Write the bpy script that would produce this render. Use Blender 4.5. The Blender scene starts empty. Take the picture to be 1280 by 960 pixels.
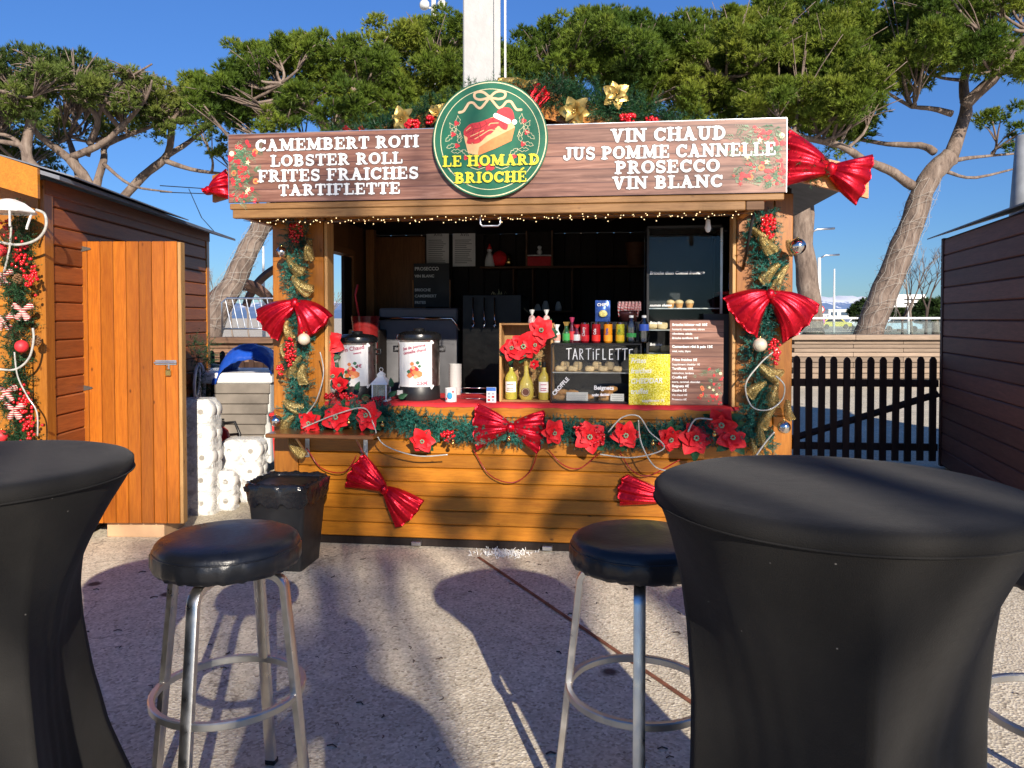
import bpy, math, random
import numpy as np
from mathutils import Matrix, Vector, noise
PI = math.pi
R = math.radians
rnd = random.Random(7)
S = bpy.context.scene
COL = S.collection

# ---------------------------------------------------------------- camera, world, sun
EYE = 1.43
PITCH = math.atan(25 / 960)
cd = bpy.data.cameras.new('camera')
cam = bpy.data.objects.new('camera', cd)
COL.objects.link(cam)
cam.location = (0, 0, EYE)
cam.rotation_euler = (PI / 2 - PITCH, 0, 0)
cd.sensor_width = 36
cd.lens = 27
cd.shift_y = -57 / 1280
cd.clip_start = 0.05
cd.clip_end = 200000
S.camera = cam

SUN_DIR = Vector((0.52, -1.82, 0.80)).normalized()          # towards the sun
EL = math.asin(SUN_DIR.z)
AZ = math.atan2(SUN_DIR.x, SUN_DIR.y)
w = bpy.data.worlds.new('World')
S.world = w
w.use_nodes = True
nt = w.node_tree
sky = nt.nodes.new('ShaderNodeTexSky')
sky.sky_type = 'NISHITA'
sky.sun_disc = False
sky.sun_elevation = EL
sky.sun_rotation = AZ
sky.air_density = 1.0
sky.dust_density = 0.0
sky.ozone_density = 1.6
bg = nt.nodes['Background']
hs = nt.nodes.new('ShaderNodeHueSaturation')
hs.inputs['Saturation'].default_value = 1.05
nt.links.new(sky.outputs[0], hs.inputs['Color'])
tint = nt.nodes.new('ShaderNodeMix'); tint.data_type = 'RGBA'; tint.blend_type = 'MULTIPLY'
tint.inputs[0].default_value = 1; tint.inputs[7].default_value = (0.36, 0.59, 0.98, 1)      # camera's deep polarised blue
nt.links.new(hs.outputs[0], tint.inputs[6])
wtc = nt.nodes.new('ShaderNodeTexCoord'); wsx = nt.nodes.new('ShaderNodeSeparateXYZ'); nt.links.new(wtc.outputs['Generated'], wsx.inputs[0])
wmr = nt.nodes.new('ShaderNodeMapRange'); wmr.inputs[1].default_value = 0; wmr.inputs[2].default_value = .38; wmr.inputs[3].default_value = .66; wmr.inputs[4].default_value = 1
nt.links.new(wsx.outputs['Z'], wmr.inputs[0])
low = nt.nodes.new('ShaderNodeVectorMath'); low.operation = 'SCALE'
nt.links.new(tint.outputs[2], low.inputs[0]); nt.links.new(wmr.outputs[0], low.inputs['Scale'])
nt.links.new(low.outputs[0], bg.inputs[0])
bg.inputs[1].default_value = 0.096
sd = bpy.data.lights.new('sun', 'SUN')
sd.energy = 5.0
sd.angle = R(0.53)
sd.color = (1.0, 0.90, 0.76)
sun = bpy.data.objects.new('sun', sd)
COL.objects.link(sun)
sun.rotation_euler = SUN_DIR.to_track_quat('Z', 'Y').to_euler()
sun.location = (5, -15, 8)
S.view_settings.view_transform = 'Standard'
S.view_settings.look = 'None'
S.view_settings.exposure = 0.62
S.view_settings.gamma = 1
S.cycles.max_bounces = 8
S.cycles.transparent_max_bounces = 12

# ---------------------------------------------------------------- measuring helpers
def ray(px, py):
    a = (px - 640) / 960
    b = (423 - py) / 960
    return Vector((a, math.cos(PITCH) + b * math.sin(PITCH), -math.sin(PITCH) + b * math.cos(PITCH)))
def at(px, py, Y):                     # the place at distance Y north of the eye
    r = ray(px, py)
    return Vector((0, 0, EYE)) + r * (Y / r.y)
def on(px, py, z=0):                   # the place at height z
    r = ray(px, py)
    return Vector((0, 0, EYE)) + r * ((z - EYE) / r.z)
K = Matrix.Translation((-1.518, 4.900, 0)) @ Matrix.Rotation(R(-6.88), 4, 'Z')   # kiosk frame: x along its front, y into it
KI = K.inverted()
def kb(px, py, y=0):                   # kiosk frame (x, z) on the plane y
    o = KI @ Vector((0, 0, EYE))
    d = KI.to_3x3() @ ray(px, py)
    t = (y - o.y) / d.y
    p = o + d * t
    return p.x, p.z

# ---------------------------------------------------------------- mesh builder
class MB:
    def __init__(s):
        s.v = []; s.f = []; s.mi = []; s.m = 0; s.xf = None; s.k = 0
    def add(s, vs, fs):
        b = len(s.v)
        if s.xf is not None:
            vs = [tuple(s.xf @ Vector(p)) for p in vs]
        s.v += [tuple(p) for p in vs]
        s.f += [tuple(b + i for i in f) for f in fs]
        s.mi += [s.m] * len(fs)
        return s
    def box(s, x0, x1, y0, y1, z0, z1):
        v = [(x, y, z) for x in (x0, x1) for y in (y0, y1) for z in (z0, z1)]
        return s.add(v, [(0, 1, 3, 2), (4, 6, 7, 5), (0, 4, 5, 1), (2, 3, 7, 6), (0, 2, 6, 4), (1, 5, 7, 3)])
    def cbox(s, x0, x1, y0, y1, z0, z1, c=0.004):
        v = []; idx = {}
        X = (x0, x1); Y = (y0, y1); Z = (z0, z1)
        for i in (0, 1):
            for j in (0, 1):
                for k in (0, 1):
                    p = [X[i], Y[j], Z[k]]
                    sg = [1 - 2 * i, 1 - 2 * j, 1 - 2 * k]
                    for a in range(3):      # vertex lying on the face normal to axis a
                        q = [p[n] + (0 if n == a else sg[n] * c) for n in range(3)]
                        idx[(i, j, k, a)] = len(v); v.append(q)
        f = []
        for i in (0, 1):
            f.append(tuple(idx[(i, j, k, 0)] for j, k in ((0, 0), (1, 0), (1, 1), (0, 1))))
            f.append(tuple(idx[(j, i, k, 1)] for j, k in ((0, 0), (1, 0), (1, 1), (0, 1))))
            f.append(tuple(idx[(j, k, i, 2)] for j, k in ((0, 0), (1, 0), (1, 1), (0, 1))))
        for i in (0, 1):
            for j in (0, 1):
                f.append((idx[(i, j, 0, 0)], idx[(i, j, 1, 0)], idx[(i, j, 1, 1)], idx[(i, j, 0, 1)]))
                f.append((idx[(i, 0, j, 0)], idx[(i, 1, j, 0)], idx[(i, 1, j, 2)], idx[(i, 0, j, 2)]))
                f.append((idx[(0, i, j, 1)], idx[(1, i, j, 1)], idx[(1, i, j, 2)], idx[(0, i, j, 2)]))
                for k in (0, 1):
                    f.append((idx[(i, j, k, 0)], idx[(i, j, k, 1)], idx[(i, j, k, 2)]))
        return s.add(v, f)
    def tube(s, pts, rad, n=8, cap=True, closed=False):
        pts = [Vector(p) for p in pts]
        m = len(pts)
        if not isinstance(rad, (list, tuple)):
            rad = [rad] * m
        v = []; nrm = None
        for i, p in enumerate(pts):
            if closed:
                t = pts[(i + 1) % m] - pts[i - 1]
            else:
                t = pts[min(i + 1, m - 1)] - pts[max(i - 1, 0)]
            if t.length < 1e-9: t = Vector((0, 0, 1))
            t.normalize()
            if nrm is None:
                nrm = t.cross(Vector((0, 0, 1)))
                if nrm.length < 0.1: nrm = t.cross(Vector((1, 0, 0)))
            nrm = (nrm - t * nrm.dot(t))
            if nrm.length < 1e-6: nrm = t.orthogonal()
            nrm.normalize()
            b = t.cross(nrm)
            for k in range(n):
                a = 2 * PI * k / n
                v.append(p + (nrm * math.cos(a) + b * math.sin(a)) * rad[i])
        f = []
        for i in range(m if closed else m - 1):
            for k in range(n):
                a = i * n + k; b2 = i * n + (k + 1) % n
                c = ((i + 1) % m) * n + (k + 1) % n; d = ((i + 1) % m) * n + k
                f.append((a, b2, c, d))
        if cap and not closed:
            f.append(tuple(range(n))[::-1]); f.append(tuple((m - 1) * n + k for k in range(n)))
        return s.add(v, f)
    def lathe(s, prof, n=20, c=(0, 0, 0), cap=True):
        v = []; m = len(prof)
        for r, z in prof:
            for k in range(n):
                a = 2 * PI * k / n
                v.append((c[0] + r * math.cos(a), c[1] + r * math.sin(a), c[2] + z))
        f = []
        for i in range(m - 1):
            for k in range(n):
                f.append((i * n + k, i * n + (k + 1) % n, (i + 1) * n + (k + 1) % n, (i + 1) * n + k))
        if cap:
            f.append(tuple(range(n))[::-1]); f.append(tuple((m - 1) * n + k for k in range(n)))
        return s.add(v, f)
    def ball(s, c, r, nu=10, nv=7, sc=(1, 1, 1)):
        v = [(c[0], c[1], c[2] + r * sc[2])]; f = []
        for i in range(1, nv):
            p = PI * i / nv
            for k in range(nu):
                a = 2 * PI * k / nu
                v.append((c[0] + r * sc[0] * math.sin(p) * math.cos(a), c[1] + r * sc[1] * math.sin(p) * math.sin(a), c[2] + r * sc[2] * math.cos(p)))
        v.append((c[0], c[1], c[2] - r * sc[2])); L = len(v) - 1
        for k in range(nu):
            f.append((0, 1 + k, 1 + (k + 1) % nu))
            f.append((L, L - nu + (k + 1) % nu, L - nu + k))
        for i in range(nv - 2):
            for k in range(nu):
                a = 1 + i * nu
                f.append((a + k, a + nu + k, a + nu + (k + 1) % nu, a + (k + 1) % nu))
        return s.add(v, f)
    def prism(s, poly, y0, y1):          # outline in x,z pushed along y
        n = len(poly)
        v = [(x, y0, z) for x, z in poly] + [(x, y1, z) for x, z in poly]
        f = [tuple(range(n)), tuple(range(2 * n - 1, n - 1, -1))]
        f += [(i, n + i, n + (i + 1) % n, (i + 1) % n) for i in range(n)]
        return s.add(v, f)
    def flat(s, poly, y):                # flat print, each layer a hair proud of the last
        s.k += 1
        yy = y - 0.00002 * s.k
        return s.add([(x, yy, z) for x, z in poly], [tuple(range(len(poly)))])
    def stroke(s, pts, wd, y, n=5):
        for i in range(len(pts) - 1):
            (x0, z0), (x1, z1) = pts[i], pts[i + 1]
            a = math.atan2(z1 - z0, x1 - x0)
            poly = []
            for k in range(n + 1):
                b = a + PI / 2 + PI * k / n
                poly.append((x0 + wd / 2 * math.cos(b), z0 + wd / 2 * math.sin(b)))
            for k in range(n + 1):
                b = a - PI / 2 + PI * k / n
                poly.append((x1 + wd / 2 * math.cos(b), z1 + wd / 2 * math.sin(b)))
            s.flat(poly, y)
        return s
    def text(s, txt, x, z, size, y, rot=0, align='LEFT', sx=1.0, shear=0.0, offset=0.0):
        cu = bpy.data.curves.new('t', 'FONT')
        cu.body = txt; cu.size = size; cu.align_x = align; cu.shear = shear; cu.offset = offset
        cu.resolution_u = 3
        ob = bpy.data.objects.new('t', cu)
        COL.objects.link(ob)
        me = bpy.data.meshes.new_from_object(ob)
        c, sn = math.cos(rot), math.sin(rot)
        v = [(x + (p.co.x * sx) * c - p.co.y * sn, y, z + (p.co.x * sx) * sn + p.co.y * c) for p in me.vertices]
        f = [tuple(p.vertices) for p in me.polygons]
        bpy.data.objects.remove(ob); bpy.data.curves.remove(cu); bpy.data.meshes.remove(me)
        return s.add(v, f)
    def mesh(s, name, mats, smooth=False):
        me = bpy.data.meshes.new(name)
        me.from_pydata([tuple(p) for p in s.v], [], s.f)
        if not isinstance(mats, (list, tuple)): mats = [mats]
        for m in mats: me.materials.append(m)
        me.polygons.foreach_set('material_index', s.mi)
        if smooth: me.polygons.foreach_set('use_smooth', [True] * len(s.f))
        me.update()
        if smooth == 'auto':
            me.set_sharp_from_angle(angle=R(38))
        return me

def npmesh(name, V, F, mat, smooth=False):       # V (n,3), F (m,3) or (m,4)
    me = bpy.data.meshes.new(name)
    k = F.shape[1]
    me.vertices.add(len(V)); me.vertices.foreach_set('co', V.astype(np.float32).ravel())
    me.loops.add(F.size); me.loops.foreach_set('vertex_index', F.astype(np.int32).ravel())
    me.polygons.add(len(F)); me.polygons.foreach_set('loop_start', np.arange(0, F.size, k, dtype=np.int32))
    me.materials.append(mat)
    me.update(calc_edges=True); me.validate()
    return me

# ---------------------------------------------------------------- object helpers
def place(o, loc, rz, F):
    if F is None: o.matrix_world = Matrix.Translation(loc) @ Matrix.Rotation(rz, 4, 'Z')
    else: o.matrix_world = F @ Matrix.Translation(loc) @ Matrix.Rotation(rz, 4, 'Z')
def tag(o, label=None, cat=None, group=None, kind=None):
    if label: o['label'] = label
    if cat: o['category'] = cat
    if group: o['group'] = group
    if kind: o['kind'] = kind
    return o
def thing(name, label, cat, loc=(0, 0, 0), rz=0, group=None, F=None):
    o = bpy.data.objects.new(name, None)
    o.empty_display_size = 0.05
    COL.objects.link(o); place(o, loc, rz, F)
    return tag(o, label, cat, group)
SMALL = {'lettering', 'handwriting', 'print', 'chalk_lettering', 'label_print', 'seam', 'screw', 'tape', 'wire', 'stem', 'ring_line'}
def ob(name, me, parent=None, loc=None, rot=None, label=None, kind=None):
    o = bpy.data.objects.new(name, me)
    COL.objects.link(o)
    if parent: o.parent = parent
    if loc is not None: o.location = loc
    if rot is not None: o.rotation_euler = rot
    return tag(o, label, None, None, kind)
def part(name, mb, mat, parent, smooth=False, label=None, kind=None, loc=None, rot=None):
    if name in SMALL or name.startswith('printed_'): kind = 'stuff'
    return ob(name, mb.mesh(name, mat, smooth), parent, loc, rot, label, kind)
def single(name, mb, mat, label, cat, loc=(0, 0, 0), rz=0, group=None, F=None, smooth=False, kind=None):
    o = bpy.data.objects.new(name, mb.mesh(name, mat, smooth))
    COL.objects.link(o); place(o, loc, rz, F)
    return tag(o, label, cat, group, kind)
def struct(name, mb, mat, smooth=False):
    o = ob(name, mb.mesh(name, mat, smooth)); o['kind'] = 'structure'; return o
def dup(root, loc, rz=0, F=None, label=None, group=None):
    r = root.copy(); COL.objects.link(r); place(r, loc, rz, F)
    if label: r['label'] = label
    if group: r['group'] = group
    for ch in list(root.children):
        c = ch.copy(); COL.objects.link(c); c.parent = r
        for g in ch.children:
            d = g.copy(); COL.objects.link(d); d.parent = c
    return r

# ---------------------------------------------------------------- materials
MATS = {}
def base(name):
    m = bpy.data.materials.new(name); m.use_nodes = True
    n = m.node_tree; return m, n, n.nodes['Principled BSDF'], n.links
def coords(n, L, scale=(1, 1, 1), rand=True, world=False):
    if world:
        g = n.nodes.new('ShaderNodeNewGeometry'); src = g.outputs['Position']
    else:
        tc = n.nodes.new('ShaderNodeTexCoord'); src = tc.outputs['Object']
    if rand:
        oi = n.nodes.new('ShaderNodeObjectInfo')
        mu = n.nodes.new('ShaderNodeMath'); mu.operation = 'MULTIPLY'; mu.inputs[1].default_value = 41.0
        L.new(oi.outputs['Random'], mu.inputs[0])
        va = n.nodes.new('ShaderNodeVectorMath'); va.operation = 'ADD'
        L.new(src, va.inputs[0]); L.new(mu.outputs[0], va.inputs[1]); src = va.outputs[0]
    mp = n.nodes.new('ShaderNodeMapping'); mp.inputs['Scale'].default_value = scale
    L.new(src, mp.inputs['Vector'])
    return mp.outputs[0]
def noise_(n, L, vec, sc, det=3, rough=.55, dist=0):
    t = n.nodes.new('ShaderNodeTexNoise'); t.inputs['Scale'].default_value = sc
    t.inputs['Detail'].default_value = det; t.inputs['Roughness'].default_value = rough
    t.inputs['Distortion'].default_value = dist
    L.new(vec, t.inputs['Vector']); return t.outputs[0]
def ramp(n, L, fac, stops):
    r = n.nodes.new('ShaderNodeValToRGB'); e = r.color_ramp.elements
    while len(e) < len(stops): e.new(0.5)
    for i, (p, c) in enumerate(stops):
        e[i].position = p
        e[i].color = (c[0], c[1], c[2], 1) if isinstance(c, (tuple, list)) else (c, c, c, 1)
    L.new(fac, r.inputs[0]); return r.outputs[0]
def mix(n, L, fac, a, b, mode='MIX'):
    x = n.nodes.new('ShaderNodeMix'); x.data_type = 'RGBA'; x.blend_type = mode
    for s_, val in ((0, fac), (6, a), (7, b)):
        if isinstance(val, (int, float)): x.inputs[s_].default_value = val
        elif isinstance(val, (tuple, list)): x.inputs[s_].default_value = (val[0], val[1], val[2], 1)
        else: L.new(val, x.inputs[s_])
    return x.outputs[2]
def bumpit(n, L, b, h, strength=.3, dist=.01):
    u = n.nodes.new('ShaderNodeBump'); u.inputs['Strength'].default_value = strength; u.inputs['Distance'].default_value = dist
    L.new(h, u.inputs['Height']); L.new(u.outputs[0], b.inputs['Normal'])
def paint(name, col, rough=.5, metal=0, var=.2, sc=6, bump=0, bsc=60, bd=.002, spec=.5, coat=0, world=False):
    if name in MATS: return MATS[name]
    m, n, b, L = base(name)
    v = coords(n, L, world=world)
    t = noise_(n, L, v, sc, 5, .6)
    c = ramp(n, L, t, [(.3, [x * (1 - var) for x in col]), (.7, [min(1, x * (1 + var)) for x in col])])
    L.new(c, b.inputs['Base Color'])
    rr = ramp(n, L, noise_(n, L, v, sc * 2.3, 4), [(.3, max(0, rough - .08)), (.7, min(1, rough + .1))])
    L.new(rr, b.inputs['Roughness'])
    b.inputs['Metallic'].default_value = metal
    b.inputs['Specular IOR Level'].default_value = spec
    b.inputs['Coat Weight'].default_value = coat
    if bump: bumpit(n, L, b, noise_(n, L, v, bsc, 4), bump, bd)
    MATS[name] = m; return m
def wood(name, light, dark, axis=0, rough=.45, knots=True, coat=.15, sc=1.0, wear=0):
    if name in MATS: return MATS[name]
    m, n, b, L = base(name)
    s = [9, 9, 9]; s[axis] = .7
    v = coords(n, L, tuple(x * sc for x in s))
    g = noise_(n, L, v, 3, 6, .65, 1.2)
    fine = noise_(n, L, v, 14, 4, .7)
    c = ramp(n, L, g, [(.3, dark), (.5, [(a + d) / 2 for a, d in zip(light, dark)]), (.66, light)])
    c = mix(n, L, .35, c, ramp(n, L, fine, [(.35, [x * .6 for x in dark]), (.6, light)]))
    oi = n.nodes.new('ShaderNodeObjectInfo')
    tone = ramp(n, L, oi.outputs['Random'], [(0, .66), (1, 1.14)])
    c = mix(n, L, 1, c, tone, 'MULTIPLY')
    if knots:
        k = [4.2, 4.2, 4.2]; k[axis] = 2.2
        kv = coords(n, L, tuple(k))
        vo = n.nodes.new('ShaderNodeTexVoronoi'); vo.inputs['Scale'].default_value = 2.7
        L.new(kv, vo.inputs['Vector'])
        kf = ramp(n, L, vo.outputs['Distance'], [(.03, 1.), (.10, 0.)])
        c = mix(n, L, kf, c, [x * .35 for x in dark])
    if wear:
        wv = coords(n, L, (1, 1, 1))
        wf = ramp(n, L, noise_(n, L, wv, 7, 6, .7), [(.5, 0.), (.75, wear)])
        c = mix(n, L, wf, c, (.16, .12, .10))
    L.new(c, b.inputs['Base Color'])
    b.inputs['Roughness'].default_value = rough
    b.inputs['Coat Weight'].default_value = coat; b.inputs['Coat Roughness'].default_value = .3
    b.inputs['Specular IOR Level'].default_value = .22 if max(light) < .31 and coat < .5 else .4
    bumpit(n, L, b, fine, .25, .002)
    MATS[name] = m; return m
def glassy(name, tint=(1, 1, 1), refl=.08, rough=.02):
    if name in MATS: return MATS[name]
    m, n, b, L = base(name)
    n.nodes.remove(b)
    out = n.nodes['Material Output']
    tr = n.nodes.new('ShaderNodeBsdfTransparent'); tr.inputs[0].default_value = (*tint, 1)
    gl = n.nodes.new('ShaderNodeBsdfGlossy'); gl.inputs['Roughness'].default_value = rough
    fr = n.nodes.new('ShaderNodeFresnel'); fr.inputs[0].default_value = 1.5
    ad = n.nodes.new('ShaderNodeMath'); ad.operation = 'ADD'; ad.inputs[1].default_value = refl; ad.use_clamp = True
    L.new(fr.outputs[0], ad.inputs[0])
    mx = n.nodes.new('ShaderNodeMixShader')
    L.new(ad.outputs[0], mx.inputs[0]); L.new(tr.outputs[0], mx.inputs[1]); L.new(gl.outputs[0], mx.inputs[2])
    L.new(mx.outputs[0], out.inputs[0])
    MATS[name] = m; return m
def emis(name, col, st):
    m, n, b, L = base(name)
    b.inputs['Base Color'].default_value = (*col, 1)
    b.inputs['Emission Color'].default_value = (*col, 1); b.inputs['Emission Strength'].default_value = st
    return m
def leafmat(name, c1, c2, c3, sc=.5, rough=.6, fine=7, trans=.25):
    m, n, b, L = base(name)
    v = coords(n, L, world=True, rand=False)
    a = noise_(n, L, v, sc, 3); f = noise_(n, L, v, fine, 3)
    c = ramp(n, L, a, [(.35, c1), (.5, c2), (.65, c3)])
    c = mix(n, L, 1, c, ramp(n, L, f, [(.3, .5), (.7, 1.55)]), 'MULTIPLY')
    L.new(c, b.inputs['Base Color']); b.inputs['Roughness'].default_value = rough
    b.inputs['Specular IOR Level'].default_value = .3
    if trans:
        out = n.nodes['Material Output']
        t = n.nodes.new('ShaderNodeBsdfTranslucent'); L.new(c, t.inputs[0])
        mx = n.nodes.new('ShaderNodeMixShader'); mx.inputs[0].default_value = trans
        L.new(b.outputs[0], mx.inputs[1]); L.new(t.outputs[0], mx.inputs[2]); L.new(mx.outputs[0], out.inputs[0])
    return m

M_orange = wood('varnished_orange_pine', (.50, .190, .015), (.37, .118, .008), 0, .38, coat=.25)
M_orange_v = wood('varnished_orange_pine_upright', (.47, .175, .020), (.34, .105, .009), 2, .38, coat=.25)
M_pale = wood('pale_pine', (.40, .21, .075), (.26, .115, .035), 0, .55, coat=0)
M_pale_v = wood('pale_pine_upright', (.62, .36, .14), (.45, .22, .07), 2, .55, coat=0)
M_door = wood('varnished_door_pine', (.42, .125, .008), (.30, .070, .004), 2, .4, coat=.3)
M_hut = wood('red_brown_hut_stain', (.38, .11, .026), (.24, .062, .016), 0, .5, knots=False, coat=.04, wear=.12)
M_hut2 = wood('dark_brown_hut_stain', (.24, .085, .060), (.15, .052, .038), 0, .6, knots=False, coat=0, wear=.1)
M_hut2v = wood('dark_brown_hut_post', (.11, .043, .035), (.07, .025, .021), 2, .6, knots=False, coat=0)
M_picket = wood('black_brown_picket', (.075, .040, .030), (.035, .018, .014), 2, .6, knots=False, coat=0)
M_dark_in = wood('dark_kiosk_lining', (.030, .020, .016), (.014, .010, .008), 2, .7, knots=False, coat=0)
M_brown_in = wood('brown_kiosk_shelf', (.16, .07, .03), (.09, .035, .014), 0, .6, knots=False, coat=0)
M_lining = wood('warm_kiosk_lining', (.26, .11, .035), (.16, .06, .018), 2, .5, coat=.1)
M_shelf = wood('glossy_brown_shelf', (.22, .085, .025), (.12, .04, .012), 0, .16, knots=False, coat=.7)
M_oldplank = wood('weathered_bench_plank', (.36, .27, .20), (.24, .175, .125), 0, .8, knots=False, coat=0, sc=.4)
M_oldplank_l = wood('brown_bench_plank', (.26, .15, .09), (.15, .085, .055), 0, .8, knots=False, coat=0, sc=.4)
M_roof = paint('grey_roof_felt', (.16, .17, .20), .6, var=.15, bump=.3, bsc=30)
M_black = paint('black_plastic', (.012, .012, .013), .42, var=.2)
M_blackm = paint('black_lid_plastic', (.01, .01, .011), .25, var=.2)
M_chrome = paint('brushed_steel', (.74, .71, .66), .34, 1, .12, 12, .1, 150, .001)
M_zinc = paint('zinc_bracket', (.6, .62, .64), .35, 1, .1)
M_white = paint('white_enamel', (.78, .78, .76), .35, var=.04)
M_offwhite = paint('off_white_plastic', (.62, .62, .60), .4, var=.06)
M_paper = paint('white_paper', (.80, .79, .76), .7, var=.03)
M_black_card = paint('black_chalk_card', (.015, .015, .016), .5)
M_red = paint('red_velvet', (.72, .008, .016), .62, var=.22, sc=18)
M_redberry = paint('red_berry', (.55, .006, .012), .18, var=.15, coat=.6)
M_redcloth = paint('red_counter_cloth', (.55, .015, .02), .7, var=.15, sc=10, bump=.4, bsc=40)
M_redplastic = paint('red_plastic', (.65, .02, .02), .35, var=.1)
M_bead = paint('dark_red_beads', (.28, .006, .010), .3)
M_silver = paint('silver_ball', (.72, .69, .65), .09, 1, .05)
M_pearl = paint('pearl_ball', (.75, .68, .52), .22, .35, .08)
M_goldball = paint('gold_ball', (.66, .46, .16), .22, 1, .1)
M_rope = paint('clear_light_rope', (.42, .41, .37), .15, var=.25, sc=40, coat=.8)
M_cable = paint('black_cable', (.02, .02, .02), .5)
M_letters = paint('sign_white', (.85, .85, .83), .5, var=.02)
M_outline = paint('sign_letter_outline', (.10, .055, .05), .5, var=.02)
M_chalk = paint('white_chalk_marker', (.80, .80, .78), .6, var=.05)
M_green = paint('logo_green', (.010, .13, .065), .4, var=.1)
M_yellow = paint('logo_yellow', (.82, .70, .03), .45, var=.04)
M_cream = paint('logo_cream', (.78, .70, .42), .45, var=.04)
M_tan = paint('ribbon_print_tan', (.78, .52, .30), .5, var=.08)
M_printred = paint('print_red', (.66, .03, .04), .5, var=.25, sc=60)
M_printred2 = paint('print_dark_red', (.38, .015, .02), .5, var=.2, sc=60)
M_printorange = paint('print_orange', (.80, .24, .07), .5, var=.15, sc=30)
M_printbun = paint('print_bun', (.85, .48, .22), .5, var=.1, sc=30)
M_printgreen = paint('print_leaf_green', (.05, .17, .08), .5, var=.25, sc=40)
M_printgreen2 = paint('print_leaf_sage', (.22, .33, .20), .5, var=.25, sc=40)
M_printpurple = paint('print_berry_text', (.42, .03, .10), .5, var=.1)
M_bagplastic = paint('black_bin_liner', (.014, .014, .016), .22, var=.2, bump=1, bsc=14, bd=.01)
M_blue_tarp = paint('blue_tarpaulin', (.012, .07, .42), .3, var=.25, bump=.8, bsc=12, bd=.01)
M_cardboard = paint('brown_cardboard', (.52, .33, .19), .8, var=.08)
M_needle = leafmat('pine_needles', (.060, .112, .013), (.132, .195, .022), (.25, .295, .038), .55, trans=.38)
M_needle_l = leafmat('pine_needles_light', (.055, .095, .022), (.125, .175, .034), (.22, .255, .050), .5, trans=.38)
M_garland = leafmat('teal_garland_needles', (.010, .075, .062), (.020, .13, .105), (.05, .22, .17), 6, .45, 60, .1)
M_garland_g = leafmat('green_garland_needles', (.009, .040, .016), (.018, .068, .026), (.04, .11, .045), 6, .45, 60, .1)
M_leaf = leafmat('dark_green_cloth_leaf', (.008, .04, .018), (.015, .07, .03), (.03, .10, .04), 20, .5, 60, .1)
M_bush = leafmat('bush_leaves', (.018, .040, .010), (.030, .06, .014), (.05, .085, .02), .6)

# bark
def bark():
    m, n, b, L = base('pine_bark')
    v = coords(n, L, (1, 1, .35), rand=False)
    vo = n.nodes.new('ShaderNodeTexVoronoi'); vo.inputs['Scale'].default_value = 9; L.new(v, vo.inputs['Vector'])
    t = noise_(n, L, v, 5, 6, .7, .5)
    c = ramp(n, L, t, [(.3, (.085, .06, .047)), (.52, (.20, .148, .118)), (.72, (.31, .25, .205))])
    c = mix(n, L, ramp(n, L, vo.outputs['Distance'], [(.05, .55), (.3, 0.)]), c, (.05, .03, .025))
    L.new(c, b.inputs['Base Color']); b.inputs['Roughness'].default_value = .9
    bumpit(n, L, b, t, .8, .05)
    return m
M_bark = bark()
M_bark_g = paint('grey_twig_bark', (.20, .16, .13), .9, var=.3, sc=3)
M_twig = paint('dark_twig', (.07, .05, .042), .9, var=.3)
def foil():
    m, n, b, L = base('red_foil_fabric')
    v = coords(n, L)
    t = noise_(n, L, v, 26, 5, .6, .8)
    L.new(ramp(n, L, t, [(.3, (.42, .004, .014)), (.7, (.74, .010, .030))]), b.inputs['Base Color'])
    b.inputs['Metallic'].default_value = .72
    L.new(ramp(n, L, noise_(n, L, v, 9, 3), [(.3, .24), (.7, .42)]), b.inputs['Roughness'])
    bumpit(n, L, b, t, .55, .006)
    return m
M_foil = foil()
def goldmesh():
    m, n, b, L = base('gold_glitter_mesh')
    v = coords(n, L)
    vo = n.nodes.new('ShaderNodeTexVoronoi'); vo.inputs['Scale'].default_value = 190; L.new(v, vo.inputs['Vector'])
    hs_ = ramp(n, L, vo.outputs['Color'], [(0, (.20, .13, .03)), (.6, (.50, .36, .12)), (1, (.85, .70, .34))])
    L.new(hs_, b.inputs['Base Color']); b.inputs['Metallic'].default_value = .55; b.inputs['Roughness'].default_value = .42
    bumpit(n, L, b, vo.outputs['Distance'], .8, .003)
    out = n.nodes['Material Output']
    t = n.nodes.new('ShaderNodeBsdfTransparent')
    mx = n.nodes.new('ShaderNodeMixShader')
    L.new(ramp(n, L, noise_(n, L, v, 240, 2), [(.4, 0.), (.5, .6)]), mx.inputs[0])
    L.new(b.outputs[0], mx.inputs[1]); L.new(t.outputs[0], mx.inputs[2]); L.new(mx.outputs[0], out.inputs[0])
    return m
M_gold = goldmesh()
M_goldleaf = paint('gold_leaf_fabric', (.62, .43, .13), .35, .75, .3, 30, .5, 80, .003)
def spandex():
    m, n, b, L = base('black_stretch_cloth')
    v = coords(n, L, rand=False)
    t = noise_(n, L, v, 5, 4); f = noise_(n, L, v, 420, 2)
    L.new(ramp(n, L, t, [(.3, (.014, .013, .0122)), (.7, (.021, .0198, .0185))]), b.inputs['Base Color'])
    b.inputs['Roughness'].default_value = .8
    b.inputs['Sheen Weight'].default_value = .06; b.inputs['Sheen Roughness'].default_value = .4
    b.inputs['Specular IOR Level'].default_value = .13
    wvv = coords(n, L, (1, 1, 9), rand=False)
    h = mix(n, L, .25, mix(n, L, .5, noise_(n, L, v, 9, 4, .55, 1.0), noise_(n, L, wvv, 3.2, 5, .6, .4)), f)
    bumpit(n, L, b, h, .55, .010)
    # pale lint specks
    vo = n.nodes.new('ShaderNodeTexVoronoi'); vo.inputs['Scale'].default_value = 15; L.new(v, vo.inputs['Vector'])
    k = ramp(n, L, vo.outputs['Distance'], [(.018, .7), (.03, 0.)])
    c = mix(n, L, k, b.inputs['Base Color'].links[0].from_socket, (.35, .33, .3))
    L.new(c, b.inputs['Base Color'])
    return m
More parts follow.
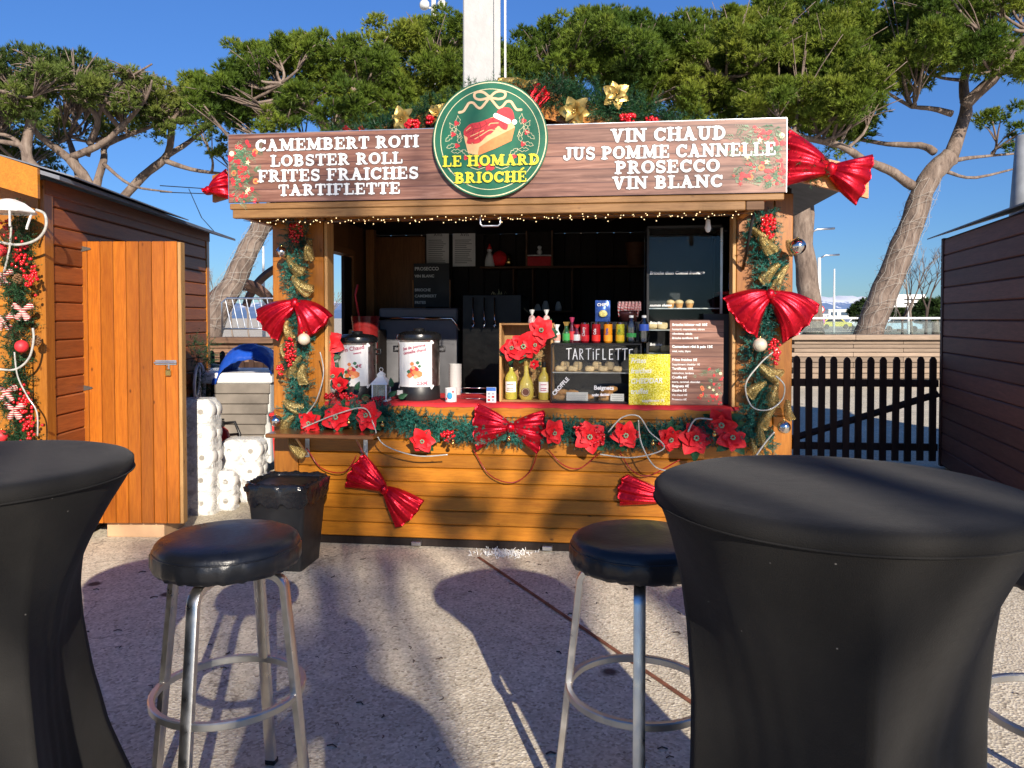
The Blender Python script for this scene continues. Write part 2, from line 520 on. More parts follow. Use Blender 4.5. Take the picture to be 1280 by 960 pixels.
M_spandex = spandex()
def leather():
    m, n, b, L = base('black_stool_vinyl')
    v = coords(n, L)
    t = noise_(n, L, v, 7, 5, .6, 1.0); f = noise_(n, L, v, 90, 3)
    L.new(ramp(n, L, t, [(.3, (.010, .011, .014)), (.7, (.018, .019, .023))]), b.inputs['Base Color'])
    L.new(ramp(n, L, t, [(.3, .26), (.7, .42)]), b.inputs['Roughness'])
    bumpit(n, L, b, mix(n, L, .25, t, f), .45, .006)
    return m
M_vinyl = leather()
def ground_mat():
    m, n, b, L = base('exposed_aggregate_concrete')
    v = coords(n, L, rand=False, world=True)
    vo = n.nodes.new('ShaderNodeTexVoronoi'); vo.inputs['Scale'].default_value = 95; L.new(v, vo.inputs['Vector'])
    c = ramp(n, L, vo.outputs['Color'], [(0, (.29, .235, .165)), (.3, (.585, .505, .375)), (.7, (.745, .66, .505)), (1, (.87, .79, .64))])
    big = noise_(n, L, v, .8, 5, .6); mid = noise_(n, L, v, 7, 5, .65)
    c = mix(n, L, 1, c, ramp(n, L, big, [(.3, .80), (.7, 1.08)]), 'MULTIPLY')
    c = mix(n, L, 1, c, ramp(n, L, mid, [(.3, .84), (.65, 1.05)]), 'MULTIPLY')
    vs = n.nodes.new('ShaderNodeTexVoronoi'); vs.inputs['Scale'].default_value = 1.9; L.new(v, vs.inputs['Vector'])
    st = mix(n, L, 1, ramp(n, L, vs.outputs['Distance'], [(.05, 1.), (.085, 0.)]), ramp(n, L, noise_(n, L, v, 3, 2), [(.45, 0.), (.5, 1.)]), 'MULTIPLY')
    c = mix(n, L, st, c, (.07, .055, .045))
    # faint trodden stains and hairline cracks
    vc = n.nodes.new('ShaderNodeTexVoronoi'); vc.feature = 'DISTANCE_TO_EDGE'; vc.inputs['Scale'].default_value = .33
    wv = n.nodes.new('ShaderNodeVectorMath'); wv.operation = 'ADD'
    nn = n.nodes.new('ShaderNodeTexNoise'); nn.inputs['Scale'].default_value = 2.2; nn.inputs['Detail'].default_value = 5; L.new(v, nn.inputs['Vector'])
    L.new(v, wv.inputs[0]); L.new(nn.outputs['Color'], wv.inputs[1]); L.new(wv.outputs[0], vc.inputs['Vector'])
    cr = ramp(n, L, vc.outputs['Distance'], [(.0015, .55), (.004, 0.)])
    c = mix(n, L, cr, c, (.09, .07, .06))
    L.new(c, b.inputs['Base Color']); b.inputs['Roughness'].default_value = .85
    bumpit(n, L, b, vo.outputs['Distance'], .6, .005)
    return m
M_ground = ground_mat()
def signwood():
    m, n, b, L = base('printed_plank_sign')
    v = coords(n, L, (1.1, 1, 1), rand=False)
    vm = coords(n, L, (.9, 1, 13), rand=False)
    g = noise_(n, L, vm, 3.2, 6, .65, .8)
    c = ramp(n, L, g, [(.28, (.095, .035, .024)), (.5, (.22, .098, .066)), (.7, (.35, .185, .135))])
    sx = n.nodes.new('ShaderNodeSeparateXYZ'); L.new(coords(n, L, rand=False), sx.inputs[0])
    # plank joints printed every 75 mm
    mo = n.nodes.new('ShaderNodeMath'); mo.operation = 'PINGPONG'; mo.inputs[1].default_value = .0365
    L.new(sx.outputs['Z'], mo.inputs[0])
    j = ramp(n, L, mo.outputs[0], [(.0022, 1.), (.0042, 0.)])
    fl = n.nodes.new('ShaderNodeMath'); fl.operation = 'MULTIPLY'; fl.inputs[1].default_value = 1 / .073
    L.new(sx.outputs['Z'], fl.inputs[0])
    ro = n.nodes.new('ShaderNodeMath'); ro.operation = 'FLOOR'; L.new(fl.outputs[0], ro.inputs[0])
    wn = n.nodes.new('ShaderNodeTexWhiteNoise'); wn.noise_dimensions = '1D'; L.new(ro.outputs[0], wn.inputs['W'])
    c = mix(n, L, 1, c, ramp(n, L, wn.outputs[0], [(0, .78), (1, 1.15)]), 'MULTIPLY')
    c = mix(n, L, j, c, (.06, .02, .02))
    L.new(c, b.inputs['Base Color']); b.inputs['Roughness'].default_value = .42
    return m
M_sign = signwood()
def glitter():
    m, n, b, L = base('yellow_glitter_card')
    v = coords(n, L, rand=False)
    vo = n.nodes.new('ShaderNodeTexVoronoi'); vo.inputs['Scale'].default_value = 170; L.new(v, vo.inputs['Vector'])
    c = ramp(n, L, vo.outputs['Color'], [(.1, (.50, .40, .0)), (.5, (.80, .70, .01)), (.85, (.95, .90, .25))])
    L.new(c, b.inputs['Base Color']); b.inputs['Roughness'].default_value = .35
    bumpit(n, L, b, vo.outputs['Distance'], 1, .004)
    return m
M_glitter = glitter()
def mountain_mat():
    m, n, b, L = base('snowy_mountain_haze_blue')
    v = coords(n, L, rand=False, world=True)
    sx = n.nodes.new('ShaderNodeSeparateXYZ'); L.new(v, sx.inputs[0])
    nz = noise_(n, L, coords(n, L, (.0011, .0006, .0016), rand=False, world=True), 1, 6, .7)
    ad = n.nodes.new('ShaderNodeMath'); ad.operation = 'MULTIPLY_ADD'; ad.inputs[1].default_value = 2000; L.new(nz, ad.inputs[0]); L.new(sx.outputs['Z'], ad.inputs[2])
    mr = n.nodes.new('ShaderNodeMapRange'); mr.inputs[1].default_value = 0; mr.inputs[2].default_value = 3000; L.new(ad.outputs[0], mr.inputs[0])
    c = ramp(n, L, mr.outputs[0], [(.44, (.09, .16, .30)), (.52, (.13, .21, .38)), (.60, (.16, .24, .42)), (.63, (.74, .78, .84)), (1, (.82, .84, .88))])  # rock stops are blue because distance haze is painted into the colour
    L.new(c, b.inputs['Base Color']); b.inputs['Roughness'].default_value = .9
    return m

GLASS = glassy('clear_glass', (.93, .95, .95), .03)
GLASSD = glassy('display_glass', (.80, .83, .84), .10)
GLASSB = glassy('balustrade_glass', (.75, .85, .85), .12)

# ---------------------------------------------------------------- ground and far setting
g = MB(); g.add([(-4000, -4000, 0), (4000, -4000, 0), (4000, 60000, 0), (-4000, 60000, 0)], [(0, 1, 2, 3)])
g.add([(-60000, 60000, -.02), (-4000, 60000, -.02), (-4000, 90, -.02), (-60000, 90, -.02)], [(3, 2, 1, 0)])
g.add([(4000, 60000, -.02), (60000, 60000, -.02), (60000, 90, -.02), (4000, 90, -.02)], [(3, 2, 1, 0)])
struct('ground', g, M_ground)

# rusty joint strip in the paving
a = on(598, 697); b_ = on(872, 884); c_ = b_ + (b_ - a) * .6
d = (c_ - a).normalized(); nrm = Vector((-d.y, d.x, 0)) * .011
g = MB(); g.add([a - nrm + Vector((0, 0, .004)), c_ - nrm + Vector((0, 0, .004)), c_ + nrm + Vector((0, 0, .004)), a + nrm + Vector((0, 0, .004))], [(0, 1, 2, 3)])
struct('joint_strip', g, paint('rusty_joint', (.20, .075, .04), .75, var=.45, sc=20))
# low heap of wood wool and gravel under the kiosk edge
g = MB()
for i in range(240):
    p = on(rnd.gauss(628, 17), rnd.gauss(693, 2.5))
    l = rnd.uniform(.006, .02); a = rnd.uniform(0, PI)
    q = Vector((math.cos(a) * l, math.sin(a) * l * .5, rnd.uniform(.0, .02)))
    g.tube([p + Vector((0, 0, .003)), p + q + Vector((0, 0, .004))], .0022, 3)
tag(struct('litter', g, M_paper), kind='stuff')

# fallen needles, leaves and small grit on the paving
g = MB(); r_ = random.Random(12)
for i in range(170):
    x = r_.uniform(-2.2, 2.2); y = r_.uniform(1.9, 5.2); l = r_.uniform(.006, .022); a = r_.uniform(0, PI)
    g.tube([(x, y, .003), (x + math.cos(a) * l, y + math.sin(a) * l, .004), (x + math.cos(a + .5) * l * 1.7, y + math.sin(a + .5) * l * 1.7, .003)], r_.uniform(.0012, .0035), 4)
tag(struct('fallen_needles', g, M_twig), kind='stuff')

# mountains
g = MB(); xs = np.linspace(-30000, 45000, 260); rows = []
for j, (yy, hk) in enumerate(((39000, 0), (41000, .45), (43000, .8), (46000, 1.0), (50000, .3))):
    for x in xs:
        h = 1250 + 330 * noise.noise(Vector((x / 5200, j * .4, 0))) + 260 * noise.noise(Vector((x / 1700, j * .7, 3))) + 150 * noise.noise(Vector((x / 520, j, 9)))
        if x < 0: h *= .75
        g.v.append((x, yy, -60 + h * hk * (yy / 43000)))
n_ = len(xs)
for j in range(4):
    for i in range(n_ - 1):
        a0 = j * n_ + i; g.f.append((a0, a0 + 1, a0 + n_ + 1, a0 + n_)); g.mi.append(0)
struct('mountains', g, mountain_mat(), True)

# plank-faced terrace wall beyond the market
def terrace(x0, x1, Y, mat, top=1.09, name='terrace_wall', cap=None):
    r = thing(name, None, None); r['kind'] = 'structure'
    cm = MB().box(x0, x1, Y + .04, Y + .6, 0, top - .05)
    part('wall_core', cm, paint('terrace_concrete', (.28, .24, .2), .8), r)
    # capping and planks, stepped like a bench
    zs = [top, top - .13, top - .22, top - .31, top - .40, top - .50, top - .62, top - .74, top - .86, top - .98]
    L_ = 2.4; k = int((x1 - x0) / L_)
    for i, z in enumerate(zs[:-1]):
        h = z - zs[i + 1]
        th = .05 if i else .12
        me = MB().cbox(0, L_ - .006, -th, .03, 0, h - .012, .006).mesh('plank', mat)
        if i == 0: me = MB().cbox(0, L_ - .006, -.16, .5, 0, h - .02, .008).mesh('plank', cap or mat)
        off = (i % 2) * 1.1
        for q in range(k):
            ob('plank', me, r, (x0 + q * L_ + off, Y, zs[i + 1]))
    return r
terrace(5.1, 17.1, 16.9, M_oldplank)
terrace(-16.5, -4.5, 14.6, M_oldplank_l, 1.09)

# picket fence lengths
def pickets(p0, p1, n, h, gate=False, label='', name='picket_fence', rails=(.28, .85)):
    p0 = Vector(p0); p1 = Vector(p1); L_ = (p1 - p0).length
    a = math.atan2(p1.y - p0.y, p1.x - p0.x)
    r = thing(name, label, 'gate' if gate else 'fence', (p0.x, p0.y, 0), a)
    pm = MB(); wd = .062
    pm.prism([(-wd / 2, .05), (wd / 2, .05), (wd / 2, h - .035), (wd * .28, h - .008), (0, h), (-wd * .28, h - .008), (-wd / 2, h - .035)], -.011, .011)
    pm = pm.mesh('picket', M_picket)
    for i in range(n):
        ob('picket', pm, r, ((i + .5) * L_ / n, rnd.uniform(-.002, .002), rnd.uniform(-.008, .008)), (0, rnd.uniform(-.008, .008), 0))
    for z in rails:
        part('rail', MB().cbox(0, L_, .013, .05, z - .035, z + .035, .004), M_picket, r)
    if gate:
        m_ = MB(); z0 = rails[0] + .04; z1 = rails[1] - .12
        m_.tube([(0, .032, z0 + .02), (L_, .032, z1 + .02)], .034, 4)
        part('brace', m_, M_picket, r)
    return r
pickets(on(988, 580), on(1173, 583), 12, 1.06, True, 'dark brown picket gate with a diagonal brace beside the right hut', 'picket_gate', (.18, .80))
pickets((-4.3, 9.6, 0), (-1.3, 9.4, 0), 24, 1.03, False, 'dark low picket fence behind the white freezer')

# glass balustrade on the terrace
r = thing('glass_balustrade', 'glass balustrade with white top rail beyond the right terrace wall', 'railing', (5.2, 18.6, 0))
for i in range(7):
    part('pane', MB().box(i * 1.75 + .03, i * 1.75 + 1.72, -.006, .006, .5, 1.36), GLASSB, r)
    part('post', MB().cbox(i * 1.75 - .02, i * 1.75 + .02, -.03, .03, .2, 1.4, .004), M_white, r)
part('top_rail', MB().cbox(-.05, 12.3, -.035, .035, 1.41, 1.46, .008), M_white, r)

# street lamps, masts
def pole(x, Y, h, rad, mat, name, label, cat='street lamp', arm=0, group=None):
    r = thing(name, label, cat, (x, Y, 0), 0, group)
    part('pole', MB().tube([(0, 0, 0), (0, 0, h * .5), (0, 0, h)], [rad, rad * .8, rad * .55], 10), mat, r, True)
    if arm:
        part('lamp_head', MB().tube([(0, 0, h - .05), (arm * .3, 0, h + .12), (arm, 0, h + .16)], [.03, .05, .05], 8), M_zinc, r, True)
    return r
p = at(1012, 290, 34); pole(p.x, 34, p.z, .17, paint('dark_pole', (.05, .06, .07), .5), 'street_lamp', 'taller dark street lamp just right of the kiosk', arm=1.1)
p = at(1024, 322, 42); pole(p.x, 42, p.z, .16, M_offwhite, 'street_lamp', 'pale grey street lamp with two road signs at its foot', arm=1.1)
p = at(1043, 336, 60); pole(p.x, 60, p.z, .10, M_offwhite, 'mast', 'thin white mast in front of the snowy mountains', 'mast')
p = at(329, 308, 30); pole(p.x, 30, p.z, .07, M_offwhite, 'flag_pole', 'thin pale pole seen left of the kiosk', 'pole')
# two round road signs
def roadsign(px, py, Y, col_in, ring, label):
    p = at(px, py, Y)
    r = thing('road_sign', label, 'road sign', (p.x, Y, 0))
    part('disc', MB().tube([(0, -.02, p.z), (0, .0, p.z)], .19, 24), ring, r)
    part('face', MB().tube([(0, -.03, p.z), (0, -.024, p.z)], .135, 24), col_in, r)
    if col_in is M_white:
        t = MB().box(-.08, .08, -.036, -.032, p.z - .03, p.z + .03); part('marking', t, M_black, r)
    part('pole', MB().tube([(0, .05, 0), (0, .05, p.z + .3)], .05, 8), M_zinc, r, True)
roadsign(1025.5, 387, 36, M_white, M_redplastic, 'round white road sign with red ring on the pale pole')
roadsign(1026, 402, 35, paint('violet_sign', (.22, .07, .40), .5), paint('pink_ring', (.55, .12, .22), .5), 'round violet road sign below the red ringed one')
# floodlight mast
p = at(542, 8, 26)
r = thing('floodlight_mast', 'white mast with two round floodlights above the pines', 'floodlight', (p.x, 26, 0))
part('pole', MB().tube([(0, 0, 0), (0, 0, p.z + .6)], [.11, .08], 10), M_offwhite, r, True)
for s_ in (-1, 1):
    fm = MB(); fm.xf = Matrix.Translation((s_ * .28, -.1, p.z)) @ Matrix.Rotation(R(-55), 4, 'X') @ Matrix.Rotation(s_ * .5, 4, 'Y')
    fm.lathe([(.03, -.16), (.09, -.12), (.17, 0), (.18, .05), (.15, .06)], 14)
    part('floodlight', fm, M_offwhite, r, True)
part('crossbar', MB().tube([(-.3, 0, p.z - .05), (.3, 0, p.z - .05)], .03, 6), M_offwhite, r)

# far white buildings, billboard, shelter, cars behind the balustrade
def building(x, Y, wd, h, nf, label, dep=8, nw=None):
    r = thing('far_building', label, 'building', (x, Y, 0), 0, 'buildings far beyond the terrace')
    part('wall', MB().box(0, wd, 0, dep, 0, h), M_white, r)
    part('roof', MB().cbox(-.2, wd + .2, -.2, dep + .2, h, h + .25, .05), M_offwhite, r)
    nw = nw or max(2, int(wd / 2.2)); fh = h / nf
    me = MB().box(0, wd / nw * .66, -.03, .05, 0, fh * .5).mesh('window', paint('far_window', (.05, .08, .12), .15))
    for f_ in range(nf):
        for q in range(nw):
            ob('window', me, r, ((q + .17) * wd / nw, 0, f_ * fh + fh * .28))
for (px0, px1, pyt, Y, nf, lb) in ((1022, 1034, 394, 150, 2, 'small white far building left of the mast'), (1036, 1062, 388, 170, 2, 'low white far building with open frame top'),
                                  (1064, 1098, 398, 140, 1, 'flat white far building beside the leaning pine trunk'), (1112, 1150, 391, 120, 2, 'white far building behind the bare trees'),
                                  (1150, 1178, 396, 130, 1, 'low white far building next to the right hut')):
    a = at(px0, pyt, Y); b_ = at(px1, pyt, Y)
    building(a.x, Y, b_.x - a.x, a.z, nf, lb)
a = at(1117, 384, 70); b_ = at(1157, 368, 70)
r = thing('billboard', 'white billboard with dark lines of print behind the bare trees', 'billboard', (a.x, 70, 0))
part('panel', MB().cbox(0, b_.x - a.x, -.1, .1, a.z, b_.z, .03), M_white, r)
for k, zz in enumerate((.25, .55)):
    part('print_line', MB().box(.9, b_.x - a.x - .3, -.13, -.11, a.z + (b_.z - a.z) * zz, a.z + (b_.z - a.z) * (zz + .1)), M_black, r)
part('post', MB().tube([(1.4, 0, 0), (1.4, 0, a.z)], .15, 8), M_offwhite, r)
def car(px, Y, mat, label):
    p = at(px, 410, Y); r = thing('parked_car', label, 'car', (p.x, Y, 0), 0, 'vehicles parked beyond the terrace')
    part('body', MB().prism([(-2.1, .35), (2.1, .35), (2.15, .8), (1.3, .95), (.7, 1.42), (-1.1, 1.45), (-1.7, .95), (-2.15, .85)], -.85, .85), mat, r)
    part('window', MB().prism([(-1.5, .97), (1.05, .97), (.6, 1.36), (-1.02, 1.38)], -.87, .87), paint('car_glass', (.02, .03, .04), .1), r)
    for x in (-1.3, 1.3):
        part('wheel', MB().tube([(x, -.88, .33), (x, -.66, .33)], .33, 16), M_black, r)
car(1042, 105, paint('car_yellow', (.55, .48, .05), .3), 'yellow parked car behind the glass balustrade')
car(1072, 110, paint('car_white', (.7, .7, .7), .3), 'white parked car left of the leaning pine trunk')
car(1122, 80, paint('car_blue', (.35, .48, .58), .3), 'pale blue parked car right of the leaning pine trunk')
car(1152, 85, paint('car_grey', (.10, .11, .12), .3), 'dark grey parked car behind the balustrade near the right hut')

# ---------------------------------------------------------------- foliage clouds (numpy)
def tufts(centres, dirs, L_, W_, n, spread, rs, seg=1):
    """n thin needles fanned round dirs at each centre -> triangles"""
    C = np.repeat(centres, n, 0); D = np.repeat(dirs, n, 0)
    q = rs.normal(size=C.shape); q /= np.linalg.norm(q, axis=1)[:, None]
    d = D + q * spread; d /= np.linalg.norm(d, axis=1)[:, None]
    s_ = np.cross(d, rs.normal(size=C.shape)); s_ /= np.linalg.norm(s_, axis=1)[:, None] + 1e-9
    l = L_ * rs.uniform(.6, 1.15, (len(C), 1)); w_ = W_ * rs.uniform(.7, 1.3, (len(C), 1))
    V = np.stack([C - s_ * w_ / 2, C + s_ * w_ / 2, C + d * l], 1).reshape(-1, 3)
    F = np.arange(len(V)).reshape(-1, 3)
    return V, F
def sphere_pts(n, rs):
    q = rs.normal(size=(n, 3)); return q / np.linalg.norm(q, axis=1)[:, None]
def crown_mesh(name, blobs, mat, seed, dens=420, needle=.20, wid=.020, nn=11):
    rs = np.random.RandomState(seed); Vs = []; Fs = []; o = 0
    for (c, r) in blobs:
        c = np.array(c)
        # each blob is a cluster of sub-clumps for an uneven outline
        ns = max(5, int(15 * r ** 1.2))
        sub = sphere_pts(ns, rs) * r * rs.uniform(.3, 1.05, (ns, 1)); sub[:, 2] *= .72
        for s_ in sub:
            rr = r * rs.uniform(.2, .42)
            n = int(dens * rr * rr * 2.4) + 12
            q = sphere_pts(n, rs); q[:, 2] = np.abs(q[:, 2]) * rs.choice([1, 1, 1, -1], n)
            P = c + s_ + q * rr * rs.uniform(.4, 1.15, (n, 1)) * np.array([1, 1, .75])
            D = q + np.array([0, 0, .55])
            V, F = tufts(P, D, needle, wid, nn, .75, rs)
            Vs.append(V); Fs.append(F + o); o += len(V)
    return npmesh(name, np.concatenate(Vs), np.concatenate(Fs), mat)

def limb(mb, pts, r0, r1, n=9, wob=.04, sub=4):
    P = [Vector(p) for p in pts]; out = []
    for i in range(len(P) - 1):
        p0 = P[max(i - 1, 0)]; p1 = P[i]; p2 = P[i + 1]; p3 = P[min(i + 2, len(P) - 1)]
        for k in range(sub):
            t = k / sub
            q = .5 * ((2 * p1) + (-p0 + p2) * t + (2 * p0 - 5 * p1 + 4 * p2 - p3) * t * t + (-p0 + 3 * p1 - 3 * p2 + p3) * t ** 3)
            out.append(q)
    out.append(P[-1]); m = len(out)
    rr = [r0 + (r1 - r0) * i / (m - 1) for i in range(m)]
    out = [q + Vector((rnd.uniform(-1, 1), rnd.uniform(-1, 1), rnd.uniform(-1, 1))) * wob * rr[i] * 2 for i, q in enumerate(out)]
    rr = [x * rnd.uniform(.93, 1.07) for x in rr]
    mb.tube(out, rr, n)
    return out
def pine(label, Y, limbs, blobs, seed, mat=None, group='umbrella pines behind the market', dens=480, twigs=4, needle=.12, wid=.023):
    """limbs: list of (pixel path, r0, r1[, depth shift]); blobs: (px, py, radius px, depth shift)"""
    base_p = at(*limbs[0][0][0], Y)
    r = thing('pine_tree', label, 'pine tree', (base_p.x, base_p.y, 0), 0, group)
    off = Vector((base_p.x, base_p.y, 0))
    tm = MB(); nodes = []
    for L_ in limbs:
        dy = L_[3] if len(L_) > 3 else 0
        m = len(L_[0])
        pts = [at(px, py, Y + dy * i / max(1, m - 1)) - off for i, (px, py) in enumerate(L_[0])]
        if L_ is limbs[0] and pts[0].z > 0:
            pts = [Vector((pts[0].x - (pts[1].x - pts[0].x) * .3, pts[0].y, -.05))] + pts
        o = limb(tm, pts, L_[1], L_[2])
        nodes += o[len(o) // 2:]
    bl = []
    for (px, py, rp, dy) in blobs:
        c = at(px, py, Y + dy) - off; rr = rp / 960 * (Y + dy)
        bl.append((c, rr))
        # limb from the nearest node, then twigs inside the clump
        nd = min(nodes, key=lambda q: (q - c).length + max(0, q.z - c.z) * 2)
        mid = (nd + c) / 2 + Vector((0, 0, -.15 * (nd - c).length)) + Vector((rnd.uniform(-.2, .2), rnd.uniform(-.2, .2), 0))
        limb(tm, [nd, mid, c], min(.06, .03 + rr * .02), .018, 6)
        for k in range(twigs):
            e = c + Vector((rnd.uniform(-1, 1), rnd.uniform(-1, .6), rnd.uniform(-.4, .7))) * rr
            limb(tm, [mid, (mid + e) / 2 + Vector((0, 0, .08)), e], .022, .007, 4, sub=2)
    part('trunk', tm, M_bark, r, True)
    ob('crown', crown_mesh('crown', bl, mat or M_needle, seed, dens, needle, wid), r)
    return r
def fill(outline, n, rmin, rmax, dys, seed):
    """clumps spread through a crown whose outline is given as (x, ytop, ybottom) stations"""
    rr = random.Random(seed); out = []
    xs_ = [o[0] for o in outline]
    for i in range(n):
        x = xs_[0] + (xs_[-1] - xs_[0]) * (i + rr.random()) / n
        for a, b2 in zip(outline, outline[1:]):
            if a[0] <= x <= b2[0]:
                t = (x - a[0]) / (b2[0] - a[0]); top = a[1] + (b2[1] - a[1]) * t; bot = a[2] + (b2[2] - a[2]) * t; break
        rad = rr.uniform(rmin, rmax)
        u = rr.random()
        y = top + rad * .62 + (bot - top - rad * 1.1) * u
        out.append((x, y, rad, rr.uniform(*dys)))
    # a row that pins the top edge
    m = max(3, n // 3)
    for i in range(m):
        x = xs_[0] + (xs_[-1] - xs_[0]) * (i + .5 + rr.uniform(-.3, .3)) / m
        for a, b2 in zip(outline, outline[1:]):
            if a[0] <= x <= b2[0]:
                t = (x - a[0]) / (b2[0] - a[0]); top = a[1] + (b2[1] - a[1]) * t; break
        rad = rr.uniform(rmin, rmax) * .9
        out.append((x, top + rad * .55, rad, rr.uniform(*dys) * .6))
    return out
pine('tall pine with string-lit trunk leaning right beside the right hut', 18.5,
     [([(1086, 418), (1108, 360), (1136, 290), (1160, 225), (1188, 195)], .37, .22),
      ([(1188, 195), (1207, 140), (1205, 100), (1222, 60)], .18, .07, 1),
      ([(1205, 132), (1240, 100), (1262, 70), (1290, 40)], .15, .09, -1),
      ([(1140, 232), (1110, 212), (1080, 200), (1050, 182), (1005, 172), (985, 162)], .12, .05, -1.5),
      ([(1168, 190), (1150, 182), (1110, 180), (1062, 172)], .10, .04, 1),
      ([(1190, 142), (1165, 136), (1140, 134)], .08, .04),
      ([(1195, 200), (1225, 196), (1290, 190)], .06, .02, 2), ([(1185, 215), (1220, 222), (1290, 205)], .05, .02, 2)],
     fill([(930, 60, 150), (1000, 30, 170), (1060, 22, 180), (1090, 18, 150), (1150, -40, 120), (1290, -70, 110)], 46, 30, 52, (-2.2, 2.5), 3)
     + [(1240, 150, 28, 1), (1270, 170, 22, 1), (1080, 165, 30, 1), (1030, 160, 30, 1)], 11)
pine('pine with forked trunk rising behind the right end of the sign', 19.5,
     [([(1018, 425), (1006, 330), (998, 250), (985, 190), (974, 150)], .30, .22),
      ([(974, 150), (985, 110), (1010, 85), (1028, 66)], .20, .09),
      ([(978, 128), (950, 115), (925, 102), (908, 96)], .13, .05, -1),
      ([(1002, 330), (1012, 280), (1011, 240)], .13, .10, .5),
      ([(985, 150), (945, 145), (905, 132)], .08, .04)],
     fill([(800, 40, 150), (860, 22, 170), (920, 10, 170), (960, 0, 165), (1020, -12, 150), (1075, 0, 160)], 34, 30, 48, (-2, 2.5), 8)
     + [(1000, 190, 26, 2), (960, 180, 26, 2)], 12)
pine('rounded green pine right of the white post', 19,
     [([(720, 420), (722, 300), (720, 200), (715, 140)], .26, .18), ([(718, 160), (760, 120), (800, 95)], .12, .05), ([(716, 150), (690, 110), (680, 80)], .12, .05)],
     fill([(632, 92, 160), (670, 30, 170), (720, 20, 170), (770, 14, 175), (830, 30, 175), (862, 62, 178)], 34, 28, 44, (-2, 2), 5), 13)
pine('dense dark pine directly left of the white post', 20,
     [([(520, 420), (522, 300), (520, 200), (515, 140)], .26, .18), ([(518, 160), (545, 120), (560, 95)], .12, .05), ([(516, 150), (470, 110), (455, 80)], .12, .05)],
     fill([(462, 60, 165), (490, 32, 165), (540, 20, 165), (580, 30, 165), (640, 70, 165)], 27, 28, 44, (-2, 2), 6), 14)
pine('pine with leaning string-lit trunk between the left hut and the kiosk', 18,
     [([(262, 412), (290, 355), (318, 300), (340, 262), (380, 200), (412, 165)], .32, .15),
      ([(412, 165), (395, 140), (372, 125), (352, 104)], .15, .07, -1),
      ([(320, 296), (352, 272), (380, 262)], .13, .06, 1),
      ([(412, 165), (440, 120), (450, 90)], .13, .05)],
     fill([(252, 100, 150), (285, 80, 175), (330, 46, 170), (380, 44, 165), (430, 50, 165), (478, 62, 165)], 33, 26, 42, (-2, 2), 7)
     + [(272, 190, 20, 1), (285, 165, 22, 1), (300, 215, 16, 1)], 15)
pine('sparse pine with a thin leaning grey trunk behind the left hut roof', 21,
     [([(60, 420), (105, 330), (150, 252), (185, 215), (210, 192), (215, 152)], .16, .09),
      ([(208, 195), (235, 178), (258, 160)], .09, .04, 1), ([(205, 200), (240, 212), (285, 218)], .08, .03, -.5), ([(215, 152), (228, 128), (232, 110)], .08, .03)],
     fill([(188, 130, 170), (215, 103, 165), (245, 112, 175), (262, 130, 185)], 12, 18, 27, (-1.2, 1.2), 9), 16, M_needle_l, dens=380, needle=.12)
pine('widest pine with many bare forked branches behind the left hut roof', 19.5,
     [([(112, 420), (115, 320), (117, 245), (88, 200)], .19, .12),
      ([(88, 200), (60, 178), (45, 165), (30, 140)], .11, .04, -1),
      ([(90, 196), (130, 178), (160, 150), (183, 122), (190, 100)], .10, .02, -1),
      ([(150, 160), (120, 125), (108, 100)], .07, .03, -1),
      ([(112, 180), (122, 150), (100, 120), (85, 95)], .09, .04, -1),
      ([(118, 240), (130, 200), (135, 180), (190, 158), (205, 150)], .11, .03, 1),
      ([(110, 195), (135, 120), (190, 80)], .06, .02, -1),
      ([(183, 122), (150, 95), (135, 82)], .05, .02, -1), ([(130, 205), (165, 232), (215, 240)], .05, .015, -1),
      ([(100, 225), (95, 205), (85, 170)], .12, .06, 2)],
     fill([(60, 66, 120), (90, 68, 130), (130, 78, 145), (165, 85, 150), (195, 95, 150), (200, 105, 140)], 22, 20, 34, (-1.5, 2.5), 10)
     + [(110, 150, 34, 3), (70, 165, 34, 3), (150, 165, 28, 3)], 17, M_needle_l, dens=330, twigs=15, needle=.12)
pine('leftmost pine with a curved pale trunk at the edge of the view', 18.5,
     [([(70, 420), (80, 300), (62, 232), (35, 200), (36, 165), (42, 140)], .18, .10),
      ([(38, 185), (10, 178), (-20, 176)], .08, .04), ([(35, 195), (15, 172), (-20, 165)], .07, .03),
      ([(42, 140), (20, 120), (-10, 112)], .08, .03, -1), ([(42, 145), (60, 110), (70, 85)], .09, .03)],
     fill([(-60, 70, 140), (0, 66, 150), (40, 66, 150), (75, 72, 130)], 20, 22, 36, (-1.5, 2), 21)
     + [(20, 200, 40, 3), (-10, 170, 40, 3), (60, 190, 30, 4), (25, 160, 34, 4)], 18, M_needle_l, dens=330, twigs=15, needle=.12)

# string lights wound on two trunks
def wound(path, rad, turns, label, Y):
    m_ = MB(); P = [at(x, y, Y) for x, y in path]
    def pos(t):
        f_ = t * (len(P) - 1); i = min(int(f_), len(P) - 2); return P[i].lerp(P[i + 1], f_ - i)
    for ph in range(3):
        pts = []
        for k in range(turns * 12 + 1):
            t = k / (turns * 12); a = 2 * PI * k / 12 * (1 if ph else -1) + ph * 2.1
            pts.append(pos(t) + Vector((math.cos(a), math.sin(a), .1 * math.sin(a * 3))) * (rad * (1.1 - .25 * t)))
        m_.tube(pts, .0032, 4)
    for q in range(5):
        a = -2.6 + q * .55
        m_.tube([pos(t / 14) + Vector((math.cos(a) + .12 * math.sin(t * 2.3 + q), math.sin(a), 0)) * rad * (1.06 - .3 * t / 14) for t in range(15)], .0035, 4)
    single('string_lights', m_, paint('string_light_grey', (.42, .40, .36), .5), label, 'string lights', smooth=True)
wound([(1086, 418), (1108, 360), (1136, 290), (1160, 225)], .40, 6, 'white string lights wound round the right leaning pine trunk', 18.5)
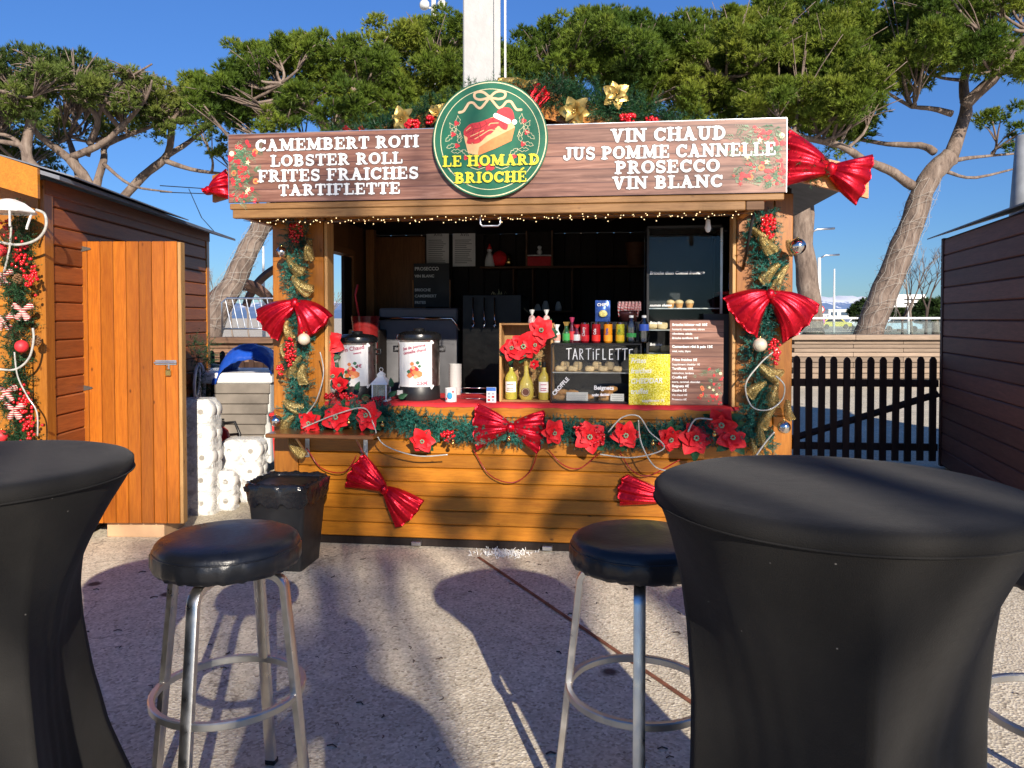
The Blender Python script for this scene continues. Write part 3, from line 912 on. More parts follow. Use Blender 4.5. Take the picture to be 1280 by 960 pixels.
wound([(262, 412), (290, 355), (318, 300), (338, 265)], .36, 6, 'white string lights wound round the left leaning pine trunk', 18)

# bare winter trees
def baretree(px, py_base, py_top, Y, seed, label, spread=1.0, dark=True, depth=5):
    r_ = random.Random(seed); b0 = at(px, py_base, Y); top = at(px, py_top, Y)
    r = thing('bare_tree', label, 'tree', (b0.x, Y, 0)); H_ = top.z
    m_ = MB()
    def br(p, d, l, rad, lv):
        q = p + d * l * .5 + Vector((r_.uniform(-1, 1), r_.uniform(-1, 1), 0)) * l * .06; e = p + d * l
        m_.tube([p, q, e], [rad, rad * .8, rad * .6], 5 if lv < 2 else 3, cap=False)
        if lv >= depth: return
        for k in range(r_.choice((2, 3, 3))):
            nd = (d + Vector((r_.uniform(-1, 1), r_.uniform(-1, 1), r_.uniform(-.3, .6))) * .55 * spread).normalized()
            br(e, nd, l * r_.uniform(.6, .82), rad * .6, lv + 1)
    br(Vector((0, 0, 0)), Vector((r_.uniform(-.1, .1), 0, 1)).normalized(), H_ * .30, H_ * .018, 0)
    part('branches', m_, M_twig if dark else M_bark_g, r)
baretree(1160, 420, 300, 34, 4, 'bare dark tree nearest the right hut')
baretree(1128, 420, 322, 36, 9, 'bare dark tree right of the leaning pine trunk')
baretree(1140, 420, 305, 52, 14, 'taller bare tree behind the billboard', dark=False)
for i, (px, t) in enumerate(((270, 335), (292, 345), (312, 352), (338, 350), (412, 345))):
    baretree(px, 420, t, 48 + i, 30 + i, ('bare tree just right of the left hut', 'bare tree behind the leftmost steel arc', 'bare tree between the steel arcs', 'bare tree behind the kiosk corner', 'bare tree seen through the kiosk side window')[i], dark=False)
# round evergreens far off
for i, (px, py, rp, Y) in enumerate(((1080, 388, 16, 90), (1125, 386, 18, 85), (1170, 384, 16, 60))):
    p = at(px, py, Y); rr = rp / 960 * Y
    r = thing('round_tree', ('round dark green tree left of the leaning trunk', 'round dark green tree right of the leaning trunk', 'olive green tree beside the right hut')[i], 'tree', (p.x, Y, 0))
    part('trunk', MB().tube([(0, 0, 0), (0, 0, p.z)], [.3, .2], 8), M_bark, r, True)
    ob('crown', crown_mesh('crown', [((0, 0, p.z), rr), ((rr * .6, 0, p.z - rr * .3), rr * .8), ((-rr * .6, 0, p.z - rr * .3), rr * .8)], M_bush, 40 + i, 60, .5, .16), r)

# curved steel arcs and crowd barrier on the left terrace
for i, (cx, rad, a0, a1, lb) in enumerate(((300, 46, 20, 178, 'widest rusty steel arc behind the leaning pine'), (302, 42, 8, 100, 'black steel arc right of the leaning pine'), (375, 70, 95, 165, 'short steel arc end beside the kiosk corner'))):
    m_ = MB(); P = []
    for k in range(25):
        a = R(a0 + (a1 - a0) * k / 24)
        P.append(at(cx + rad * math.cos(a), 402 - rad * 1.05 * math.sin(a), 24 + i))
    m_.tube(P, .14, 4)
    single('steel_arc', m_, paint('weathered_steel', (.09, .045, .03), .7, var=.4), lb, 'steel arc')
r = thing('crowd_barrier', 'galvanised crowd barrier standing on the left terrace wall', 'barrier', (0, 0, 0))
A = at(278, 416, 15.2); Bp = at(352, 416, 15.2); T = at(278, 373, 15.2).z
m_ = MB(); m_.tube([(A.x, 15.2, A.z), (A.x, 15.2, T - .08), (A.x + .1, 15.2, T), (Bp.x, 15.2, T), (Bp.x + .1, 15.2, T - .1), (Bp.x + .1, 15.2, A.z)], .022, 8)
m_.tube([(A.x, 15.2, A.z + .08), (Bp.x + .1, 15.2, A.z + .08)], .02, 6)
part('frame', m_, M_zinc, r, True)
for k in range(9):
    x = A.x + .06 + k * (Bp.x - A.x) / 8.5
    part('bar', MB().tube([(x, 15.2, T - .01), (x + .12, 15.2, A.z + .08)], .011, 6), M_zinc, r)

# overhead cables
m_ = MB()
P = [at(225, 233, 9) + Vector((0, 0, 0))] ; 
pts0 = [at(200, 232, 30), at(260, 236, 32), at(420, 246, 36)]
m_.tube(pts0, .018, 4)
single('overhead_cable', m_, M_cable, 'upper thin overhead cable left of the kiosk', 'cable')
m_ = MB(); m_.tube([at(200, 240, 30), at(280, 243, 32), at(420, 238, 36)], .018, 4)
single('overhead_cable', m_, M_cable, 'lower thin overhead cable left of the kiosk', 'cable')
m_ = MB(); m_.tube([at(236, 236, 12), at(252, 272, 10), at(270, 292, 8.4)], .006, 4)
single('overhead_cable', m_, M_cable, 'short slack cable hanging down to the left hut roof', 'cable')

# white square post behind the kiosk with a thin pole
r = thing('wrapped_post', 'tall white square post rising behind the round logo sign', 'post', (-.305, 7.6, 0))
part('post', MB().cbox(-.165, .165, -.165, .165, 0, 7.2, .012), paint('white_wrapped_paint', (.34, .34, .335), .45, var=.05, sc=3, bump=.4, bsc=7, bd=.01), r)
part('corner_strip', MB().cbox(.130, .195, -.185, -.167, 0, 7.2, .004), MATS['white_wrapped_paint'], r)
single('thin_mast', MB().tube([(0, 0, 0), (-.01, 0, 7)], .011, 6), M_white, 'thin white mast just right of the white square post', 'pole', (-.06, 7.5, 0))
single('roof_pole', MB().tube([(0, 0, 0), (.06, 0, 1.2)], [.12, .10], 12), paint('galvanised_grey', (.30, .31, .32), .5), 'pale metal pole above the right hut roof', 'pole', (at(1276, 230, 7.5).x, 7.5, 2.0), smooth=True)

# ---------------------------------------------------------------- slab-serif sign lettering
def arc(cx, cy, rx, ry, a0, a1, n=9):
    return [(cx + rx * math.cos(R(a0 + (a1 - a0) * k / n)), cy + ry * math.sin(R(a0 + (a1 - a0) * k / n))) for k in range(n + 1)]
TH, TM, TS = .255, .17, .122
def sf(x, y, h=.19): return ([(x - h, y), (x + h, y)], TS)
SY0, SY1 = .0625, .9375
def stem(x): return [([(x, .08), (x, .92)], TH), sf(x, SY0), sf(x, SY1)]
GL = {
 'A': (1.0, [([(.22, .08), (.47, .9)], TM), ([(.45, .9), (.74, .08)], TH), ([(.3, .33), (.64, .33)], TS), sf(.19, SY0, .15), sf(.76, SY0, .17), ([(.38, .94), (.5, .94)], TS)]),
 'B': (.92, stem(.26) + [(arc(.42, .72, .26, .2, -90, 90), .19), (arc(.42, .27, .31, .21, -90, 90), .2), ([(.26, .5), (.45, .5)], .1), ([(.1, SY1), (.42, SY1)], TS), ([(.1, SY0), (.42, SY0)], TS)]),
 'C': (.92, [(arc(.5, .5, .34, .4, 45, 180, 8), .2), (arc(.5, .5, .34, .4, 180, 318, 8), .2), (arc(.48, .5, .3, .4, 150, 210, 4), TH), ([(.8, .68), (.8, .92)], .12)]),
 'D': (.98, stem(.26) + [(arc(.4, .5, .4, .42, -90, 90, 12), .21), ([(.1, SY1), (.42, SY1)], TS), ([(.1, SY0), (.42, SY0)], TS)]),
 'E': (.88, stem(.26) + [([(.26, SY1), (.74, SY1)], TS), ([(.26, SY0), (.76, SY0)], TS), ([(.26, .5), (.58, .5)], .11), ([(.74, .72), (.74, .93)], .11), ([(.77, .07), (.77, .3)], .11), ([(.58, .4), (.58, .6)], .09)]),
 'F': (.84, stem(.26) + [([(.26, SY1), (.74, SY1)], TS), ([(.26, .48), (.58, .48)], .11), ([(.74, .72), (.74, .93)], .11), ([(.58, .38), (.58, .58)], .09)]),
 'H': (1.04, stem(.24) + stem(.80) + [([(.24, .5), (.8, .5)], .13)]),
 'I': (.48, stem(.24)),
 'J': (.70, [([(.48, .9), (.48, .3)], TH), sf(.46, SY1, .2), (arc(.28, .28, .2, .22, 0, -150), .17), ([(.11, .2), (.11, .3)], .2)]),
 'L': (.84, stem(.26) + [([(.26, SY0), (.74, SY0)], TS), ([(.75, .07), (.75, .32)], .11)]),
 'M': (1.24, [([(.22, .08), (.25, .92)], TM), ([(.27, .9), (.60, .18)], TH), ([(.60, .14), (.92, .9)], TM), ([(.98, .08), (.96, .92)], TH), sf(.2, SY0, .15), sf(1.0, SY0, .19), sf(.2, SY1, .14), sf(1.0, SY1, .15)]),
 'N': (1.04, [([(.22, .08), (.22, .92)], TM), ([(.24, .9), (.80, .12)], TH), ([(.82, .1), (.82, .92)], TM), sf(.2, SY0, .15), sf(.2, SY1, .14), sf(.82, SY1, .16)]),
 'O': (.98, [(arc(.49, .5, .36, .41, 0, 360, 20), .18), (arc(.49, .5, .34, .38, 150, 210, 4), TH), (arc(.49, .5, .34, .38, -30, 30, 4), TH)]),
 'P': (.88, stem(.26) + [(arc(.42, .69, .28, .22, -90, 90), .2), ([(.1, SY1), (.42, SY1)], TS), ([(.26, .44), (.42, .44)], .1)]),
 'R': (.98, stem(.26) + [(arc(.42, .70, .26, .21, -90, 90), .19), ([(.1, SY1), (.42, SY1)], TS), ([(.26, .47), (.42, .47)], .1), ([(.5, .46), (.74, .1)], .21), ([(.72, SY0), (.88, SY0)], TS)]),
 'S': (.80, [(arc(.41, .70, .24, .21, 30, 235), .19), (arc(.40, .28, .25, .21, 65, -150), .2), ([(.28, .56), (.52, .44)], .2), ([(.66, .7), (.66, .92)], .1), ([(.14, .08), (.14, .32)], .1)]),
 'T': (.88, [([(.44, .08), (.44, .92)], TH), sf(.44, SY0, .19), ([(.1, SY1), (.78, SY1)], TS), ([(.09, .70), (.09, .92)], .11), ([(.79, .70), (.79, .92)], .11)]),
 'U': (1.0, [([(.26, .9), (.26, .36)], TH), (arc(.5, .34, .25, .26, 180, 360), .18), ([(.76, .9), (.76, .36)], TM), sf(.26, SY1, .19), sf(.77, SY1, .15)]),
 'V': (.98, [([(.24, .9), (.48, .1)], TH), ([(.50, .1), (.74, .9)], TM), sf(.22, SY1, .17), sf(.76, SY1, .15)]),
 ' ': (.42, []),
}
GL['É'] = (GL['E'][0], GL['E'][1] + [([(.38, 1.12), (.58, 1.26)], .14)])
def fat_width(s): return sum(GL[c][0] for c in s)
def fat(mb, s, x0, x1, z, h, y, grow=0.0, rot=0.0, order=0, only=None):
    sc = (x1 - x0) / fat_width(s); x = x0
    for ci, c in enumerate(s):
        w_, st = GL[c]
        mb.k = (ci % 2) * 45
        for pts, wd in (st if only is None or only == ci else ()):
            P = []
            for a, b2 in pts:
                px = x + a * sc; pz = b2 * h
                P.append((px, z + pz + (px - x0) * rot))
            mb.stroke(P, wd * (h * .62 + sc * .38) + grow, y, 4)
        x += w_ * sc

def fat_parts(name, s, x0, x1, z, h, y, mat, parent, grow=0.0):
    for i, c in enumerate(s):
        if c != ' ':
            m_ = MB(); fat(m_, s, x0, x1, z, h, y, grow, only=i); part(name, m_, mat, parent)

# ---------------------------------------------------------------- the kiosk
kiosk = thing('market_kiosk', 'orange varnished wooden christmas market kiosk with open serving hatch and red counter cloth', 'kiosk', F=K)
KW = 3.19; CT = .905; DEP = 2.2
plank = MB().cbox(0, KW - .27, -.012, .014, .0, .0855, .006).mesh('board', M_orange)
for i in range(9):
    ob('board', plank, kiosk, (.16, rnd.uniform(-.001, .001), .055 + i * .0885))
part('front_backing', MB().box(.05, KW - .05, .016, .05, .03, .86), M_dark_in, kiosk)
part('corner_board', MB().cbox(0, .158, -.016, .02, .05, .852, .004), M_orange_v, kiosk)
part('corner_board', MB().cbox(KW - .108, KW, -.016, .02, .05, .852, .004), M_orange_v, kiosk)
part('floor_beam', MB().cbox(.02, KW - .02, .0, .12, .0, .049, .004), M_dark_in, kiosk)
part('sill_board', MB().cbox(.30, 2.90, -.030, .018, .822, CT - .014, .005), M_orange, kiosk)
for x in (.9, 1.72, 2.5):
    part('foot_block', MB().cbox(x, x + .06, -.04, -.002, .012, .038, .003), M_zinc, kiosk)
# counter with red cloth
part('counter', MB().cbox(.05, KW - .05, -.018, .62, CT - .03, CT - .004, .004), M_orange, kiosk)
cl = MB(); nx = 60
for i in range(nx + 1):
    x = .345 + (2.885 - .345) * i / nx
    wv = .003 * math.sin(i * 1.7) + .002 * math.sin(i * .63)
    for (y, z) in ((.60, CT + .001), (.2, CT + .001 + wv * .3), (0, CT + .001), (-.030, CT - .001), (-.035 + wv * .3, CT - .022 + wv)):
        cl.v.append((x, y, z))
for i in range(nx):
    for j in range(4):
        cl.f.append((i * 5 + j, i * 5 + j + 1, i * 5 + j + 6, i * 5 + j + 5)); cl.mi.append(0)
part('counter_cloth', cl, M_redcloth, kiosk, True)
# front posts each side of the hatch: upright boards
def post_boards(x0, x1, n, z0, z1):
    wdt = (x1 - x0) / n
    me = MB().cbox(0, wdt - .004, -.014, .016, 0, z1 - z0, .004).mesh('upright_board', M_orange_v)
    for i in range(n):
        ob('upright_board', me, kiosk, (x0 + i * wdt, rnd.uniform(-.001, .001), z0))
post_boards(.0, .34, 3, .856, 2.16)
post_boards(2.865, KW, 3, .856, 2.16)
part('hatch_jamb', MB().cbox(.342, .362, -.02, .10, CT, 2.04, .003), M_pale_v, kiosk)
part('hatch_jamb', MB().cbox(2.842, 2.862, -.02, .10, CT, 2.04, .003), M_pale_v, kiosk)
part('lintel', MB().cbox(.345, 2.86, .0, .09, 2.045, 2.19, .004), M_orange, kiosk)
# walls: left wall has an open side window
M_in_l = M_lining
lw = MB()
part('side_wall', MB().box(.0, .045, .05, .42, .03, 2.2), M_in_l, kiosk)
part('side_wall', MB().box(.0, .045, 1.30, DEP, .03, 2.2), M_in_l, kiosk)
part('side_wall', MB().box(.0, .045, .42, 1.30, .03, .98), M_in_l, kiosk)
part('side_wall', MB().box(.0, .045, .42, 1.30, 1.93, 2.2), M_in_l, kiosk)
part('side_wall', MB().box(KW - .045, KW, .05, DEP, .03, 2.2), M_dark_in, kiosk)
wf = MB()
wf.cbox(.046, .09, 1.30, 1.36, .95, 1.97, .003); wf.cbox(.046, .09, .40, 1.298, 1.932, 1.98, .003)
part('side_window_frame', wf, M_lining, kiosk)
part('side_shutter', MB().cbox(.05, .078, 1.12, 1.295, .99, 1.92, .004), M_dark_in, kiosk)
part('interior_post', MB().cbox(.09, .16, 1.62, 1.70, .05, 2.18, .004), M_lining, kiosk)
part('interior_panel', MB().cbox(.05, .52, 1.95, 1.98, .6, 2.15, .004), M_lining, kiosk)
# back wall of dark upright boards
wb = KW / 22
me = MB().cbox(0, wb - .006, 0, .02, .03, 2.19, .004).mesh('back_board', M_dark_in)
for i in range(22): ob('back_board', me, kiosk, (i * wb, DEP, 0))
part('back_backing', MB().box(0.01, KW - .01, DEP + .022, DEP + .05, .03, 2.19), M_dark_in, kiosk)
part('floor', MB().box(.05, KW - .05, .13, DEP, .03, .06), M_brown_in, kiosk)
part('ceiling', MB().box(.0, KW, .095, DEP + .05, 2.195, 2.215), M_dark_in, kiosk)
# gable and roof
RX, RZ = 1.59, 2.745
part('gable', MB().prism([(-.02, 2.22), (KW + .02, 2.22), (RX, RZ - .03)], -.01, .03), M_orange, kiosk)
part('gable', MB().prism([(-.02, 2.22), (KW + .02, 2.22), (RX, RZ - .03)], DEP + .01, DEP + .05), M_orange, kiosk)
def slope(x): return 2.25 + (RZ - 2.25) * (1 - abs(x - RX) / 1.80) if x < RX else 2.21 + (RZ - 2.21) * (1 - abs(x - RX) / 1.86)
for xe in (-.24, 3.50):
    ze = slope(xe)
    part('roof', MB().prism([(xe, ze), (RX, RZ), (RX, RZ + .035), (xe, ze + .035)], -.24, DEP + .25), M_roof, kiosk)
    sgn = 1 if xe > RX else -1
    part('bargeboard', MB().prism([(xe + sgn * .02, ze - .11), (RX + sgn * .001, RZ - .13), (RX + sgn * .001, RZ + .025), (xe + sgn * .02, ze + .05)], -.275, -.243), M_orange, kiosk)
# lifted hatch flap
flap = [MB().cbox(0, 3.02 / 1, 0, .062, 0, .02, .003)]
nb = 7; d_ = .385 / nb
me = MB().cbox(0, 2.99, 0, d_ - .004, 0, .018, .003).mesh('flap_board', M_orange)
for i in range(nb): ob('flap_board', me, kiosk, (-.03, -.395 + i * d_, 2.064 + i * .0006))
part('flap_beam', MB().cbox(-.05, 2.84, -.44, -.40, 2.010, 2.058, .004), M_pale, kiosk)
part('flap_beam', MB().cbox(2.844, 2.938, -.437, -.402, 2.010, 2.056, .004), M_oldplank_l, kiosk)
part('flap_edge_board', MB().cbox(-.068, 3.04, -.438, -.398, 2.061, 2.095, .004), M_pale, kiosk)
part('flap_side', MB().cbox(-.02, .02, -.396, -.005, 2.012, 2.060, .003), M_orange, kiosk)
part('flap_side', MB().cbox(2.86, 2.90, -.396, -.005, 2.012, 2.060, .003), M_orange, kiosk)
me = MB()
a, b_ = kb(600, 268, -.43), kb(625, 282, -.43)
me.tube([(a[0], -.42, 2.0), (a[0], -.42, b_[1] + .012), (a[0] + .012, -.42, b_[1]), (b_[0] - .012, -.42, b_[1]), (b_[0], -.42, b_[1] + .012), (b_[0], -.42, 2.0)], .006, 8)
part('flap_handle', me, M_zinc, kiosk, True)
a = kb(352, 280, -.02); b_ = kb(385, 322, -.2)
part('gas_strut', MB().tube([(a[0], -.03, a[1] + .03), (a[0] + .17, -.30, 2.0)], .009, 8), M_black, kiosk, True)
part('gas_strut', MB().tube([(2.90, -.03, 1.72), (2.90, -.34, 2.0)], .009, 8), M_black, kiosk, True)

# fairy lights under the flap
r = thing('fairy_lights', 'net of warm white fairy lights hanging under the raised hatch flap', 'fairy lights', F=K)
m_ = MB(); bl = MB()
for ln in range(3):
    yb = (-.37, -.25, -.12)[ln]; pts = []
    for k in range(121):
        x = .02 + 2.82 * k / 120
        z = 2.04 - .022 * abs(math.sin(k * .31 + ln)) - .012 * rnd.random() - (.012 if ln == 0 else 0)
        pts.append((x, yb + .04 * math.sin(k * .5 + ln), z))
    m_.tube(pts, .0016, 3)
    for k in range(2, 120, 3):
        p = pts[k]; bl.ball((p[0], p[1], p[2] - .005), .0033, 6, 4)
pts = []
for k in range(60):
    x = .02 + 2.85 * k / 59
    pts.append((x, -.447, 1.995 - .012 * abs(math.sin(k * .7)))); 
    if k % 2: bl.ball((x, -.449, pts[-1][2] - .004), .0030, 6, 4)
m_.tube(pts, .0016, 3)
part('wire', m_, M_cable, r); part('bulb', bl, emis('warm_bulb', (1, .72, .36), 1.6), r, True, kind='stuff')
# hanging white plug bulb
p = kb(885, 285, -.2); single('bulb_socket', MB().lathe([(.004, .05), (.012, .045), (.014, .02), (.018, 0), (.012, -.02), (.002, -.026)], 12), M_white, 'small white bulb hanging under the right end of the flap', 'bulb', (p[0], -.2, p[1]), F=K, smooth=True)

# ---------------------------------------------------------------- menu sign
SX0, SX1, SZ0, SZ1, SYY = -.070, 3.048, 2.100, 2.491, -.44
sign = thing('menu_sign', 'long plank-print menu sign with white lettering over the hatch', 'sign', F=K)
sp = MB().box(0, SX1 - SX0, 0, .012, 0, SZ1 - SZ0).mesh('panel', M_sign)
ob('panel', sp, sign, (SX0, SYY, SZ0))
part('panel_edge', MB().box(SX0 - .004, SX0 - .0005, SYY - .001, SYY + .014, SZ0, SZ1).box(SX1 + .0005, SX1 + .004, SYY - .001, SYY + .014, SZ0, SZ1).box(SX0, SX1, SYY - .001, SYY + .014, SZ1 + .0005, SZ1 + .004), M_zinc, sign)
lines = [('CAMEMBERT ROTI', 319, 524, 189.5, 14.6), ('LOBSTER ROLL', 338, 504, 208.5, 14.2), ('FRITES FRAICHES', 322, 524, 227.8, 14.8), ('TARTIFLETTE', 348, 501, 245, 13.8),
         ('VIN CHAUD', 763, 908, 178.2, 16.6), ('JUS POMME CANNELLE', 704, 970, 200.6, 16.0), ('PROSECCO', 768, 900, 217.6, 15.8), ('VIN BLANC', 765, 904, 236.8, 15.6)]
for s_, xa, xb, yb, hp_ in lines:
    p = kb(xa, yb, SYY); q = kb(xb, yb, SYY); tp = kb(xa, yb - hp_, SYY)
    x0, x1 = p[0], q[0]; h = tp[1] - p[1]; zb = p[1]
    fat_parts('letter_outline', s_, x0, x1, zb, h, SYY - .0010, M_outline, sign, .0075)
    fat_parts('letter', s_, x0, x1, zb, h, SYY - .0036, M_letters, sign)
# printed greenery, baubles, stars in two corners
def print_greens(cx, cz, sx, seed, y, parent, n=34, sc=1.0, w_=.16, h_=.30):
    r_ = random.Random(seed); g_ = MB(); g2 = MB(); rd = MB(); st = MB(); orr = MB(); k0 = .0004
    def star(m, x, z, s, a0=0, pts=5, y=y, inn=.42):
        P = []
        for k in range(pts * 2):
            rr = s if k % 2 == 0 else s * inn; a = a0 + PI * k / pts
            P.append((x + rr * math.sin(a), z + rr * math.cos(a)))
        m.flat(P, y)
    for i in range(n):
        x = cx + sx * abs(r_.gauss(0, .5)) * w_ * .9; z = cz + r_.uniform(-.5, .5) * h_
        a = (0 if sx > 0 else PI) + r_.uniform(-1.1, 1.1); l = r_.uniform(.03, .07) * sc
        m = g_ if r_.random() < .55 else g2
        for k in range(7):
            t = k / 6; bx = x + l * t * math.cos(a); bz = z + l * t * math.sin(a)
            for sd_ in (-1, 1):
                aa = a + sd_ * .7; ll = .016 * sc * (1.1 - t)
                m.flat([(bx, bz), (bx + ll * math.cos(aa - .12), bz + ll * math.sin(aa - .12)), (bx + ll * math.cos(aa + .12), bz + ll * math.sin(aa + .12))], y)
    for i in range(int(n * .5)):
        x = cx + sx * abs(r_.gauss(0, .45)) * w_; z = cz + r_.uniform(-.5, .5) * h_
        for k in range(r_.choice((1, 3, 4))):
            rr = .0065 * sc * r_.uniform(.8, 1.3); ax = x + r_.uniform(-.01, .01) * sc; az = z + r_.uniform(-.01, .01) * sc
            rd.flat([(ax + rr * math.cos(2 * PI * q / 8), az + rr * math.sin(2 * PI * q / 8)) for q in range(8)], y - .004)
    for i in range(3):
        star(st, cx + sx * r_.uniform(.2, .9) * w_, cz + r_.uniform(-.35, .3) * h_, .014 * sc, r_.random(), 5, y - .006)
        x = cx + sx * r_.uniform(.1, .9) * w_; z = cz + r_.uniform(-.4, .4) * h_
        orr.flat([(x + .013 * sc * math.cos(2 * PI * q / 12), z + .013 * sc * math.sin(2 * PI * q / 12)) for q in range(12)], y - .005)
        star(rd, x, z, .010 * sc, .3, 6, y - .0075, .3)
        star(rd, cx + sx * r_.uniform(.3, 1.) * w_, cz - r_.uniform(.3, .5) * h_, .013 * sc, r_.random(), 6, y - .005, .25)
    x = cx + sx * .05 * w_; z = cz + .33 * h_
    st.flat([(x + .012 * sc * math.cos(2 * PI * q / 12), z + .012 * sc * math.sin(2 * PI * q / 12)) for q in range(12)], y - .006)
    # squash the layers together so the print stays thin
    for m in (g_, g2, rd, st, orr):
        m.v = [(x, y + (yy - y) * .25, z) for x, yy, z in m.v]
    part('printed_leaves', g_, M_printgreen, parent); part('printed_leaves', g2, M_printgreen2, parent)
    part('printed_berries', rd, M_printred, parent); part('printed_stars', st, M_cream, parent); part('printed_orange_slices', orr, M_printorange, parent)
print_greens(SX0 + .012, 2.27, 1, 3, SYY - .0018, sign, n=60, sc=1.3, w_=.17, h_=.34)
print_greens(SX1 - .012, 2.30, -1, 5, SYY - .0018, sign, n=80, sc=1.3, w_=.26)

# ---------------------------------------------------------------- round logo sign
LX, LZ, LR, LY = 1.463, 2.415, .320, -.475
logo = thing('logo_sign', 'round green shop sign with yellow lettering and a lobster roll picture', 'sign', F=K)
m_ = MB(); m_.tube([(LX, LY + .022, LZ), (LX, LY, LZ)], LR, 64); part('disc', m_, M_green, logo)
def ring(m, r0, r1, y, n=72):
    for k in range(n):
        a, b2 = 2 * PI * k / n, 2 * PI * (k + 1) / n
        m.add([(LX + r0 * math.cos(a), y, LZ + r0 * math.sin(a)), (LX + r1 * math.cos(a), y, LZ + r1 * math.sin(a)), (LX + r1 * math.cos(b2), y, LZ + r1 * math.sin(b2)), (LX + r0 * math.cos(b2), y, LZ + r0 * math.sin(b2))], [(0, 1, 2, 3)])
m_ = MB(); ring(m_, .308, .3135, LY - .001); ring(m_, .273, .2765, LY - .001); part('ring_line', m_, M_cream, logo)
y_ = LY - .0015
def LP(u, v):   # from the 960px enlargement of the sign (centre 461,505; radius 393,423)
    return (LX + (u - 461) / 393 * LR, LZ - (v - 505) / 421 * LR)
def lpoly(m, pts, dy=0): m.flat([LP(*p) for p in pts], y_ - dy)
def lline(m, pts, wd, dy=0): m.stroke([LP(*p) for p in pts], wd / 393 * LR, y_ - dy, 4)
def smoothp(pts, n=5, closed=False):
    P = [Vector(p) for p in pts]; out = []; m = len(P); rng = range(m) if closed else range(m - 1)
    for i in rng:
        if closed: a, b2, c, d = P[i - 1], P[i], P[(i + 1) % m], P[(i + 2) % m]
        else: a, b2, c, d = P[max(i - 1, 0)], P[i], P[i + 1], P[min(i + 2, m - 1)]
        for k in range(n):
            t = k / n; out.append(tuple(.5 * ((2 * b2) + (-a + c) * t + (2 * a - 5 * b2 + 4 * c - d) * t * t + (-a + 3 * b2 - 3 * c + d) * t ** 3)))
    if not closed: out.append(tuple(P[-1]))
    return out
m_ = MB()
for pts in ([(461, 205), (425, 170), (385, 160), (358, 175), (362, 205), (395, 218), (435, 212), (461, 205)], [(461, 205), (498, 170), (540, 162), (568, 178), (560, 208), (525, 218), (490, 212), (461, 205)],
            [(455, 210), (430, 245), (400, 278), (375, 270), (350, 240), (320, 240), (300, 270), (280, 298), (252, 305)], [(467, 210), (495, 250), (525, 282), (550, 270), (575, 240), (605, 240), (625, 270), (645, 298), (675, 300)]):
    lline(m_, smoothp(pts), 17)
lline(m_, [(455, 200), (467, 212)], 26, .0008)
part('printed_bow', m_, M_tan, logo)
m_ = MB()
for sx in (-1, 1):
    for (u, v, a) in ((215, 430, 60), (245, 365, 95), (185, 485, 45), (245, 455, 110), (200, 545, 20), (255, 490, 80), (235, 585, 0), (300, 600, -40), (205, 410, 120)):
        uu = u if sx < 0 else 922 - u; aa = a if sx < 0 else 180 - a
        c, s_ = math.cos(R(aa)), -math.sin(R(aa)); P = []
        for k, (p, q) in enumerate(((-38, 0), (-18, 14), (-8, 8), (6, 17), (16, 8), (38, 0), (16, -8), (6, -17), (-8, -8), (-18, -14), (-38, 0))):
            P.append((uu + p * c - q * s_, v + p * s_ + q * c))
        lline(m_, P, 2.6)
for P in ([(330, 705), (380, 722), (430, 705)], [(590, 705), (545, 722), (500, 705)], [(170, 700), (195, 735)]): lline(m_, P, 3)
part('printed_holly', m_, M_cream, logo)
m_ = MB()
for (u, v) in ((233, 383), (210, 462), (237, 545), (298, 632), (392, 690), (461, 700), (692, 380), (713, 462), (687, 545), (627, 632), (475, 712), (448, 712)):
    for k in range(3):
        c = LP(u + 9 * math.cos(k * 2.1), v + 9 * math.sin(k * 2.1)); rr = .0085
        m_.flat([(c[0] + rr * math.cos(2 * PI * q / 9), c[1] + rr * math.sin(2 * PI * q / 9)) for q in range(9)], y_ - .0012)
part('printed_berries', m_, M_printred, logo)
m_ = MB(); lpoly(m_, [(282, 470), (335, 405), (480, 345), (610, 385), (632, 420), (608, 520), (380, 618), (345, 608), (312, 600)]); part('printed_bun', m_, M_printbun, logo)
m_ = MB(); lpoly(m_, [(388, 560), (470, 505), (632, 425), (610, 520), (500, 572), (378, 620)], .0012); part('printed_bun_side', m_, M_printorange, logo)
m_ = MB()
for pts in ([(285, 468), (288, 430), (330, 390), (385, 380), (430, 365), (470, 352), (520, 350), (560, 375), (585, 405), (575, 440), (545, 432), (520, 410), (495, 440), (470, 465), (440, 480), (395, 525), (350, 535), (305, 530), (310, 490)],):
    lpoly(m_, smoothp(pts, 4, True), .0024)
part('printed_lobster', m_, M_printred, logo)
m_ = MB()
for P in ([(300, 460), (350, 430), (400, 420), (450, 390), (500, 375)], [(320, 500), (380, 480), (430, 450), (480, 420), (530, 400)], [(340, 400), (350, 430), (340, 470)], [(430, 370), (440, 400), (425, 450)], [(480, 360), (500, 400)], [(540, 380), (560, 410), (555, 435)], [(390, 385), (400, 420), (385, 470), (400, 510)]):
    lline(m_, smoothp(P), 5, .0045)
part('printed_lobster_shell_lines', m_, M_printred2, logo)
m_ = MB()
for P in ([(330, 480), (370, 462), (420, 440)], [(360, 500), (410, 470), (460, 440), (500, 445)], [(500, 430), (540, 450)], [(345, 610), (352, 560), (340, 530)], [(300, 440), (330, 415)], [(455, 405), (470, 392), (520, 390)]):
    lline(m_, smoothp(P), 6, .0052)
part('printed_bun_filling', m_, M_printbun, logo)
m_ = MB(); lpoly(m_, smoothp([(510, 315), (540, 285), (590, 282), (618, 310), (628, 365), (600, 378), (560, 350)], 4, True), .006); part('printed_hat', m_, M_printred, logo)
m_ = MB(); lline(m_, [(502, 336), (590, 382)], 34, .0075); c = LP(630, 387); rr = .0145
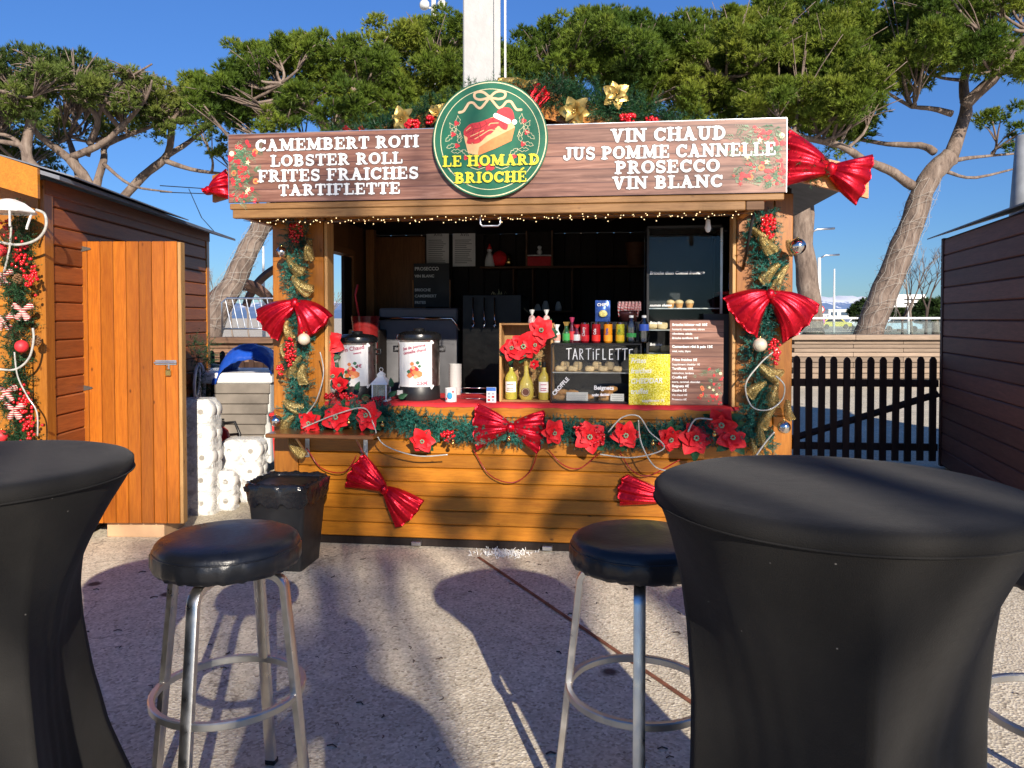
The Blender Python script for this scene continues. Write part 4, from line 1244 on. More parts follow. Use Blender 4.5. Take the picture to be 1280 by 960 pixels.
m_.flat([(c[0] + rr * math.cos(2 * PI * q / 14), c[1] + rr * math.sin(2 * PI * q / 14)) for q in range(14)], y_ - .008); part('printed_hat_trim', m_, M_letters, logo)
for nm in ('x',):
    for c in logo.children:
        if c.name.startswith('printed'):
            for v in c.data.vertices: v.co.y = LY - .001 + (v.co.y - (LY - .001)) * .35
h_ = LP(0, 620)[1] - LP(0, 698)[1]
for s_, ua, ub, v in (('LE HOMARD', 136, 802, 697), ('BRIOCHÉ', 217, 716, 818)):
    fat_parts('letter_outline', s_, LP(ua, 0)[0], LP(ub, 0)[0], LP(0, v)[1], h_, LY - .0062, M_green, logo, .004)
    fat_parts('letter', s_, LP(ua, 0)[0], LP(ub, 0)[0], LP(0, v)[1], h_, LY - .0085, M_yellow, logo)

# ---------------------------------------------------------------- bows
def lobe(mb, o, ang, L_, w0, w1, puff, pl, amp, bend=0.0, nu=18, nv=72, seed=0):
    r_ = random.Random(seed); ph = r_.uniform(0, 6); ph2 = r_.uniform(0, 6)
    V = []
    for i in range(nu + 1):
        u = i / nu
        hgt = w0 + (w1 - w0) * u ** .85
        a = ang + bend * u
        d = Vector((math.cos(a), 0, math.sin(a))); pr = Vector((-math.sin(a), 0, math.cos(a)))
        pf = puff * math.sin(PI * min(1, u * .93 + .03)) ** .7 + .006
        for j in range(nv):
            th = 2 * PI * j / nv; s_ = math.cos(th); dd = math.sin(th)
            fold = amp * (u ** .6) * (math.sin(s_ * pl + ph) + .55 * math.sin(s_ * pl * 2.3 + ph2 + u) + .25 * math.sin(s_ * pl * 4.7 + u * 5))
            rad = L_ * u * (1 - .10 * s_ * s_) * (1 + .025 * math.sin(s_ * pl * 1.3 + ph))
            p = Vector(o) + d * rad + pr * hgt * s_ + Vector((0, -(pf * dd + fold), 0))
            V.append(p)
    F = []
    for i in range(nu):
        for j in range(nv):
            F.append((i * nv + j, i * nv + (j + 1) % nv, (i + 1) * nv + (j + 1) % nv, (i + 1) * nv + j))
    F.append(tuple(range(nv))); F.append(tuple(nu * nv + j for j in range(nv))[::-1])
    mb.add(V, F)
def bow(px, py, y, lobes, label, knot=.028, s=1.0, group='red metallic fabric bows on the kiosk', rz=0):
    x, z = kb(px, py, y)
    r = thing('fabric_bow', label, 'bow', (x, y, z), rz, group, K)
    for i, (a, L_, w1, bend) in enumerate(lobes):
        m_ = MB(); lobe(m_, (0, 0, 0), R(a), L_, knot * .8, w1, .055 * s, 9, .0085 * s, R(bend), seed=i + int(px))
        part('loop', m_, M_foil, r, True)
    m_ = MB(); m_.ball((0, -.022, 0), knot, 14, 10, (1.0, .9, 1.15)); part('knot', m_, M_foil, r, True)
    return r
bow(370, 379, -.10, [(-158, .26, .125, 14), (-30, .22, .145, -24)], 'drooping red fabric bow on the left post garland')
bow(962, 368, -.12, [(-156, .235, .155, 16), (-28, .27, .150, -16)], 'drooping red fabric bow on the right post garland')
bow(638, 534, -.09, [(172, .225, .145, 8), (-4, .205, .135, -4)], 'red fabric bow at the middle of the counter garland')
bow(481, 611, -.05, [(142, .245, .125, 8), (-38, .245, .125, -6)], 'slanting red fabric bow hanging under the side shelf')
bow(838, 622, -.05, [(172, .31, .10, 0), (-20, .26, .1, -4)], 'red fabric bow on the front boards behind the right bar table')
bow(1037, 212, -.30, [(160, .28, .17, 6), (-22, .21, .145, 4)], 'big red fabric bow at the right end of the menu sign', .034, 1.25)
bow(262, 238, -.33, [(15, .14, .10, 0), (-160, .03, .02, 0)], 'red fabric bow half hidden behind the left end of the menu sign', .02)
bow(648, 160, -.29, [(58, .27, .07, 0), (128, .25, .07, 0)], 'red fabric bow on the roof peak behind the round logo sign')
bow(442, 168, -.28, [(20, .07, .035, 0), (160, .07, .035, 0)], 'little red fabric bow peeking over the left part of the menu sign', .018, .5)

# ---------------------------------------------------------------- garlands
def sprigs(name, pts, rad, dens, mat, parent, seed, L_=.055, needle=.020, n=22, wid=.0028, gravity=0):
    rs = np.random.RandomState(seed); P = [Vector(p) for p in pts]
    tot = sum((P[i + 1] - P[i]).length for i in range(len(P) - 1)); N = int(tot * dens)
    Cs = []; Ds = []
    for i in range(N):
        t = rs.uniform(0, tot); k = 0
        while k < len(P) - 2 and t > (P[k + 1] - P[k]).length: t -= (P[k + 1] - P[k]).length; k += 1
        c = P[k].lerp(P[k + 1], min(1, t / max(1e-6, (P[k + 1] - P[k]).length)))
        q = rs.normal(size=3); q[1] = -abs(q[1]) * .8 if rs.rand() < .8 else q[1] * .3
        q /= np.linalg.norm(q); q[2] -= gravity
        c = np.array(c) + q * rad * rs.uniform(.1, .75)
        l = L_ * rs.uniform(.6, 1.2)
        for a in np.linspace(.1, 1, 6):
            Cs.append(c + q * l * a); Ds.append(q)
    V, F = tufts(np.array(Cs), np.array(Ds), needle, wid, n // 6 + 2, 1.0, rs)
    return ob(name, npmesh(name, V, F, mat), parent)
def goldloop(x, y, z, ang, L_, w_, parent, seed):
    m_ = MB(); lobe(m_, (x, y, z), R(ang), L_, .012, w_, .04, 4, .006, R(18), seed=seed, nu=12, nv=32)
    part('gold_ribbon', m_, M_gold, parent, True)
def berries(px, py, y, n, spread, label, group='red berry clusters on the garlands', tall=1.5, rb=.0085, cat='berries'):
    x, z = kb(px, py, y); m_ = MB(); r_ = random.Random(int(px * 7 + py))
    for i in range(n):
        a = r_.uniform(0, 2 * PI); q = math.sqrt(r_.random()) * spread
        m_.ball((q * math.cos(a), -.012 * r_.random() - .02 * (1 - q / spread), q * math.sin(a) * tall), rb * r_.uniform(.8, 1.15), 8, 6)
    st = MB()
    for i in range(5): st.tube([(0, .02, 0), (r_.uniform(-1, 1) * spread * .8, 0, r_.uniform(-1, 1) * spread * tall * .8)], .0015, 3)
    r = thing('berry_cluster', label, cat, (x, y, z), 0, group, K)
    part('berries', m_, M_redberry, r, True, kind='stuff'); part('stem', st, M_leaf, r)
BALLMESH = {}
def bauble(px, py, y, rad, mat, label, F=K, loc=None, group='ball ornaments on the kiosk'):
    if loc is None: x, z = kb(px, py, y); loc = (x, y, z)
    r = thing('bauble', label, 'bauble', loc, 0, group, F)
    part('ball', MB().ball((0, 0, 0), rad, 28, 18), mat, r, True)
    part('cap', MB().lathe([(.006, rad - .002), (.006, rad + .008), (.002, rad + .009)], 10), M_goldball, r, True)
def petal_mesh(name, L_, W_, mat, curl=.25):
    m_ = MB(); n = 7; V = []; F = []
    for i in range(n + 1):
        t = i / n; w_ = W_ * (math.sin(PI * min(1, t ** .75 * .97 + .02)) ** .8)
        z = -curl * L_ * t * t + .08 * L_ * math.sin(t * PI)
        for k, s_ in enumerate((-1, -.5, 0, .5, 1)):
            V.append((t * L_, s_ * w_ * (1 + .05 * math.sin(i * 2.3)), z - .25 * w_ * (1 - abs(s_)) + .03 * w_ * math.sin(i * 3)))
    for i in range(n):
        for k in range(4): F.append((i * 5 + k, i * 5 + k + 1, i * 5 + k + 6, i * 5 + k + 5))
    m_.add(V, F); return m_.mesh(name, mat, True)
PB = petal_mesh('petal', .066, .031, M_red, .2); PSm = petal_mesh('petal', .044, .021, M_red)
LF = petal_mesh('leaf', .075, .022, M_leaf, .15)
PG = petal_mesh('petal', .085, .034, M_goldleaf, .3); PGs = petal_mesh('petal', .06, .022, M_goldleaf)
def poinsettia(px, py, y, label, s=1.0, gold=False, group=None, nl=3, loc=None, tilt=0, F=K, seed=None):
    if loc is None: x, z = kb(px, py, y); loc = (x, y, z)
    r = thing('poinsettia', label, 'flower', loc, 0, group or ('gold cloth poinsettias on the roof garland' if gold else 'red cloth poinsettias on the kiosk'), F)
    r_ = random.Random(seed if seed is not None else int(px * 3 + py)); a0 = r_.uniform(0, 2)
    tl = Matrix.Rotation(r_.uniform(-.35, .35) + tilt, 4, 'X') @ Matrix.Rotation(r_.uniform(-.4, .4), 4, 'Z')
    def put(me, nm, a, lift, sc, dy):
        M = tl @ Matrix.Translation((0, dy, 0)) @ Matrix.Rotation(PI / 2, 4, 'X') @ Matrix.Rotation(a, 4, 'Z') @ Matrix.Rotation(-lift, 4, 'Y') @ Matrix.Rotation(r_.uniform(-.3, .3), 4, 'X') @ Matrix.Scale(sc, 4)
        o = ob(nm, me, r); o.matrix_local = M
    for k in range(nl): put(LF, 'leaf', r_.uniform(0, 2 * PI), .0, s * 1.1, .012)
    for k in range(6): put(PG if gold else PB, 'petal', a0 + k * PI / 3 + r_.uniform(-.15, .15), .12 + r_.uniform(0, .2), s * r_.uniform(.85, 1.12), 0)
    for k in range(5): put(PGs if gold else PSm, 'petal', a0 + .5 + k * 1.2566, .5 + r_.uniform(0, .2), s * r_.uniform(.85, 1.1), -.006)
    m_ = MB()
    for k in range(7): m_.ball((.008 * s * math.cos(k * .9), -.02 * s - .003 * (k % 2), .008 * s * math.sin(k * .9)), .0042 * s, 6, 4)
    o = part('flower_centre', m_, M_goldball if gold else M_printgreen2, r, True); o.matrix_local = tl
def pathk(pts, y): return [(kb(px, py, yy if len(q) else y)[0], (q[0] if q else y), kb(px, py, q[0] if q else y)[1]) for (px, py, *q) in pts for yy in [q[0] if q else y]]

gl = thing('post_garland', 'teal pine garland with gold ribbon winding down the left post', 'garland', F=K)
PL = pathk([(372, 283), (368, 330), (372, 370), (380, 410), (372, 450), (375, 490), (368, 530)], -.055)
sprigs('foliage', PL, .085, 620, M_garland, gl, 1, wid=.0034)
for i, (px, py, a, L_, w_) in enumerate(((388, 300, -110, .13, .035), (360, 320, -70, .15, .045), (366, 345, -60, .16, .05), (352, 430, -80, .13, .03), (376, 445, -135, .15, .045), (380, 455, -110, .13, .04), (355, 500, -45, .14, .045), (368, 520, -150, .12, .04), (362, 545, -75, .16, .04), (360, 400, -100, .12, .035))):
    x, z = kb(px, py, -.10); goldloop(x, -.10, z, a, L_, w_, gl, i)
gr = thing('post_garland', 'teal pine garland with gold ribbon winding down the right post', 'garland', F=K)
PR = pathk([(958, 270), (948, 300), (965, 330), (960, 370), (950, 420), (945, 460), (950, 500), (940, 530), (955, 560)], -.055)
sprigs('foliage', PR, .090, 760, M_garland, gr, 2, wid=.0034)
for i, (px, py, a, L_, w_) in enumerate(((948, 288, -75, .16, .045), (940, 285, -50, .14, .04), (985, 332, -135, .17, .035), (975, 330, -150, .15, .04), (948, 455, -50, .15, .05), (972, 478, -120, .15, .045), (958, 478, -160, .13, .04), (975, 500, -140, .2, .035), (950, 528, -100, .14, .035), (985, 500, -100, .12, .03), (940, 548, -90, .12, .03), (985, 300, -80, .1, .03))):
    x, z = kb(px, py, -.11); goldloop(x, -.11, z, a, L_, w_, gr, 20 + i)
gc = thing('counter_garland', 'long teal pine garland strung along the counter front', 'garland', F=K)
PC = pathk([(372, 520), (410, 520), (450, 515), (500, 523), (560, 533), (600, 540), (650, 540), (700, 535), (760, 543), (800, 545), (850, 540), (900, 540), (930, 538)], -.07)
sprigs('foliage', PC, .070, 900, M_garland, gc, 3, gravity=.05, wid=.0034)
gt = thing('roof_garland', 'dark green pine garland along the kiosk roof edge above the menu sign', 'garland', F=K)
PT = [(x, -.29, slope(x) + .0) for x in np.linspace(.2, 3.25, 24)]
sprigs('foliage', PT, .06, 420, M_garland_g, gt, 4, L_=.08, needle=.03)
PT2 = [(x, -.29, slope(x) + .05) for x in np.linspace(1.75, 2.4, 10)]
sprigs('foliage', PT2, .06, 260, M_garland_g, gt, 5, L_=.09, needle=.03)
m_ = MB(); a = kb(622, 97, -.28); b_ = kb(672, 108, -.28)
V = []; 
for i in range(13):
    t = i / 12; 
    for k in range(5):
        V.append((a[0] + (b_[0] - a[0]) * t, -.28 + .02 * math.sin(t * 9 + k), b_[1] + (a[1] - b_[1]) * (1 - k / 4) * (1 - .25 * t) + .008 * math.sin(t * 7)))
m_.add(V, [(i * 5 + k, i * 5 + k + 1, i * 5 + k + 6, i * 5 + k + 5) for i in range(12) for k in range(4)])
part('gold_band', m_, M_goldleaf, gt, True)

for i, (px, py, s_, lb) in enumerate(((503, 150, 1.15, 'gold cloth poinsettia above the words for baked cheese'), (546, 142, .9, 'gold cloth poinsettia tucked behind the left edge of the round sign'), (719, 140, 1.25, 'big gold cloth poinsettia just right of the round logo sign'), (770, 118, 1.0, 'gold cloth poinsettia high on the right roof slope'))):
    poinsettia(px, py, -.35, lb, s_ * .86, True)
berries(516, 156, -.37, 34, .045, 'red berries on the roof beside the left gold flower', tall=.6, rb=.010)
berries(538, 150, -.36, 20, .03, 'red berries touching the left edge of the round sign', tall=.8, rb=.010)
berries(785, 148, -.37, 30, .045, 'red berries above the word for mulled wine', tall=.6, rb=.010)
berries(814, 150, -.36, 16, .03, 'small red berries at the right end of the roof berries', tall=.6, rb=.010)
berries(960, 283, -.14, 46, .040, 'red berries at the top of the right post garland', tall=1.7, rb=.010)
berries(370, 290, -.12, 34, .045, 'red berries at the top of the left post garland')
berries(363, 440, -.15, 60, .034, 'red berries hanging under the left post bow', tall=2.6)
berries(352, 462, -.14, 20, .03, 'small red berries on the outer edge of the left post', tall=1)
berries(968, 440, -.15, 50, .034, 'red berries hanging under the right post bow', tall=2.2, rb=.009)
berries(745, 548, -.14, 40, .055, 'dark red berries on the counter garland right of the bow', tall=1)
berries(560, 545, -.12, 30, .05, 'red berries on the counter garland left of the bow', tall=.7)
berries(725, 535, -.13, 20, .04, 'few red berries between two counter poinsettias', tall=.8)
for px, py, rr, mt, lb in ((352, 315, .033, M_silver, 'silver ball at the top of the left post'), (380, 424, .037, M_pearl, 'pearl ball under the left post bow'), (345, 526, .036, M_silver, 'silver ball at the counter corner of the left post'),
                          (997, 308, .046, M_silver, 'silver ball at the top right edge of the right post'), (950, 431, .040, M_pearl, 'pearl ball under the right post bow'), (980, 534, .037, M_silver, 'silver ball low on the outer edge of the right post')):
    bauble(px, py, -.16, rr, mt, lb)
for px, py, lb in ((436, 528, 'small gold ball on the left counter poinsettias'), (478, 531, 'small gold ball right of the second counter poinsettia'), (566, 554, 'small gold ball under the berries left of the counter bow'), (816, 554, 'small gold ball under the counter garland near the right bar table'), (893, 543, 'small gold ball among the right counter poinsettias'), (636, 549, 'small gold ball below the middle counter bow')):
    bauble(px, py, -.16, .013, M_goldball, lb)
for i, (px, py, s_, lb) in enumerate(((388, 528, 1.0, 'poinsettia at the left end of the counter garland'), (422, 522, 1.15, 'poinsettia over the left half of the side shelf'), (460, 520, 1.1, 'poinsettia at the right end of the side shelf'), (528, 550, 1.0, 'shaded poinsettia hanging between side shelf and middle bow'),
                                     (692, 540, .95, 'poinsettia touching the right side of the middle bow'), (737, 546, 1.15, 'poinsettia in the dark berry cluster right of the middle bow'), (782, 543, 1.1, 'poinsettia framed by the light rope loop'), (838, 548, 1.0, 'poinsettia left of the big right-hand counter flowers'),
                                     (868, 548, 1.25, 'large poinsettia with dark centre near the right post'), (903, 530, 1.2, 'topmost poinsettia beside the right post'), (915, 548, 1.1, 'poinsettia lowest beside the right post'))):
    poinsettia(px, py, -.135, 'red cloth ' + lb, s_ * 1.25, nl=4)

# clear light ropes and bead strings
def rope(pts, y, rad, mat, label, name='light_rope', cat='light rope', group='clear light ropes looped over the garlands'):
    P = []
    for q in smoothp([(kb(px, py, y)[0], kb(px, py, y)[1]) for px, py in pts], 7): P.append((q[0], y + .01 * math.sin(len(P) * .4), q[1]))
    single(name, MB().tube(P, rad, 7), mat, label, cat, group=group, F=K, smooth=True)
rope([(378, 535), (420, 518), (455, 510), (466, 530), (480, 555), (520, 570), (560, 568)], -.17, .0042, M_rope, 'clear light rope loop over the side shelf flowers')
rope([(750, 568), (790, 572), (830, 560), (812, 540), (798, 520), (778, 522), (760, 540)], -.17, .0042, M_rope, 'clear light rope loop round the framed poinsettia')
rope([(798, 525), (802, 555), (820, 584), (850, 590)], -.17, .0042, M_rope, 'clear light rope dropping behind the right bar table')
rope([(860, 540), (870, 524), (890, 524)], -.17, .005, M_rope, 'short clear light rope end near the right post')
rope([(972, 436), (950, 455), (932, 480), (940, 508), (960, 512), (978, 500), (980, 482), (970, 470)], -.18, .0045, M_rope, 'clear light rope curling on the right post garland')
rope([(968, 540), (952, 560), (940, 575)], -.17, .005, M_rope, 'short clear light rope at the foot of the right post')
rope([(400, 440), (404, 470), (396, 500), (380, 520)], -.15, .004, M_rope, 'thin clear light rope down the left post')
rope([(383, 560), (400, 584), (430, 590), (445, 570)], -.06, .0035, M_bead, 'dark red bead string drooping under the side shelf', 'bead_string', 'bead string', 'dark red bead strings on the front boards')
rope([(592, 562), (610, 592), (640, 603), (662, 590), (672, 565)], -.05, .0035, M_bead, 'dark red bead string drooping under the middle bow', 'bead_string', 'bead string', 'dark red bead strings on the front boards')
rope([(685, 562), (702, 580), (725, 585), (750, 566)], -.05, .0035, M_bead, 'shallow dark red bead string right of the middle bow', 'bead_string', 'bead string', 'dark red bead strings on the front boards')
rope([(775, 566), (790, 588), (812, 594), (850, 575)], -.05, .0035, M_bead, 'dark red bead string running behind the right bar table', 'bead_string', 'bead string', 'dark red bead strings on the front boards')

# side shelf
sh = thing('side_shelf', 'glossy brown fold-down shelf on the left of the kiosk front', 'shelf', F=K)
a = kb(330, 545, -.30); b_ = kb(470, 545, -.27)
part('shelf_board', MB().cbox(a[0] + .005, b_[0] - .01, -.30, -.018, .712, .738, .006), M_shelf, sh)
for x in (kb(378, 560, -.1)[0], kb(452, 560, -.1)[0]):
    m_ = MB(); m_.cbox(x - .014, x + .014, -.022, -.017, .55, .711, .001); m_.cbox(x - .014, x + .014, -.24, -.022, .706, .7115, .001); m_.tube([(x, -.03, .57), (x, -.2, .70)], .007, 6)
    part('bracket', m_, M_zinc, sh)
single('hook', MB().tube([(0, 0, .03), (0, -.01, .0), (.012, -.02, -.012), (0, -.02, -.02)], .004, 6), M_zinc, 'small metal hook holding the slanting bow under the side shelf', 'hook', (kb(452, 565, -.03)[0], -.03, kb(452, 565, -.03)[1]), F=K)

# ---------------------------------------------------------------- goods on the counter
CZ = CT + .002
def counter_x(px, y): return kb(px, 480, y)[0]
def urn(px, y, rad, h, label, lines, price, bgcol):
    x = counter_x(px, y); r = thing('drink_urn', label, 'drink urn', (x, y, CZ), 0, 'steel hot drink urns', K)
    part('base', MB().lathe([(rad * .98, 0), (rad * 1.0, .01), (rad * .98, .085), (rad * .96, .09)], 36), M_black, r, 'auto')
    part('body', MB().lathe([(rad * .96, .09), (rad * .965, .1), (rad * .965, h - .06), (rad * .99, h - .055)], 48), M_chrome, r, 'auto')
    part('lid', MB().lathe([(rad * 1.04, h - .055), (rad * 1.06, h - .04), (rad * 1.02, h - .02), (rad * .8, h - .005), (rad * .3, h + .004), (.001, h + .005)], 40), M_blackm, r, 'auto')
    part('lid_knob', MB().lathe([(.034, h), (.036, h + .015), (.03, h + .02), (.001, h + .021)], 20), M_blackm, r, 'auto')
    for s_ in (-1, 1):
        part('handle', MB().tube([(s_ * rad * .97, 0, h - .10), (s_ * (rad + .03), 0, h - .10), (s_ * (rad + .03), 0, h - .13), (s_ * rad * .97, 0, h - .13)], .008, 6), M_black, r, True)
    # paper bent round the drum, taped at its corners
    pw = rad * .86; z0, z1 = .088, h - .068; n = 8; m_ = MB(); V = []
    def P(u, z, e=.0015): a = u / rad; return ((rad + e) * math.sin(a), -(rad + e) * math.cos(a), z)
    for i in range(n + 1):
        u = -pw + 2 * pw * i / n; V += [P(u, z0), P(u, z1)]
    m_.add(V, [(2 * i, 2 * i + 2, 2 * i + 3, 2 * i + 1) for i in range(n)]); o = part('paper', m_, M_paper, r)
    tp = MB()
    for su in (-1, 1):
        for z, sz in ((z0, -1), (z1, 1)):
            q = []
            for du, dz in ((-.014, -.006), (.006, .014), (.016, .004), (-.004, -.018)):
                q.append(P(su * (pw + du * 1.0), z + dz * sz * -1 * su * 1.0, .003))
            tp.add(q, [(0, 1, 2, 3)])
    part('tape', tp, M_letters, r)
    tx = MB()
    for i, (t, sz, dz, dx) in enumerate(lines): tx.text(t, dx, z1 - dz, sz, 0, R(10), 'CENTER', offset=.0006)
    tx.text(price, pw * (.45 if i else .5), z0 + (.014 if len(price) > 3 else .12), .030, 0, R(0), 'CENTER', offset=.0008)
    def wrap(m_, e):
        m_.v = [P(x_, z_, e) for x_, y_, z_ in m_.v]
    wrap(tx, .0035); part('lettering', tx, M_printpurple, r)
    # painted glass of punch with fruit
    pc = z0 + (z1 - z0) * .36
    for (cols, items) in ((M_printred, [((0, pc, .030), 1.1)]), (M_printorange, [((-.028, pc - .028, .017), 1), ((.03, pc - .02, .022), 1), ((.002, pc - .008, .015), 1), ((-.012, pc + .045, .012), 1)]), (M_printgreen, [((.024, pc + .052, .011), 1), ((-.034, pc - .004, .012), 1), ((.035, pc + .03, .009), 1)]), (M_printbun, [((.01, pc - .036, .013), 1), ((-.005, pc + .02, .012), 1)])):
        mm = MB()
        for (cx, cz, rr), sq in items:
            K_ = 14; q = [(cx + rr * math.cos(2 * PI * k / K_) * (1 + .2 * math.sin(k * 2)), cz + rr * sq * math.sin(2 * PI * k / K_)) for k in range(K_)]
            mm.add([(x_, 0, z_) for x_, z_ in q], [tuple(range(K_))])
        wrap(mm, .002 + .0005 * (1 + [M_printred, M_printorange, M_printgreen, M_printbun].index(cols))); part('printed_fruit', mm, cols, r)
    return r
urn(447, .20, .128, .42, 'steel drink urn nearest the left post, its paper half hidden by poinsettias', [('Vin Chaud', .036, .035, .01), ('(maison)', .014, .055, .04)], '4€', 0)
ur = urn(524, .20, .138, .44, 'steel drink urn with the fully visible taped paper', [('Jus de pomme', .026, .038, 0), ('cannelle chaud', .026, .066, .004)], '2,50€', 1)
part('rating_plate', MB().box(-.115, -.080, -.121, -.108, .035, .065), M_offwhite, ur)

# poinsettia bouquet standing left of the first urn
for px, py, s_, lb in ((418, 428, 1.5, 'highest big poinsettia bunch on the left of the counter'), (425, 470, 1.1, 'lower poinsettia bunch beside the first urn'), (412, 448, 1.3, 'big poinsettia drooping in front of the first urn')):
    poinsettia(px - 8, py, .04, lb.replace('poinsettia', 'red poinsettia'), s_, nl=5)
single('vase', MB().lathe([(.035, 0), (.045, .02), (.04, .1), (.03, .14), (.04, .16)], 18), M_silver, 'small silver vase behind the left jamb holding poinsettias', 'vase', (counter_x(416, .05), .05, CZ), F=K, smooth='auto')
# flower arrangement with berries and pine cones
poinsettia(425, 480, -.02, 'small red poinsettia in the berry arrangement under the urns', .9)
berries(436, 495, -.02, 40, .06, 'red berries of the arrangement in front of the first urn', tall=.35, rb=.008)
berries(475, 499, -.02, 36, .05, 'red berries lying in front of the white lantern', tall=.3, rb=.008)
berries(412, 495, -.02, 24, .035, 'red berries at the left end of the counter arrangement', tall=.5, rb=.008)
for px, lb in ((432, 'pine cone left of the white lantern'), (457, 'pine cone just in front of the white lantern')):
    m_ = MB(); 
    for k in range(46):
        t = k / 46; a = k * 2.4; rr = .019 * math.sin(PI * (t * .85 + .1)); m_.ball((rr * math.cos(a), rr * math.sin(a), .036 * t), .006 * (1.1 - t * .5), 5, 4, (1, 1, .5))
    x, z = kb(px, 496, -.015); single('pine_cone', m_, paint('cone_brown', (.25, .13, .06), .7, var=.4, sc=60), lb, 'pine cone', (x, -.015, CZ), F=K, group='pine cones on the counter')
m_ = thing('leaf_spray', 'green leaf spray lying round the white lantern', 'leaves', F=K)
for px, py, a in ((445, 488, 70), (452, 497, 10), (478, 487, 80), (486, 495, 30), (436, 487, 120), (498, 497, 20), (418, 486, 110), (490, 484, 100)):
    x, z = kb(px, py, -.0); o = ob('leaf', LF, m_); o.matrix_local = Matrix.Translation((x, -.0, z)) @ Matrix.Rotation(PI / 2, 4, 'X') @ Matrix.Rotation(R(a), 4, 'Z') @ Matrix.Scale(.8, 4)
# white lantern
x = counter_x(476, .02)
r = thing('lantern', 'small white metal lantern between the two urns', 'lantern', (x, .03, CZ), 0, None, K)
part('base', MB().cbox(-.052, .052, -.052, .052, .0, .012, .003), M_white, r)
for sx in (-1, 1):
    for sy in (-1, 1): part('corner_post', MB().box(sx * .044 - .004, sx * .044 + .004, sy * .044 - .004, sy * .044 + .004, .0125, .108), M_white, r)
for sy in (-1, 1):
    part('pane', MB().box(-.039, .039, sy * .044 - .001, sy * .044 + .001, .013, .107), glassy('frosted_pane', (.8, .86, .84), .12, .3), r)
    part('pane', MB().box(sy * .044 - .001, sy * .044 + .001, -.039, .039, .013, .107), MATS['frosted_pane'], r)
part('candle', MB().lathe([(.018, .013), (.018, .07)], 14), M_offwhite, r)
m_ = MB(); m_.lathe([(.078, .108), (.074, .116), (.034, .150), (.03, .152), (.03, .166), (.034, .168), (.012, .186), (.004, .19)], 4); m_.v = [((x_ - y_) * .7071, (x_ + y_) * .7071, z_) for x_, y_, z_ in m_.v]
part('roof', m_, M_white, r)
part('ring', MB().tube([(.012 * math.cos(a), 0, .20 + .012 * math.sin(a)) for a in [k * PI / 6 for k in range(12)]], .0016, 5, closed=True), M_white, r, True)

# picture cup, rails, small white card
x = counter_x(566, .12)
cup = thing('picture_glass', 'small glass with a blue and red picture right of the urns', 'glass', (x, .06, CZ), F=K)
part('wall', MB().lathe([(.036, 0), (.038, .085)], 20, cap=False), M_offwhite, cup, True)
m_ = MB(); m_.ball((0, -.036, .04), .017, 10, 7, (1, .15, 1.4)); part('printed_picture', m_, paint('print_blue', (.03, .25, .5), .4), cup, True)
m_ = MB(); m_.ball((.018, -.033, .065), .008, 8, 6, (1, .2, 1)); m_.ball((-.02, -.03, .02), .008, 8, 6, (1, .2, 1)); part('printed_picture', m_, M_printred, cup, True)
r = thing('wire_rack', 'two-tier shiny wire rack between picture glass and white card', 'rack', (counter_x(592, .2), .2, CZ), F=K)
for z in (.0, .035, .07):
    part('wire', MB().tube([(-.08, 0, z + .004), (.10, 0, z + .004)], .0035, 6), M_silver, r, True)
for x_ in (-.08, .10): part('wire', MB().tube([(x_, 0, 0), (x_, 0, .08)], .003, 6), M_silver, r, True)
r = thing('card', 'small white card with blue top and grid of signs leaning on the crate', 'card', (counter_x(614, .03), .03, CZ), F=K)
part('sheet', MB().cbox(-.030, .030, 0, .006, 0, .095, .001), M_paper, r)
part('header', MB().box(-.029, .029, -.0015, -.0005, .072, .094), paint('card_blue', (.04, .15, .5), .5), r)
for i in range(6):
    part('symbol', MB().box(-.022 + (i % 2) * .026, -.006 + (i % 2) * .026, -.0015, -.0005, .010 + (i // 2) * .02, .022 + (i // 2) * .02), (M_printred, paint('card_grey', (.4, .42, .45), .6))[(i * 5) % 3 > 0], r)

# wooden crate with three bottles and a poinsettia
x0 = kb(624, 500, .08)[0]; x1 = kb(691, 500, .08)[0]; cw = x1 - x0; ch = kb(640, 404, .08)[1] - CZ
r = thing('wooden_crate', 'upright pale wooden crate filled with straw and bottles on the counter', 'crate', (x0, .08, CZ), F=K)
part('side_board', MB().cbox(0, .014, 0, .16, 0, ch, .002), M_pale_v, r); part('side_board', MB().cbox(cw - .014, cw, 0, .16, 0, ch, .002), M_pale_v, r)
part('top_board', MB().cbox(.0145, cw - .0145, 0, .16, ch - .012, ch, .002), M_pale, r); part('bottom_board', MB().cbox(.0145, cw - .0145, 0, .16, 0, .012, .002), M_pale, r)
part('back_board', MB().box(.0145, cw - .0145, .15, .159, .0125, ch - .0125), M_pale_v, r)
m_ = MB(); r_ = random.Random(4)
for i in range(420):
    p = Vector((r_.uniform(.02, cw - .02), r_.uniform(.09, .145), r_.uniform(.02, ch * .72)))
    q = Vector((r_.uniform(-1, 1), r_.uniform(-.2, .2), r_.uniform(-1, 1))) * .025
    m_.tube([p, p + q * .5 + Vector((0, -.004, 0)), p + q], .0012, 3, cap=False)
part('straw', m_, paint('straw', (.60, .45, .20), .7, var=.25), r, kind='stuff')
